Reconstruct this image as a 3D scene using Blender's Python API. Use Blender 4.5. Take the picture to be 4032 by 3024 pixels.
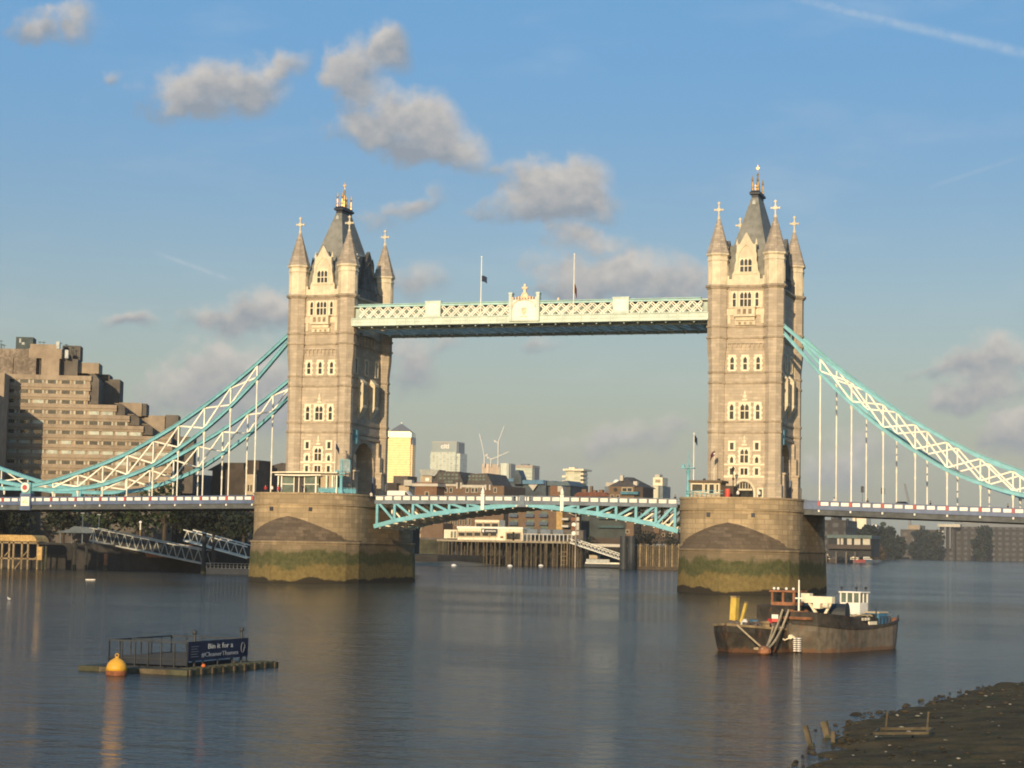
import bpy, math, random
from mathutils import Vector, Matrix
random.seed(7)
SC = bpy.context.scene
for o in list(bpy.data.objects):
    bpy.data.objects.remove(o)
COL = SC.collection
R = math.radians

# ------------------------------------------------------------------ camera
CAM = Vector((116.386, -361.809, 7.392))
YAW, PITCH, ROLL, FPX = 0.3254, 0.0800, 0.0191, 7962.98
FW = Vector((-math.sin(YAW) * math.cos(PITCH), math.cos(YAW) * math.cos(PITCH), math.sin(PITCH)))
RT = Vector((math.cos(YAW), math.sin(YAW), 0))
UP = RT.cross(FW)
R2 = RT * math.cos(ROLL) + UP * math.sin(ROLL)
U2 = -RT * math.sin(ROLL) + UP * math.cos(ROLL)
cd = bpy.data.cameras.new('camera')
cam = bpy.data.objects.new('camera', cd)
COL.objects.link(cam)
m3 = Matrix((R2, U2, -FW)).transposed()
cam.matrix_world = Matrix.Translation(CAM) @ m3.to_4x4()
cd.sensor_fit = 'HORIZONTAL'
cd.sensor_width = 36
cd.lens = 36 * FPX / 4032
cd.clip_start = 1
cd.clip_end = 60000
SC.camera = cam
HAZE_DENSITY = .00006

def ray(u, v):
    return FW + R2 * ((u - 2016) / FPX) + U2 * ((1512 - v) / FPX)
def atY(u, v, y):
    d = ray(u, v); return CAM + d * ((y - CAM.y) / d.y)
def atZ(u, v, z=0.0):
    d = ray(u, v); return CAM + d * ((z - CAM.z) / d.z)
def atX(u, v, x):
    d = ray(u, v); return CAM + d * ((x - CAM.x) / d.x)
def onp(u, v, p0, n):
    d = ray(u, v); return CAM + d * ((p0 - CAM).dot(n) / d.dot(n))

# ------------------------------------------------------------------ light
SUN_EL, SUN_AZ = R(12.0), R(5.5)          # the sun stands behind the camera, a little to the right
sd = Vector((math.sin(SUN_AZ) * math.cos(SUN_EL), -math.cos(SUN_AZ) * math.cos(SUN_EL), math.sin(SUN_EL)))
sl = bpy.data.lights.new('sun', 'SUN')
sl.energy = 5.0
sl.angle = R(0.53)
sl.color = (1.0, 0.81, 0.53)
so = bpy.data.objects.new('sun', sl)
COL.objects.link(so)
so.rotation_euler = sd.to_track_quat('Z', 'Y').to_euler()
so.location = (0, -300, 200)

SC.view_settings.view_transform = 'Standard'
SC.view_settings.look = 'None'
SC.view_settings.exposure = 0.1
SC.view_settings.gamma = 1.0
SC.view_settings.use_curve_mapping = False
SC.render.engine = 'CYCLES'
SC.cycles.use_denoising = True
SC.cycles.max_bounces = 6
SC.cycles.transparent_max_bounces = 8
SC.cycles.volume_bounces = 0
SC.cycles.sample_clamp_indirect = 6
SC.cycles.pixel_filter_type = 'BLACKMAN_HARRIS'
SC.cycles.filter_width = 1.9

# ------------------------------------------------------------------ node helpers
class NT:
    def __init__(s, tree): s.t = tree
    def n(s, kind, **kw):
        x = s.t.nodes.new(kind)
        for k, v in kw.items(): setattr(x, k, v)
        return x
    def l(s, a, b): s.t.links.new(a, b)
    def put(s, sock, val):
        if isinstance(val, bpy.types.NodeSocket): s.l(val, sock)
        else: sock.default_value = val
    def math(s, op, a, b=0.0, c=None, clamp=False):
        x = s.n('ShaderNodeMath', operation=op, use_clamp=clamp)
        s.put(x.inputs[0], a); s.put(x.inputs[1], b)
        if c is not None: s.put(x.inputs[2], c)
        return x.outputs[0]
    def vmath(s, op, a, b=(0, 0, 0)):
        x = s.n('ShaderNodeVectorMath', operation=op)
        s.put(x.inputs[0], a); s.put(x.inputs[1], b)
        return x.outputs['Value'] if op in ('LENGTH', 'DOT_PRODUCT') else x.outputs[0]
    def rng(s, v, a, b, c=0.0, d=1.0, smooth=True):
        x = s.n('ShaderNodeMapRange', interpolation_type='SMOOTHSTEP' if smooth else 'LINEAR')
        s.put(x.inputs[0], v); x.inputs[1].default_value = a; x.inputs[2].default_value = b
        x.inputs[3].default_value = c; x.inputs[4].default_value = d
        return x.outputs[0]
    def mix(s, f, a, b, mode='MIX'):
        x = s.n('ShaderNodeMix', data_type='RGBA', blend_type=mode)
        s.put(x.inputs[0], f); s.put(x.inputs[6], c4(a)); s.put(x.inputs[7], c4(b))
        return x.outputs[2]
    def noise(s, vec, scale, detail=4.0, rough=0.55):
        x = s.n('ShaderNodeTexNoise')
        if vec is not None: s.l(vec, x.inputs['Vector'])
        x.inputs['Scale'].default_value = scale
        x.inputs['Detail'].default_value = detail
        x.inputs['Roughness'].default_value = rough
        return x.outputs[0]
    def mapping(s, vec, scale=(1, 1, 1), loc=(0, 0, 0), rot=(0, 0, 0), kind='POINT'):
        x = s.n('ShaderNodeMapping', vector_type=kind)
        s.l(vec, x.inputs[0])
        x.inputs['Location'].default_value = loc
        x.inputs['Rotation'].default_value = rot
        x.inputs['Scale'].default_value = scale
        return x.outputs[0]
def c4(c):
    if isinstance(c, bpy.types.NodeSocket): return c
    return (c[0], c[1], c[2], 1.0) if len(c) == 3 else c

# ------------------------------------------------------------------ sky with clouds
SKY_STRENGTH = 0.1
w = bpy.data.worlds.new("World")
SC.world = w
w.use_nodes = True
T = NT(w.node_tree)
w.node_tree.nodes.clear()
tc = T.n('ShaderNodeTexCoord')
DIR = tc.outputs['Generated']
sky = T.n('ShaderNodeTexSky', sky_type='NISHITA', sun_disc=False)
sky.sun_elevation = SUN_EL
sky.sun_rotation = math.atan2(sd.x, sd.y)
sky.altitude = 10
sky.air_density = 1.0
sky.dust_density = 1.6
sky.ozone_density = 1.6
sep = T.n('ShaderNodeSeparateXYZ'); T.l(DIR, sep.inputs[0])
AZ = T.math('MULTIPLY', T.math('ARCTAN2', sep.outputs[0], sep.outputs[1]), 57.29578)
EL = T.math('MULTIPLY', T.math('ARCSINE', sep.outputs[2]), 57.29578)

def azel(px, py):                       # photo position (2212 px wide) of a cloud -> bearing and height in degrees
    d = ray(px * 1.8228, py * 1.8228).normalized()
    return math.degrees(math.atan2(d.x, d.y)), math.degrees(math.asin(d.z))
DPP = math.degrees(1.8228 / FPX)        # degrees per such pixel
CLOUD_GROW = 1.3
CLOUDS = [  # x, y, half width, half height, tilt (deg, + = right end up), weight
    (95, 60, 75, 42, 0, .62), (160, 45, 70, 55, 8, .66),
    (420, 195, 120, 62, 10, .95), (500, 190, 120, 66, 0, .95), (590, 150, 80, 34, 22, .75), (380, 225, 90, 30, 0, .7),
    (755, 150, 70, 66, 40, .92), (825, 115, 66, 62, 45, .95), (790, 195, 60, 50, 0, .8),
    (845, 265, 120, 60, 8, 1.0), (905, 270, 85, 70, 0, 1.0), (965, 310, 95, 44, -14, .9), (880, 320, 110, 34, -5, .85),
    (1060, 360, 90, 34, -10, .55),
    (1170, 400, 100, 62, 12, .95), (1230, 405, 85, 75, 0, 1.0), (1150, 450, 120, 36, 0, .85), (1270, 440, 80, 36, -10, .8),
    (1250, 512, 110, 34, -4, .72),
    (890, 445, 100, 32, 26, .6), (820, 480, 80, 36, 0, .5),
    (1320, 600, 180, 72, 0, .92), (1420, 620, 130, 60, 0, .85), (1240, 640, 120, 44, 0, .8), (1520, 610, 70, 60, 0, .65),
    (520, 690, 110, 42, 6, .85), (590, 665, 90, 52, 0, .95),
    (285, 700, 75, 22, 0, .68),
    (420, 830, 130, 66, 18, .85), (530, 810, 140, 76, 0, .9), (600, 850, 110, 90, 0, .8), (520, 900, 130, 56, 0, .62),
    (900, 610, 80, 50, 0, .6), (880, 790, 80, 70, 0, .7), (960, 745, 60, 30, 20, .55), (1140, 735, 60, 22, 0, .6),
    (2110, 790, 110, 44, 8, .8), (2170, 770, 90, 50, 0, .75), (2090, 860, 95, 38, 12, .8), (2160, 840, 80, 36, 0, .7),
    (2185, 930, 90, 54, 6, .95), (2010, 800, 60, 20, 0, .5),
    (1360, 950, 170, 40, 10, .62), (1450, 935, 90, 34, 10, .5),
    (1850, 985, 120, 52, 14, .62), (1800, 1020, 90, 40, 0, .6), (245, 165, 34, 16, 0, .5),
]
uv = T.n('ShaderNodeCombineXYZ'); T.l(AZ, uv.inputs[0]); T.l(EL, uv.inputs[1]); uv.inputs[2].default_value = 1.0
UV = uv.outputs[0]
wn = T.n('ShaderNodeTexNoise'); T.l(UV, wn.inputs['Vector'])
wn.inputs['Scale'].default_value = .8; wn.inputs['Detail'].default_value = 4; wn.inputs['Roughness'].default_value = .5
wsub = T.vmath('MULTIPLY', T.vmath('SUBTRACT', wn.outputs['Color'], (.5, .5, .5)), (1.9, 1.35, 0))
uvw = T.vmath('ADD', UV, wsub)
best = acc = None
def madd(p, q, r):
    x = T.n('ShaderNodeVectorMath', operation='MULTIPLY_ADD')
    for i, v in enumerate((p, q, r)): T.put(x.inputs[i], v)
    return x.outputs[0]
for (px, py, rx, ry, tilt, wt) in CLOUDS:
    a, e = azel(px, py)
    vin = uvw if acc is None else madd(acc, (1e-9, 1e-9, 0), uvw)   # keeps the shader compiler from holding every cloud at once
    mp = T.mapping(vin, (rx * DPP * CLOUD_GROW, ry * DPP * CLOUD_GROW, 1), (a, e, 0), (0, 0, R(tilt)), 'TEXTURE')
    flat = T.vmath('LENGTH', T.vmath('MULTIPLY', mp, (1, 1, 0)))
    dd = T.rng(flat, 1.1, 0.0, 0, wt, False)
    acc = T.vmath('MULTIPLY', mp, dd) if acc is None else madd(mp, dd, acc)
    best = dd if best is None else T.math('MAXIMUM', best, dd)
asep = T.n('ShaderNodeSeparateXYZ'); T.l(acc, asep.inputs[0])
mean = T.math('MAXIMUM', asep.outputs[2], .02)
up_ = T.math('DIVIDE', asep.outputs[1], mean)          # -1 at a cloud's base, +1 at its crown
side = T.math('DIVIDE', asep.outputs[0], mean)
summed = T.math('MULTIPLY', asep.outputs[2], .5)
body = T.math('MAXIMUM', best, T.math('MINIMUM', summed, .62))
fine = T.noise(UV, 1.6, 7, .60)
x = T.math('ADD', body, T.math('MULTIPLY', T.math('SUBTRACT', fine, .5), .66))
x = T.math('MULTIPLY', x, T.rng(best, .0, .16, 0, 1))
c0 = T.rng(x, .10, .66, 0, 1)
puff = T.noise(T.mapping(UV, (1, 1.15, 1), (.3, .5, 0)), 1.9, 5, .55)
lit = T.math('ADD', T.math('ADD', .47, T.math('MULTIPLY', up_, .9)), T.math('ADD', T.math('MULTIPLY', T.math('SUBTRACT', puff, .5), 1.0), T.math('MULTIPLY', side, .04)), clamp=True)
K = 1 / SKY_STRENGTH
cl = T.n('ShaderNodeValToRGB'); T.l(lit, cl.inputs[0])
cl.color_ramp.elements[0].position = 0.1; cl.color_ramp.elements[0].color = (.26, .295, .345, 1)
cl.color_ramp.elements[1].position = 0.95; cl.color_ramp.elements[1].color = (.60, .56, .515, 1)
e_ = cl.color_ramp.elements.new(.5); e_.color = (.415, .41, .41, 1)
cloudcol = T.vmath('MULTIPLY', cl.outputs[0], (K, K, K))
# the sky's own colour, warmed and greyed in the thick low air
lowair = T.rng(EL, 9.0, -.5, 0, 1)
deep = T.rng(EL, 3.0, 15.0, 0, 1)
skyb = T.mix(T.math('MULTIPLY', deep, .72), sky.outputs[0], (.105 * K, .350 * K, .68 * K))
skyc = skyc0 = T.mix(T.math('MULTIPLY', lowair, .55), skyb, (.335 * K, .365 * K, .33 * K))
# two thin vapour trails
def trail(x0, y0, x1, y1, wd, amt):
    a0, e0 = azel(x0, y0); a1, e1 = azel(x1, y1)
    L = math.hypot(a1 - a0, e1 - e0); th = math.atan2(e1 - e0, a1 - a0)
    q = T.mapping(UV, (L / 2, wd * DPP, 1), ((a0 + a1) / 2, (e0 + e1) / 2, 0), (0, 0, th), 'TEXTURE')
    s_ = T.n('ShaderNodeSeparateXYZ'); T.l(q, s_.inputs[0])
    ax = T.rng(T.math('ABSOLUTE', s_.outputs[0]), 1.0, .55, 0, 1)
    ay = T.rng(T.math('ABSOLUTE', s_.outputs[1]), 1.0, .0, 0, 1)
    nz = T.rng(T.noise(UV, 3.0, 4), .25, .7, .35, 1)
    return T.math('MULTIPLY', T.math('MULTIPLY', T.math('MULTIPLY', ax, ay), nz), amt)
tr = T.math('MAXIMUM', trail(1640, -25, 2420, 160, 17, .34), trail(320, 540, 520, 612, 8, .3))
tr = T.math('MAXIMUM', tr, trail(1990, 410, 2230, 330, 8, .14))
wisps = T.math('MULTIPLY', T.rng(T.noise(T.mapping(UV, (.16, .55, 1)), 1.0, 5, .6), .5, .8, 0, 1), .16)
skyc = T.mix(T.math('MAXIMUM', tr, wisps), skyc, (.62 * K, .66 * K, .70 * K))
final = T.mix(T.math('MULTIPLY', c0, .92), skyc, cloudcol)
def background(c):
    bg = T.n('ShaderNodeBackground'); T.l(c, bg.inputs[0]); bg.inputs[1].default_value = SKY_STRENGTH
    return bg.outputs[0]
# clouds stand only in the eastern sky; elsewhere the sky is clear
band = T.math('MULTIPLY', T.math('MULTIPLY', T.math('GREATER_THAN', AZ, -42.0), T.math('LESS_THAN', AZ, 6.0)), T.math('MULTIPLY', T.math('GREATER_THAN', EL, -.6), T.math('LESS_THAN', EL, 19.0)))
ms = T.n('ShaderNodeMixShader'); T.l(band, ms.inputs[0]); T.l(background(skyc0), ms.inputs[1]); T.l(background(final), ms.inputs[2])
wo = T.n('ShaderNodeOutputWorld'); T.l(ms.outputs[0], wo.inputs[0])
w.cycles.sampling_method = 'NONE'

# ------------------------------------------------------------------ materials
MATS = {}
def mat(name, col, rough=.8, metal=0.0, var=.18, scale=1.2, bump=0.0, bscale=4.0, spec=.35, col2=None, stain=0.0, rusty=0.0):
    """a painted or weathered surface: colour broken up by two sizes of noise, streaks down the face, optional bump"""
    if name in MATS: return MATS[name]
    m = bpy.data.materials.new(name); m.use_nodes = True
    T = NT(m.node_tree)
    b = m.node_tree.nodes['Principled BSDF']
    geo = T.n('ShaderNodeNewGeometry'); P = geo.outputs['Position']
    n1 = T.noise(P, scale, 5, .6)
    n2 = T.noise(P, scale * .17, 3, .5)
    f = T.math('ADD', T.math('MULTIPLY', n1, .6), T.math('MULTIPLY', n2, .4))
    dark = tuple(c * (1 - var * 1.6) for c in col)
    lite = tuple(min(1, c * (1 + var)) for c in (col2 or col))
    c = T.mix(T.rng(f, .33, .67), dark, lite)
    if stain:
        st = T.noise(T.mapping(P, (1.6, 1.6, .12)), 1.0, 5, .65)
        c = T.mix(T.math('MULTIPLY', T.rng(st, .5, .72), stain), c, tuple(x * .35 for x in col))
    if rusty:
        z = T.n('ShaderNodeSeparateXYZ'); T.l(P, z.inputs[0])
        rn = T.math('ADD', T.noise(T.mapping(P, (1.3, 1.3, .45)), 1.0, 6, .7), T.rng(z.outputs[2], .55, .0, 0, .22))
        c = T.mix(T.math('MULTIPLY', T.rng(rn, .54, .66), rusty), c, (.17, .07, .028))
    T.l(c, b.inputs['Base Color'])
    b.inputs['Roughness'].default_value = rough
    b.inputs['Metallic'].default_value = metal
    b.inputs['Specular IOR Level'].default_value = spec
    if bump:
        bn = T.n('ShaderNodeBump'); bn.inputs['Strength'].default_value = bump
        bn.inputs['Distance'].default_value = .05
        T.l(T.noise(P, bscale, 4), bn.inputs['Height']); T.l(bn.outputs[0], b.inputs['Normal'])
    MATS[name] = m
    return m

def stone_mat(name, col, mortar, bw, bh, var=.22, stain=.35, weed=False):
    """coursed masonry: a brick pattern laid along each face, block to block tone changes, soot streaks, tide-line growth"""
    m = bpy.data.materials.new(name); m.use_nodes = True
    T = NT(m.node_tree)
    b = m.node_tree.nodes['Principled BSDF']
    geo = T.n('ShaderNodeNewGeometry'); P = geo.outputs['Position']
    s_ = T.n('ShaderNodeSeparateXYZ'); T.l(P, s_.inputs[0])
    uv = T.n('ShaderNodeCombineXYZ')
    T.l(T.math('ADD', s_.outputs[0], T.math('MULTIPLY', s_.outputs[1], .83)), uv.inputs[0]); T.l(s_.outputs[2], uv.inputs[1])
    br = T.n('ShaderNodeTexBrick'); T.l(uv.outputs['Vector'], br.inputs['Vector'])
    br.inputs['Scale'].default_value = 1.0
    br.inputs['Brick Width'].default_value = bw; br.inputs['Row Height'].default_value = bh
    br.inputs['Mortar Size'].default_value = .045; br.inputs['Mortar Smooth'].default_value = .6
    br.inputs['Bias'].default_value = 0
    br.inputs['Color1'].default_value = c4(tuple(c * (1 + var * .7) for c in col))
    br.inputs['Color2'].default_value = c4(tuple(c * (1 - var) for c in col))
    br.inputs['Mortar'].default_value = c4(mortar)
    n1 = T.noise(P, .55, 6, .65)
    c = T.mix(T.rng(n1, .3, .7), br.outputs[0], tuple(x * .68 for x in col))
    c = T.mix(.72, br.outputs[0], c)
    st = T.noise(T.mapping(P, (1.1, 1.1, .09)), 1.0, 6, .65)
    c = T.mix(T.math('MULTIPLY', T.rng(st, .5, .75), stain), c, tuple(x * .38 for x in col))
    if weed:
        wob = T.math('MULTIPLY', T.math('SUBTRACT', T.noise(P, .22, 6, .65), .5), 5.0)
        z = T.math('ADD', s_.outputs[2], wob)
        fine = T.noise(P, 1.4, 5, .65)
        och = T.mix(T.rng(fine, .3, .7), (.15, .105, .038), (.23, .165, .06))
        grn = T.mix(T.rng(fine, .3, .7), (.045, .055, .018), (.105, .10, .038))
        c = T.mix(T.math('MULTIPLY', T.rng(z, 8.0, 6.4, 0, 1), .55), c, (.135, .10, .06))
        c = T.mix(T.math('MULTIPLY', T.rng(z, 6.1, 5.3, 0, 1), .9), c, grn)
        c = T.mix(T.math('MULTIPLY', T.rng(z, 3.7, 2.7, 0, 1), .95), c, och)
        zz = T.math('ADD', s_.outputs[2], T.math('MULTIPLY', T.math('SUBTRACT', T.noise(P, .13, 5, .6), .5), 3.2))
        c = T.mix(T.rng(zz, .95, .65, 0, 1), c, (.035, .028, .018))
    T.l(c, b.inputs['Base Color'])
    b.inputs['Roughness'].default_value = .9
    b.inputs['Specular IOR Level'].default_value = .2
    bn = T.n('ShaderNodeBump'); bn.inputs['Strength'].default_value = .45; bn.inputs['Distance'].default_value = .06
    hh = T.math('ADD', T.math('MULTIPLY', br.outputs['Fac'], -1.0), T.math('MULTIPLY', T.noise(P, 3.0, 4), .8))
    T.l(hh, bn.inputs['Height']); T.l(bn.outputs[0], b.inputs['Normal'])
    MATS[name] = m
    return m

def facade_mat(name, wall, pane, bw, bh, fillw, fillh, rough=.4, metal=0.0, prough=.15, warm=None):
    """far facade: rows of panes between piers, each pane a little different"""
    m = bpy.data.materials.new(name); m.use_nodes = True
    T = NT(m.node_tree)
    b = m.node_tree.nodes['Principled BSDF']
    geo = T.n('ShaderNodeNewGeometry'); P = geo.outputs['Position']
    s_ = T.n('ShaderNodeSeparateXYZ'); T.l(P, s_.inputs[0])
    u = T.math('DIVIDE', T.math('ADD', s_.outputs[0], T.math('MULTIPLY', s_.outputs[1], .77)), bw)
    v = T.math('DIVIDE', s_.outputs[2], bh)
    fu, fv = T.math('FRACT', u), T.math('FRACT', v)
    inside = T.math('MULTIPLY', T.math('LESS_THAN', fu, fillw), T.math('LESS_THAN', fv, fillh))
    cell = T.n('ShaderNodeCombineXYZ'); T.l(T.math('FLOOR', u), cell.inputs[0]); T.l(T.math('FLOOR', v), cell.inputs[1])
    wnz = T.n('ShaderNodeTexWhiteNoise', noise_dimensions='3D'); T.l(cell.outputs[0], wnz.inputs['Vector'])
    pc = T.mix(T.math('MULTIPLY', wnz.outputs[0], .6), pane, warm or tuple(min(1, x * 2.2) for x in pane))
    wc = T.mix(T.rng(T.noise(P, .15, 4), .3, .7), tuple(x * .82 for x in wall), wall)
    T.l(T.mix(inside, wc, pc), b.inputs['Base Color'])
    T.l(T.math('ADD', rough, T.math('MULTIPLY', inside, prough - rough)), b.inputs['Roughness'])
    T.l(T.math('MULTIPLY', inside, metal), b.inputs['Metallic'])
    MATS[name] = m
    return m

tower_stone = stone_mat('tower_stone', (.50, .40, .288), (.40, .315, .22), 1.7, .55, .17, .34)
cream_stone = mat('cream_stone', (.66, .55, .38), .85, var=.13, scale=.9, stain=.22)
spire_stone = stone_mat('spire_stone', (.43, .35, .265), (.29, .235, .18), 1.0, .42, .3, .45)
pier_stone = stone_mat('pier_stone', (.39, .285, .165), (.19, .14, .085), 2.4, .85, .32, .5, weed=True)
slate = mat('slate', (.20, .19, .16), .7, var=.2, scale=.8, stain=.3)
black_iron = mat('black_iron', (.02, .024, .034), .5, var=.2)
gold = mat('gilded_metal', (.85, .50, .20), .32, .85, var=.15, scale=3)
teal = mat('teal_paint', (.165, .40, .445), .5, var=.13, scale=.8, stain=.16)
ivory = mat('ivory_paint', (.84, .77, .62), .55, var=.10, scale=.9, stain=.12)
trim_stone = mat('pale_window_stone', (.78, .66, .47), .8, var=.07, scale=1.5, stain=.1)
pale_green = mat('pale_green_paint', (.55, .61, .51), .55, var=.10, scale=.6, stain=.18)
navy = mat('blue_grey_paint', (.095, .125, .205), .5, var=.16, scale=.7, stain=.2)
slateblue = mat('grey_blue_girder_paint', (.14, .165, .19), .55, var=.18, scale=.7, stain=.25)
darkgirder = mat('dark_girder_paint', (.085, .09, .092), .7, var=.25, scale=.7, stain=.3)
white_panel = mat('white_panel_paint', (.80, .73, .63), .55, var=.08, scale=2, stain=.12)
red_paint = mat('red_paint', (.40, .07, .07), .5, var=.15)
rosegold = mat('painted_crest', (.80, .52, .33), .5, var=.22, scale=2.5)
glassdark = mat('dark_window_glass', (.035, .034, .03), .12, var=.5, scale=1.5, spec=.6)
glassgrey = mat('grey_window_glass', (.12, .15, .12), .1, var=.25, scale=.8, spec=.6)
asphalt = mat('asphalt', (.05, .05, .05), .9, var=.2)

# ------------------------------------------------------------------ mesh builder
class MB:
    def __init__(s): s.v, s.f, s.m = [], [], []
    def add(s, vs, fs, mi=0):
        o = len(s.v); s.v += [tuple(p) for p in vs]
        for f in fs: s.f.append([i + o for i in f]); s.m.append(mi)
        return s
    def box(s, x0, y0, z0, x1, y1, z1, mi=0):
        if x0 > x1: x0, x1 = x1, x0
        if y0 > y1: y0, y1 = y1, y0
        if z0 > z1: z0, z1 = z1, z0
        return s.add([(x0, y0, z0), (x1, y0, z0), (x1, y1, z0), (x0, y1, z0), (x0, y0, z1), (x1, y0, z1), (x1, y1, z1), (x0, y1, z1)],
                     [(0, 3, 2, 1), (4, 5, 6, 7), (0, 1, 5, 4), (1, 2, 6, 5), (2, 3, 7, 6), (3, 0, 4, 7)], mi)
    def bar(s, p, q, w=.2, h=None, up=(0, 0, 1), mi=0):
        p, q = Vector(p), Vector(q); h = w if h is None else h
        d = (q - p).normalized(); up = Vector(up)
        if abs(d.dot(up)) > .97: up = Vector((0, 1, 0)) if abs(d.y) < .9 else Vector((1, 0, 0))
        a = d.cross(up).normalized() * (w / 2); b = a.cross(d).normalized() * (h / 2)
        vs = [p - a - b, p + a - b, p + a + b, p - a + b, q - a - b, q + a - b, q + a + b, q - a + b]
        return s.add(vs, [(0, 3, 2, 1), (4, 5, 6, 7), (0, 1, 5, 4), (1, 2, 6, 5), (2, 3, 7, 6), (3, 0, 4, 7)], mi)
    def cyl(s, p, q, r0, r1=None, n=8, mi=0, off=0.0):
        p, q = Vector(p), Vector(q); r1 = r0 if r1 is None else r1
        d = (q - p).normalized()
        a = d.orthogonal().normalized() if abs(d.z) < .999 else Vector((1, 0, 0)); b = d.cross(a)
        vs = []
        for (c, r) in ((p, r0), (q, r1)):
            for i in range(n):
                t = 2 * math.pi * i / n + off
                vs.append(c + (a * math.cos(t) + b * math.sin(t)) * r)
        fs = [(i, (i + 1) % n, n + (i + 1) % n, n + i) for i in range(n)]
        fs += [tuple(range(n - 1, -1, -1)), tuple(range(n, 2 * n))]
        return s.add(vs, fs, mi)
    def lathe(s, cx, cy, prof, n=16, off=0.0, mi=0, sx=1.0, sy=1.0):
        vs, fs = [], []
        for (r, z) in prof:
            for i in range(n):
                t = 2 * math.pi * i / n + off
                vs.append((cx + r * sx * math.cos(t), cy + r * sy * math.sin(t), z))
        for k in range(len(prof) - 1):
            for i in range(n):
                j = (i + 1) % n
                fs.append((k * n + i, k * n + j, (k + 1) * n + j, (k + 1) * n + i))
        fs.append(tuple(range(n - 1, -1, -1)))
        k = (len(prof) - 1) * n; fs.append(tuple(range(k, k + n)))
        return s.add(vs, fs, mi)
    def prism(s, pts, axis, a, b, mi=0):
        """extrude a 2-D outline: axis 'x' -> pts are (y,z), 'y' -> (x,z), 'z' -> (x,y)"""
        mk = {'x': lambda p, t: (t, p[0], p[1]), 'y': lambda p, t: (p[0], t, p[1]), 'z': lambda p, t: (p[0], p[1], t)}[axis]
        n = len(pts)
        vs = [mk(p, a) for p in pts] + [mk(p, b) for p in pts]
        fs = [tuple(range(n)), tuple(range(2 * n - 1, n - 1, -1))] + [(i, n + i, n + (i + 1) % n, (i + 1) % n) for i in range(n)]
        return s.add(vs, fs, mi)
    def loft(s, rings, mi=0, close=True, caps=True):
        n = len(rings[0]); vs = [p for r in rings for p in r]; fs = []
        for k in range(len(rings) - 1):
            for i in range(n if close else n - 1):
                j = (i + 1) % n
                fs.append((k * n + i, k * n + j, (k + 1) * n + j, (k + 1) * n + i))
        if caps and close:
            fs.append(tuple(range(n - 1, -1, -1))); k = (len(rings) - 1) * n; fs.append(tuple(range(k, k + n)))
        return s.add(vs, fs, mi)
    def tube(s, pts, r, n=6, mi=0):
        for a, b in zip(pts[:-1], pts[1:]): s.cyl(a, b, r, r, n, mi)
        return s
    def ball(s, c, r, mi=0, n=10, sz=1.0):
        prof = [(max(.001, r * math.sin(math.pi * k / 7)), c[2] - r * sz * math.cos(math.pi * k / 7)) for k in range(8)]
        return s.lathe(c[0], c[1], prof, n, 0, mi)
    def xf(s, M):
        s.v = [tuple(M @ Vector(p)) for p in s.v]; return s
    def build(s, name, mats, parent=None, label=None, smooth=False):
        me = bpy.data.meshes.new(name)
        me.from_pydata(s.v, [], s.f); me.validate(clean_customdata=False)
        ms = mats if isinstance(mats, (list, tuple)) else [mats]
        for m in ms: me.materials.append(m)
        if len(ms) > 1 and len(me.polygons) == len(s.m):
            me.polygons.foreach_set('material_index', s.m)
        import bmesh
        bm = bmesh.new(); bm.from_mesh(me)
        bmesh.ops.recalc_face_normals(bm, faces=bm.faces)
        bm.to_mesh(me); bm.free()
        if smooth: me.polygons.foreach_set('use_smooth', [True] * len(me.polygons))
        o = bpy.data.objects.new(name, me); COL.objects.link(o)
        if parent is not None: o.parent = parent
        if label: o['label'] = label
        return o

def tag(o, label, cat, group=None, kind=None):
    o['label'] = label; o['category'] = cat
    if group: o['group'] = group
    if kind: o['kind'] = kind
    return o
def thing(name, label, cat, loc=(0, 0, 0), rz=0.0, group=None):
    o = bpy.data.objects.new(name, None); COL.objects.link(o)
    o.empty_display_size = .5
    o.location = loc; o.rotation_euler = (0, 0, rz)
    return tag(o, label, cat, group)
def dup(o, parent=None):
    c = o.copy(); COL.objects.link(c)
    if parent is not None: c.parent = parent
    for ch in list(o.children): dup(ch, c)
    return c
def place(src, loc, label, rz=None):
    c = dup(src); c.location = loc; c['label'] = label
    if rz is not None: c.rotation_euler = (0, 0, rz)
    return c
def structure(o):
    o['kind'] = 'structure'; return o
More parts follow.
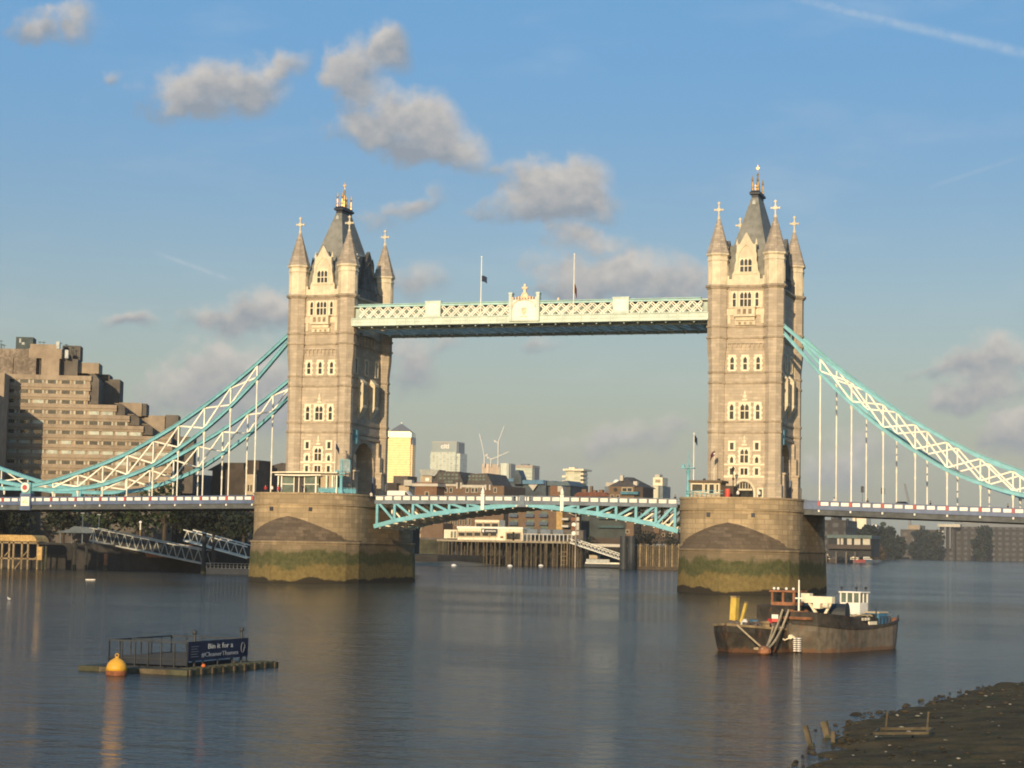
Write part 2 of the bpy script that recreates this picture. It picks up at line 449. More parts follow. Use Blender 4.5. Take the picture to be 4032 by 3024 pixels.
# ================================================================== RIVER, BANKS
def water_mat():
    m = bpy.data.materials.new('river_water'); m.use_nodes = True
    T = NT(m.node_tree); b = m.node_tree.nodes['Principled BSDF']
    geo = T.n('ShaderNodeNewGeometry'); P = geo.outputs['Position']
    big = T.noise(T.mapping(P, (.010, .022, 1)), 1.0, 4, .6)
    T.l(T.mix(T.rng(big, .35, .68), (.026, .028, .021), (.040, .038, .026)), b.inputs['Base Color'])
    b.inputs['IOR'].default_value = 1.33
    T.l(T.math('ADD', .035, T.math('MULTIPLY', T.rng(big, .35, .65), .07)), b.inputs['Roughness'])
    b.inputs['Specular IOR Level'].default_value = .5
    n1 = T.noise(T.mapping(P, (.55, 1.0, 1), rot=(0, 0, .35)), 1.0, 3, .55)
    n2 = T.noise(T.mapping(P, (2.0, 3.4, 1), rot=(0, 0, -.2)), 1.0, 4, .6)
    n3 = T.noise(T.mapping(P, (.09, .19, 1)), 1.0, 3, .5)
    h = T.math('ADD', T.math('ADD', T.math('MULTIPLY', n1, .30), T.math('MULTIPLY', n2, .21)), T.math('MULTIPLY', n3, .55))
    n4 = T.noise(T.mapping(P, (.20, .42, 1), rot=(0, 0, .15)), 1.0, 4, .62)
    h = T.math('ADD', h, T.math('MULTIPLY', n4, .8))
    bn = T.n('ShaderNodeBump'); bn.inputs['Strength'].default_value = 1.0; bn.inputs['Distance'].default_value = .25
    T.l(h, bn.inputs['Height']); T.l(bn.outputs[0], b.inputs['Normal'])
    silt = T.n('ShaderNodeBsdfDiffuse'); silt.inputs[0].default_value = (.034, .041, .042, 1)   # silt in the water dulls the mirror
    mx = T.n('ShaderNodeMixShader'); mx.inputs[0].default_value = .31
    T.l(b.outputs[0], mx.inputs[1]); T.l(silt.outputs[0], mx.inputs[2]); T.l(mx.outputs[0], m.node_tree.nodes['Material Output'].inputs[0])
    return m
mb = MB(); mb.add([(-8900, -880, 0), (8900, -880, 0), (8900, 9300, 0), (-8900, 9300, 0)], [(0, 1, 2, 3)])
structure(mb.build('water', water_mat()))

# ================================================================== PIERS
def outline_top(n=22):
    """upper pier plan: straight flanks and a rounded nose at each end"""
    a = []
    for i in range(n + 1):
        t = math.pi * i / n
        a.append((10.67 * math.copysign(abs(math.cos(t)) ** .8, math.cos(t)), -10.5 - 11.5 * abs(math.sin(t)) ** .9))
    return a                                   # from (+x) round the upstream nose to (-x)
def outline_low(n=22):
    a = []
    for i in range(n + 1):
        k = 1 - 2 * i / n                      # 1 .. -1
        a.append((10.6 * k, -13.6 - 14.6 * (1 - abs(k)) ** .56))
    return a
def ring(o, z, grow=0.0):
    up = [(x * (1 + grow / 10.67), y - (grow if y < -9 else 0), z) for x, y in o]
    dn = [(-x, -y, z) for x, y, z in up]
    return up + dn
def make_pier():
    t = thing('bridge_pier', 'stone river pier with arched cutwater under the left bridge tower, its flank in deep shade', 'bridge pier', (-41.15, 0, 0), 0, 'river piers of the bridge')
    ot, ol = outline_top(), outline_low()
    mb = MB(); mb.loft([ring(ot, 6), ring(ot, 14.15), ring(ot, 14.2, .22), ring(ot, 14.55, .22), ring(ot, 14.6, .08), ring(ot, 16.15, .08)])
    body = mb.build('body', pier_stone, t)
    mb = MB(); mb.loft([ring(ot, 16.152, .2), ring(ot, 16.5, .2)])
    mb.build('coping', pier_stone, t)
    mb = MB(); mb.loft([ring(ol, -4, .35), ring(ol, 5.0, .1), ring(ol, 7.2, 0), ring(ol, 7.25, .18), ring(ol, 7.55, .18), ring(ol, 7.6, 0)])
    mb.build('cutwater', pier_stone, t)
    n = len(ot)                                # the sloping cap, rising from the pointed cutwater to an arched line on the body
    for sgn in (1, -1):
        mb = MB(); rows = []
        for k in range(7):
            f = k / 6
            row = []
            for i in range(n):
                s_ = 1 - 2 * i / (n - 1)
                lx, ly = ol[i]; ux, uy = ot[i]
                zt = 8.1 + 4.1 * (1 - (abs(ux) / 10.67) ** 1.4)
                uy += .1
                z = 7.6 + (zt - 7.6) * (f ** .8)
                row.append((sgn * (lx + (ux - lx) * f), sgn * (ly + (uy - ly) * f), z))
            rows.append(row)
        mb.loft(rows, 0, False)
        mb.build('cutwater_cap', cap_stone, t)
    for x, y in ((-3.5, -21.0), (4.2, -20.6), (8.2, -17.0), (-8.6, -16.4)):
        mb = MB(); mb.box(x - .3, y - 1.05, 13.1, x + .3, y + .6, 13.8)
        mb.build('drain_hole', black_iron, t)
    return t
cap_stone = stone_mat('cap_stone', (.165, .118, .075), (.10, .075, .05), 1.9, .6, .35, .6, weed=False)  # dark staining and the slope's weaker sun, both put into the colour
pier = make_pier()
place(pier, (41.15, 0, 0), 'stone river pier with arched cutwater under the right bridge tower, above the moored barges')

# ================================================================== TOWERS
O8 = R(22.5)
def octa(mb, x, y, prof, mi=0): return mb.lathe(x, y, [(r / math.cos(O8), z) for r, z in prof], 8, O8, mi)
def window(parent, cx, z0, z1, w, lights=1, frame=.34, y=-9.3, toothed=True, transom=None, pointed=True, name='window'):
    """stone framed window: surround with quoin teeth, mullions, transom and pointed heads; the glass is its child"""
    f = MB(); yo, yi = y - .22, y - .004
    x0, x1 = cx - w / 2, cx + w / 2
    f.box(x0 - frame, yo, z0 - frame * .8, x0, yi, z1 + frame); f.box(x1, yo, z0 - frame * .8, x1 + frame, yi, z1 + frame)
    f.box(x0, yo, z1, x1, yi, z1 + frame); f.box(x0, yo, z0 - frame * .8, x1, yi, z0)
    if toothed:
        k = z0; odd = 0
        while k < z1:
            if odd % 2 == 0:
                f.box(x0 - frame * 1.45, yo + .05, k, x0 - frame, yi, min(z1, k + .42)); f.box(x1 + frame, yo + .05, k, x1 + frame * 1.45, yi, min(z1, k + .42))
            k += .45; odd += 1
    lw = w / lights
    for i in range(1, lights): f.box(x0 + lw * i - .07, yo + .04, z0, x0 + lw * i + .07, yi, z1)
    if transom: f.box(x0, yo + .06, transom - .08, x1, yi, transom + .08)
    if pointed:
        for i in range(lights):
            a = x0 + lw * i; h = lw * .62
            for s_ in (0, 1):
                xa = a if s_ == 0 else a + lw
                f.prism([(xa, z1), (xa, z1 - h), (a + lw / 2 + (-.18 if s_ == 0 else .18) * lw, z1 - h * .28), (a + lw / 2, z1)], 'y', yo + .07, yi)
    fr = f.build(name, trim_stone, parent)
    p = MB(); p.box(x0, y - .05, z0, x1, y - .002, z1)
    p.build('pane', glassdark, fr)
    return fr

def cross(mb, x, y, z0, z1, arm):
    mb.bar((x, y, z0), (x, y, z1), .2, .2)
    zc = z0 + (z1 - z0) * .5
    mb.box(x - arm, y - .1, zc - .12, x + arm, y + .1, zc + .12)
    for s_ in (-1, 1): mb.box(x + s_ * arm - .08, y - .13, zc - .2, x + s_ * arm + .08, y + .13, zc + .2)
    mb.box(x - .26, y - .16, z1 - .42, x + .26, y + .16, z1 - .2)
    mb.box(x - .3, y - .2, zc - .3, x + .3, y + .2, zc + .3)
    mb.lathe(x, y, [(.2, z0 - .4), (.34, z0 - .1), (.2, z0 + .25)], 8)

def make_tower():
    t = thing('bridge_tower', 'left bridge tower of tan stone, its shaded flank towards the high walkway', 'bridge tower', (-41.15, 0, 16.5 - 16.5), 0, 'the two main towers of the bridge')
    # walls: a front and a back slab and two side walls pierced by the roadway arch
    mb = MB()
    arch = [(-8.9, 16.5), (-8.9, 54.6), (8.9, 54.6), (8.9, 16.5), (5.0, 16.5), (5.0, 22.2)]
    arch += [(5.0 * math.cos(R(a)), 22.2 + 4.6 * math.sin(R(a))) for a in range(15, 180, 15)]
    arch += [(-5.0, 22.2), (-5.0, 16.5)]
    mb.prism(arch, 'x', -5.5, 5.5)
    mb.box(-5.0, -9.3, 16.48, 5.0, -8.902, 54.62); mb.box(-5.0, 8.902, 16.48, 5.0, 9.3, 54.62)
    wall = mb.build('wall', tower_stone, t)
    # corner turrets
    for sx in (-1, 1):
        for sy in (-1, 1):
            x, y = sx * 5.13, sy * 9.03
            mb = MB(); octa(mb, x, y, [(1.62, 16.4), (1.62, 19.0), (1.42, 19.2), (1.42, 40.0), (1.52, 41.2), (1.74, 43.4), (1.74, 53.9)])
            tu = mb.build('turret', tower_stone, t)
            mb = MB(); octa(mb, x, y, [(1.74, 54.6), (1.74, 57.9), (1.74, 58.9), (1.86, 59.05), (1.86, 59.3), (1.74, 59.45), (1.78, 59.8), (2.06, 60.05), (2.06, 60.3)])
            for a in range(8):                  # sunk panels on the facets read as thin raised ribs
                th = math.pi / 4 * a
                cx, cy = x + 1.75 * math.cos(th), y + 1.75 * math.sin(th)
                mb2 = MB(); mb2.box(-.04, -.3, 55.2, .05, -.2, 58.3); mb2.box(-.04, .2, 55.2, .05, .3, 58.3); mb2.box(-.04, -.2, 58.1, .05, .2, 58.3)
                mb2.xf(Matrix.Translation((cx, cy, 0)) @ Matrix.Rotation(th, 4, 'Z')); mb.add(mb2.v, mb2.f)
            mb.build('turret_top', cream_stone, tu)
            mb = MB(); octa(mb, x, y, [(2.0, 60.302), (1.9, 60.7), (1.72, 61.2), (.30, 66.5), (.2, 66.8)])
            for a in range(8):
                th = math.pi / 4 * a + O8
                for zz in (61.6, 62.9, 64.2, 65.3):
                    rr = (1.86 - (zz - 61.0) * .295)
                    mb.ball((x + rr * math.cos(th), y + rr * math.sin(th), zz), .16, n=5)
            sp = mb.build('spire', spire_stone, tu)
            mb = MB(); cross(mb, x, y, 66.9, 69.85, .78)
            mb.build('cross', cream_stone, tu)
    # string courses, cornice, corbel table
    mb = MB()
    for (z0, z1, pr) in ((28.15, 28.5, .16), (30.0, 30.35, .16), (36.95, 37.3, .16), (38.8, 39.15, .16), (45.0, 45.35, .2), (47.0, 47.35, .18), (53.95, 54.2, .2), (54.2, 54.6, .42)):
        r = 1.42 if z0 < 40 else 1.74
        for sx in (-1, 1):
            for sy in (-1, 1): octa(mb, sx * 5.13, sy * 9.03, [(r + pr, z0), (r + pr, z1)])
        rin = 5.13 - r
        for sy in (-1, 1): mb.box(-rin, sy * 9.29, z0, rin, sy * (9.3 + pr), z1)
        for sx in (-1, 1): mb.box(sx * 5.49, -9.03 + r, z0, sx * (5.5 + pr), 9.03 - r, z1)
    mb.build('string_course', cornice_stone, t)
    mb = MB()
    for k in range(18):                        # rounded corbels under the cornice
        mb.box(-3.2 + k * .372, -9.52, 53.55, -3.0 + k * .372, -9.302, 53.92)
    mb.build('corbel_table', tower_stone, t); mb = MB()
    for i in range(9):
        x = -3.2 + i * .8
        mb.box(x - .11, -9.58, 43.45, x + .11, -9.302, 44.1); mb.box(x - .09, -9.44, 42.95, x + .09, -9.302, 43.45)
    mb.box(-3.45, -9.62, 44.1, 3.45, -9.302, 44.4)
    mb.build('corbel_table', tower_stone, t)
    # cream panel of the upper storey, balcony
    mb = MB(); mb.box(-3.05, -9.40, 50.5, 3.05, -9.302, 53.55)
    mb.box(-3.25, -9.46, 47.7, -2.75, -9.302, 49.5); mb.box(2.75, -9.46, 47.7, 3.25, -9.302, 49.5); mb.box(-3.4, -9.5, 49.2, -1.85, -9.302, 50.3); mb.box(1.85, -9.5, 49.2, 3.4, -9.302, 50.3)
    mb.build('dressed_panel', cream_stone, t)
    mb = MB(); mb.box(-1.85, -10.5, 49.0, 1.85, -9.302, 50.5); mb.box(-2.0, -10.62, 50.4, 2.0, -9.302, 50.62); mb.box(-1.95, -10.58, 48.85, 1.95, -9.302, 49.05)
    mb.box(-1.75, -10.1, 48.2, 1.75, -9.302, 48.85); mb.box(-1.85, -9.8, 47.4, 1.85, -9.302, 48.2)
    bal = mb.build('balcony', cream_stone, t)
    for i in range(3):
        x = -1.0 + i * 1.0
        mb = MB(); mb.box(x - .3, -10.54, 49.3, x + .3, -10.5, 50.2); mb.build('carved_panel', carved_stone, bal)
        mb = MB(); mb.box(x - .22, -9.86, 47.5, x + .22, -9.8, 47.95); mb.build('carved_panel', carved_stone, bal)
    # windows of the river front (upstream face)
    for cx, lt, w in ((-1.95 - .1, 1, .56), (0.0, 3, 2.0), (2.05, 1, .56)):
        window(t, cx, 50.75, 53.3, w, lt, .2, y=-9.4, toothed=False, transom=52.1)
    for cx in (-2.35, 0, 2.35): window(t, cx, 39.45, 41.75, .66, 1, .36, transom=40.55)
    window(t, -2.35, 30.65, 33.3, .68, 1, .34, transom=32.1); window(t, 0, 30.65, 33.3, 1.5, 2, .34, transom=32.1); window(t, 2.35, 30.65, 33.3, .68, 1, .34, transom=32.1)
    for cx in (-2.25, 2.25):
        window(t, cx, 25.2, 26.45, .66, 1, .34, pointed=False, toothed=False)
        window(t, cx, 22.85, 24.0, .62, 1, .3); window(t, cx, 20.75, 21.9, .62, 1, .3, pointed=False)
    window(t, 0, 22.9, 25.3, 1.4, 2, .3, transom=24.3); window(t, 0, 20.75, 21.9, 1.25, 2, .3, pointed=False)
    mb = MB(); mb.box(-3.65, -9.42, 22.42, 3.65, -9.302, 22.72); mb.build('moulding', trim_stone, t)
    mb = MB(); mb.box(-3.65, -9.42, 20.25, 3.65, -9.302, 20.6); mb.build('moulding', trim_stone, t)
    for z in (33.9, 25.9):                     # finials above the middle windows
        mb = MB(); mb.box(-.45, -9.5, z, .45, -9.302, z + .3); mb.box(-.3, -9.48, z + .5, .3, -9.302, z + .95); mb.lathe(0, -9.42, [(.12, z + .2), (.3, z + .75), (.14, z + 1.1), (.24, z + 1.3), (.05, z + 1.8)], 8); mb.build('carved_finial', trim_stone, t)
    mb = MB()
    for z, x in ((33.55, 2.75),): mb.box(-x - .1, -9.45, z, x + .1, -9.302, z + .22)
    mb.build('moulding', cream_stone, t)
    # doorway at pier level
    a = MB(); pts = [(1.75 * math.cos(R(k)), 17.5 + 2.1 * math.sin(R(k))) for k in range(0, 181, 15)]
    outer = [(x * 1.2, 17.5 + (z - 17.5) * 1.2) for x, z in pts]
    a.prism([(2.1, 16.5)] + outer + [(-2.1, 16.5), (-1.75, 16.5)] + pts[::-1] + [(1.75, 16.5)], 'y', -9.62, -9.304)
    a.box(-1.5, -9.5, 18.0, 1.5, -9.303, 18.3)
    for i in range(6): a.box(-1.25 + i * .5 - .05, -9.45, 18.3, -1.25 + i * .5 + .05, -9.303, 19.35)
    d = a.build('doorway', cream_stone, t)
    mb = MB(); mb.prism([(1.7, 16.5), (1.7, 17.5)] + [(1.7 * math.cos(R(k)), 17.5 + 2.0 * math.sin(R(k))) for k in range(15, 180, 15)] + [(-1.7, 17.5), (-1.7, 16.5)], 'y', -9.37, -9.303)
    mb.build('door', glassdark, d)
    for cx in (-2.95, 2.95): window(t, cx, 16.9, 18.2, .62, 1, .22, toothed=False, pointed=False)
    # gables on the four sides, with parapets between gable and turret
    def gable(M, wide, name='gable', gm=None):
        k = wide
        g_ = MB(); out = [(-2.55 * k, 54.6), (-2.5 * k, 56.6), (-2.15 * k, 57.2), (-2.05 * k, 58.3), (-1.85 * k, 59.0), (-1.9 * k, 60.1), (-1.75 * k, 60.6), (-1.72 * k, 61.85), (-1.2 * k, 62.0), (-.25, 63.75), (0, 64.1)]
        out = out + [(-x, z) for x, z in out[::-1][1:]]
        g_.prism(out, 'y', -9.42, -8.7)
        g_.box(-2.1 * k, -9.56, 56.55, 2.1 * k, -9.422, 56.8)
        for s_ in (-1, 1):
            g_.bar((s_ * 1.5 * k, -9.5, 58.4), (s_ * 1.35 * k, -9.5, 60.2), .16, .14); g_.bar((s_ * 1.35 * k, -9.5, 60.2), (s_ * .6 * k, -9.5, 61.4), .16, .14); g_.bar((s_ * .6 * k, -9.5, 61.4), (0, -9.5, 61.9), .16, .14)
            g_.lathe(s_ * 1.75 * k, -9.06, [(.3, 61.85), (.22, 62.2), (.04, 63.0)], 6)
            # parapet with a notch and the little buttress beside the turret
            x0, x1 = s_ * 2.5 * k, s_ * (3.9 if wide == 1 else 7.4)
            g_.box(min(x0, x1), -9.4, 54.6, max(x0, x1), -9.0, 55.7)
            xa, xb = s_ * (2.5 * k + .55), x1
            g_.box(min(xa, xb), -9.4, 55.7, max(xa, xb), -9.0, 56.3)
        g_.prism([(-1.75 * k, 59.5), (1.75 * k, 59.5), (0, 63.2)], 'y', -8.7, -3.2, 1)
        g_.prism([(-1.75 * k, 54.6), (1.75 * k, 54.6), (1.75 * k, 59.5), (-1.75 * k, 59.5)], 'y', -8.7, -6.0, 1)
        g_.xf(M)
        return g_.build(name, [gm or cream_stone, slate], t)
    gf = gable(Matrix.Identity(4), 1.0)
    f = window(gf, 0, 56.95, 59.3, 2.1, 3, .14, y=-9.42, toothed=False, transom=58.0)
    gable(Matrix.Rotation(math.pi, 4, 'Z'), 1.0)
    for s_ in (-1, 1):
        gable(Matrix.Translation((s_ * -3.72, 0, 0)) @ Matrix.Rotation(s_ * math.pi / 2, 4, 'Z'), 1.35, gm=shade_stone)
    # roof, dark cap, gilded crest
    def rect(x, y, z): return [(-x, -y, z), (x, -y, z), (x, y, z), (-x, y, z)]
    mb = MB(); mb.loft([rect(4.9, 8.6, 54.62), rect(4.6, 8.3, 57.5), rect(3.35, 7.2, 60.5), rect(1.95, 5.0, 66.0), rect(.62, 2.45, 71.55)])
    rf = mb.build('roof', slate, t)
    mb = MB()
    for s_ in (-1, 1):
        mb.box(-3.0 * 1, s_ * 6.2 - .1, 62.0, 3.0, s_ * 6.2 + .1, 62.15)
        mb.prism([(-.3, 70.2), (.3, 70.2), (.3, 70.7), (0, 71.1), (-.3, 70.7)], 'y', s_ * 2.6, s_ * 3.2)
    mb.box(2.7, -.5, 63.4, 3.3, 3.4, 63.8); mb.box(-3.3, -.5, 63.4, -2.7, 3.4, 63.8)
    mb.build('roof_vent', ivory_grey, rf)
    mb = MB(); mb.loft([rect(.62, 2.45, 71.552), rect(.62, 2.45, 72.0), rect(.95, 2.8, 72.15), rect(.95, 2.8, 72.5), rect(.7, 2.5, 72.75), rect(.7, 2.5, 72.9)])
    mb.build('roof_collar', black_iron, rf)
    mb = MB()
    for y in (-2.2, 2.2):
        for x in (-.5, .5):
            mb.lathe(x, y, [(.24, 72.902), (.24, 73.3), (.16, 73.5), (.2, 74.4), (.1, 74.6), (.22, 74.85), (.03, 75.7)], 8)
    mb.lathe(0, 0, [(.42, 72.902), (.36, 74.2), (.2, 75.0), (.26, 75.4), (.1, 75.7), (.24, 76.2), (.06, 76.6), (.05, 77.3)], 8)
    mb.box(-.05, -.05, 77.3, .05, .05, 78.0); mb.box(-.32, -.06, 77.35, .32, .06, 77.55); mb.box(-.15, -.15, 77.1, .15, .15, 77.3)
    for s_ in (-1, 1):
        for q in (.7, 1.4, 2.1): mb.bar((0, s_ * q, 72.9), (0, s_ * q, 74.0), .08, .08)
        mb.bar((0, s_ * .3, 73.9), (0, s_ * 2.2, 73.6), .1, .1)
    mb.build('finial', gold, rf)
    # flanks: bay windows over the roadway, mouldings, buttresses of the gate arch
    for s_ in (-1, 1):
        X = s_ * 5.5
        for y in (-2.9, 2.9):
            mb = MB()
            mb.box(X, y - 1.0, 33.4, X + s_ * 1.15, y + 1.0, 38.2)
            mb.add([(X, y - 1.15, 33.39), (X + s_ * 1.15, y - 1.15, 33.39), (X + s_ * 1.15, y + 1.15, 33.39), (X, y + 1.15, 33.39), (X, y - .5, 31.2), (X, y + .5, 31.2)], [(0, 1, 2, 3), (0, 4, 1), (1, 4, 5, 2), (2, 5, 3), (0, 3, 5, 4)])
            mb.add([(X, y - 1.2, 38.21), (X + s_ * 1.2, y - 1.2, 38.21), (X + s_ * 1.2, y + 1.2, 38.21), (X, y + 1.2, 38.21), (X, y - .8, 39.4), (X, y + .8, 39.4)], [(3, 2, 1, 0), (0, 1, 4), (1, 2, 5, 4), (2, 3, 5), (0, 4, 5, 3)])
            bw = mb.build('bay_window', cream_stone, t)
            mb = MB()
            mb.box(X + s_ * 1.15, y - .92, 34.0, X + s_ * 1.17, y + .92, 37.9)  # pane widened so dark glass stands in for the bay's shaded face
            mb.build('pane', glassdark, bw)
            mb = MB()
            for q in (-.3, .3): mb.box(X + s_ * 1.172, y + q - .06, 34.0, X + s_ * 1.22, y + q + .06, 37.9)
            mb.build('mullion', shade_stone, bw)
        for y in (-5.2, 0.0, 5.2):
            f = MB()
            f.box(X, y - .9, 40.0, X + s_ * .16, y - .55, 43.0); f.box(X, y + .55, 40.0, X + s_ * .16, y + .9, 43.0); f.box(X, y - .55, 42.7, X + s_ * .16, y + .55, 43.0); f.box(X, y - .9, 39.7, X + s_ * .2, y + .9, 40.0)
            fr = f.build('window', cream_stone, t)
            p = MB(); p.box(X, y - .55, 40.0, X + s_ * .03, y + .55, 42.7); p.build('pane', glassdark, fr)
        for y in (-6.6, 6.6):                   # stepped buttresses at either side of the roadway arch
            mb = MB(); mb.box(X, y - .8, 16.5, X + s_ * 1.3, y + .8, 21.0); mb.box(X, y - .65, 21.0, X + s_ * .9, y + .65, 24.2); mb.box(X, y - .5, 24.2, X + s_ * .5, y + .5, 27.0)
            mb.box(X, y - .95, 20.9, X + s_ * 1.5, y + .95, 21.25)
            mb.build('gate_buttress', tower_stone, t)
        for y in (-4.6, 4.6):
            mb = MB(); mb.box(X + s_ * .02, y - .35, 16.6, X + s_ * .3, y + .35, 20.3); mb.build('gate_leaf', navy, t)
        mb = MB()
        mb.box(X, -7.4, 27.3, X + s_ * .25, 7.4, 27.7); mb.build('flank_moulding', tower_stone, t)
        mb = MB(); mb.box(X, -3.4, 47.4, X + s_ * .5, 3.4, 47.9); mb.build('flank_moulding', tower_stone, t)
        for y in (-3.2, -1.6, 0, 1.6, 3.2):
            mb = MB(); mb.box(X, y - .2, 45.4, X + s_ * .4, y + .2, 46.9); mb.build('flank_corbel', tower_stone, t)
        mb = MB(); mb.box(X, -6.05, 26.3, X + s_ * .9, -5.2, 28.9)
        mb.build('lantern_bracket', teal, t)
    return t
shade_stone = mat('shade_toned_stone', (.115, .105, .09), .9, var=.3, scale=.8, stain=.5)  # same stone as the front gables, with the flank's shade put into its colour
cornice_stone = mat('cornice_stone', (.37, .29, .20), .9, var=.2, stain=.35)
carved_stone = mat('carved_stone', (.34, .25, .16), .9, var=.3, scale=3)
ivory_grey = mat('lead_flashing', (.42, .42, .38), .6, var=.2)
tower = make_tower()
place(tower, (41.15, 0, 0), 'right bridge tower of tan stone, teal suspension chains running down from its flank')

# ================================================================== HIGH WALKWAYS
def make_walkway():
    t = thing('high_walkway', 'nearer high level walkway of pale green lattice girder carrying a painted crest', 'walkway', (0, -9.6, 48.4), 0, 'high level walkways between the towers')
    s_ = -1
    L = 34.5
    mb = MB(); mb.box(-L, -.75, .02, L, -.2, 1.42)
    mb.box(-L, -.95, 1.3, L, -.752, 1.48); mb.box(-L, -.92, -.02, L, -.752, .22); mb.box(-L, -.84, .62, L, -.752, .72)
    n = 38
    for i in range(n + 1):
        x = -L + 2 * L * i / n
        mb.box(x - .09, -.86, .24, x + .09, -.752, 1.28)
    mb.build('band_girder', pale_green, t)
    bays = [(-33.0, -19.6), (-16.4, -2.95), (2.95, 16.8), (20.0, 33.4)]
    for a, b in bays:
        mb = MB(); k = 7; w_ = (b - a) / k
        def clip(xa, za, xb, zb):
            if xa < a: za += (zb - za) * (a - xa) / (xb - xa); xa = a
            if xb > b: zb -= (zb - za) * (xb - b) / (xb - xa); xb = b
            return xa, za, xb, zb
        for i in range(-1, k + 1):
            for d in (0, 1):
                for off in (-.27, .27):
                    xa, xb = a + i * w_ + off, a + (i + 1.05) * w_ + off
                    za, zb = (1.5, 3.5) if d == 0 else (3.5, 1.5)
                    if xb <= a + .05 or xa >= b - .05: continue
                    q = clip(xa, za, xb, zb)
                    if q[2] - q[0] < .1: continue
                    yy = -.62 if d == 0 else -.48
                    mb.bar((q[0], yy, q[1]), (q[2], yy, q[3]), .12, .19, up=(0, 0, 1))
        mb.build('lattice', ivory, t)
    LR = 33.2; mb = MB(); mb.box(-LR, -.8, 3.5, LR, -.25, 3.78); mb.box(-LR, -.9, 3.95, LR, 0, 4.08); mb.box(-LR, -.6, 3.782, LR, -.35, 3.948)
    mb.build('top_rail', teal_rail, t)
    mb = MB()
    mb.box(-L, 3.0, 0.0, L, 3.4, 3.6); mb.box(-L, -.18, -.12, L, 2.98, .12)
    mb.box(-L, -.18, 3.62, L, 3.4, 3.9)
    mb.box(-L, .6, .5, L, .66, 3.4)
    mb.build('footway', soffit_bounce_paint, t)
    for i in range(26):
        x = -L + 2.6 * i + 1.3
        mb = MB(); mb.box(x - .12, -.15, -.34, x + .12, 2.95, -.122); mb.build('floor_beam', soffit_bounce_paint, t)
    mb = MB()
    mb.box(-L, 2.0, -.5, L, 2.2, -.124)
    mb.build('floor_stringer', soffit_bounce_paint, t)
    for xa, xb in ((-19.5, -16.5), (16.9, 19.9)):
        mb = MB(); mb.box(xa, -1.0, 1.49, xb, -.3, 4.35); mb.box(xa - .1, -1.08, 4.2, xb + .1, -.25, 4.42)
        o = mb.build('panel_box', pale_green, t)
        mb = MB(); mb.box(xa + .35, -1.04, 1.8, xb - .35, -1.0, 3.95)
        mb.build('painted_panel', white_panel, o)
    mb = MB(); mb.box(-2.9, -1.15, .3, 2.9, -.3, 4.3)
    for x in (-2.65, 2.65): mb.box(x - .3, -1.3, .3, x + .3, -.2, 5.4); mb.box(x - .38, -1.38, 5.3, x + .38, -.12, 5.62)
    cr = mb.build('crest_box', pale_green, t)
    mb = MB(); mb.box(-2.1, -1.2, .5, 2.1, -1.152, 4.0)
    mb.build('painted_panel', white_panel, cr)
    mb = MB()
    arc = [(2.2 * math.cos(R(a)), 2.9 + 1.4 * math.sin(R(a))) for a in range(0, 181, 15)]
    for p, q in zip(arc[:-1], arc[1:]): mb.bar((p[0], -1.22, p[1]), (q[0], -1.22, q[1]), .12, .3, up=(0, 1, 0))
    for i in range(9): mb.box(-2.2 + i * .55 - .12, -1.2, 4.3, -2.2 + i * .55 + .12, -.5, 4.75 + .25 * (1 - abs(i - 4) / 4))
    mb.prism([(-.9, 4.6), (.9, 4.6), (.45, 5.5), (.2, 5.7), (.25, 6.3), (.55, 6.35), (.55, 6.65), (.18, 6.65), (.16, 7.2), (-.16, 7.2), (-.18, 6.65), (-.55, 6.65), (-.55, 6.35), (-.25, 6.3), (-.2, 5.7), (-.45, 5.5)], 'y', -1.0, -.6)
    mb.prism([(-.5, 1.9), (0, 1.3), (.5, 1.9), (.5, 2.8), (-.5, 2.8)], 'y', -1.24, -1.2); mb.box(-.75, -1.23, 1.0, .75, -1.2, 1.2)
    mb.build('crest_carving', rosegold, cr)
    return t
soffit_bounce_paint = mat('grey_green_bounce_paint', (.40, .46, .40), .6, var=.2, scale=.8, stain=.3)  # paler tone stands in for light bounced up off the water
teal_rail = mat('pale_teal_rail_paint', (.36, .54, .50), .5, var=.12, stain=.15)
wk = make_walkway()
o = place(wk, (0, 9.6, 48.4), 'farther high level walkway, seen only from below behind the crested one', math.pi)
# bracing that ties the two walkways together
tb = thing('walkway_bracing', 'grey steel cross bracing slung between the two high walkways', 'bracing', (0, 0, 48.2))
mb = MB()
for i in range(26):
    x = -33.2 + 2.6 * i
    mb.bar((x, -6.1, .2), (x, 6.1, .2), .2, .3)
    mb.bar((x, -6.1, .2), (x + 2.6, 6.1, .2), .12, .12)
mb.build('tie_bar', soffit_bounce_paint, tb)
mb = MB()
for i in range(26):
    x = -33.2 + 2.6 * i
    mb.box(x - .16, 5.3, -.1, x + .16, 5.9, .06)
mb.build('gusset_plate', white_panel, tb)

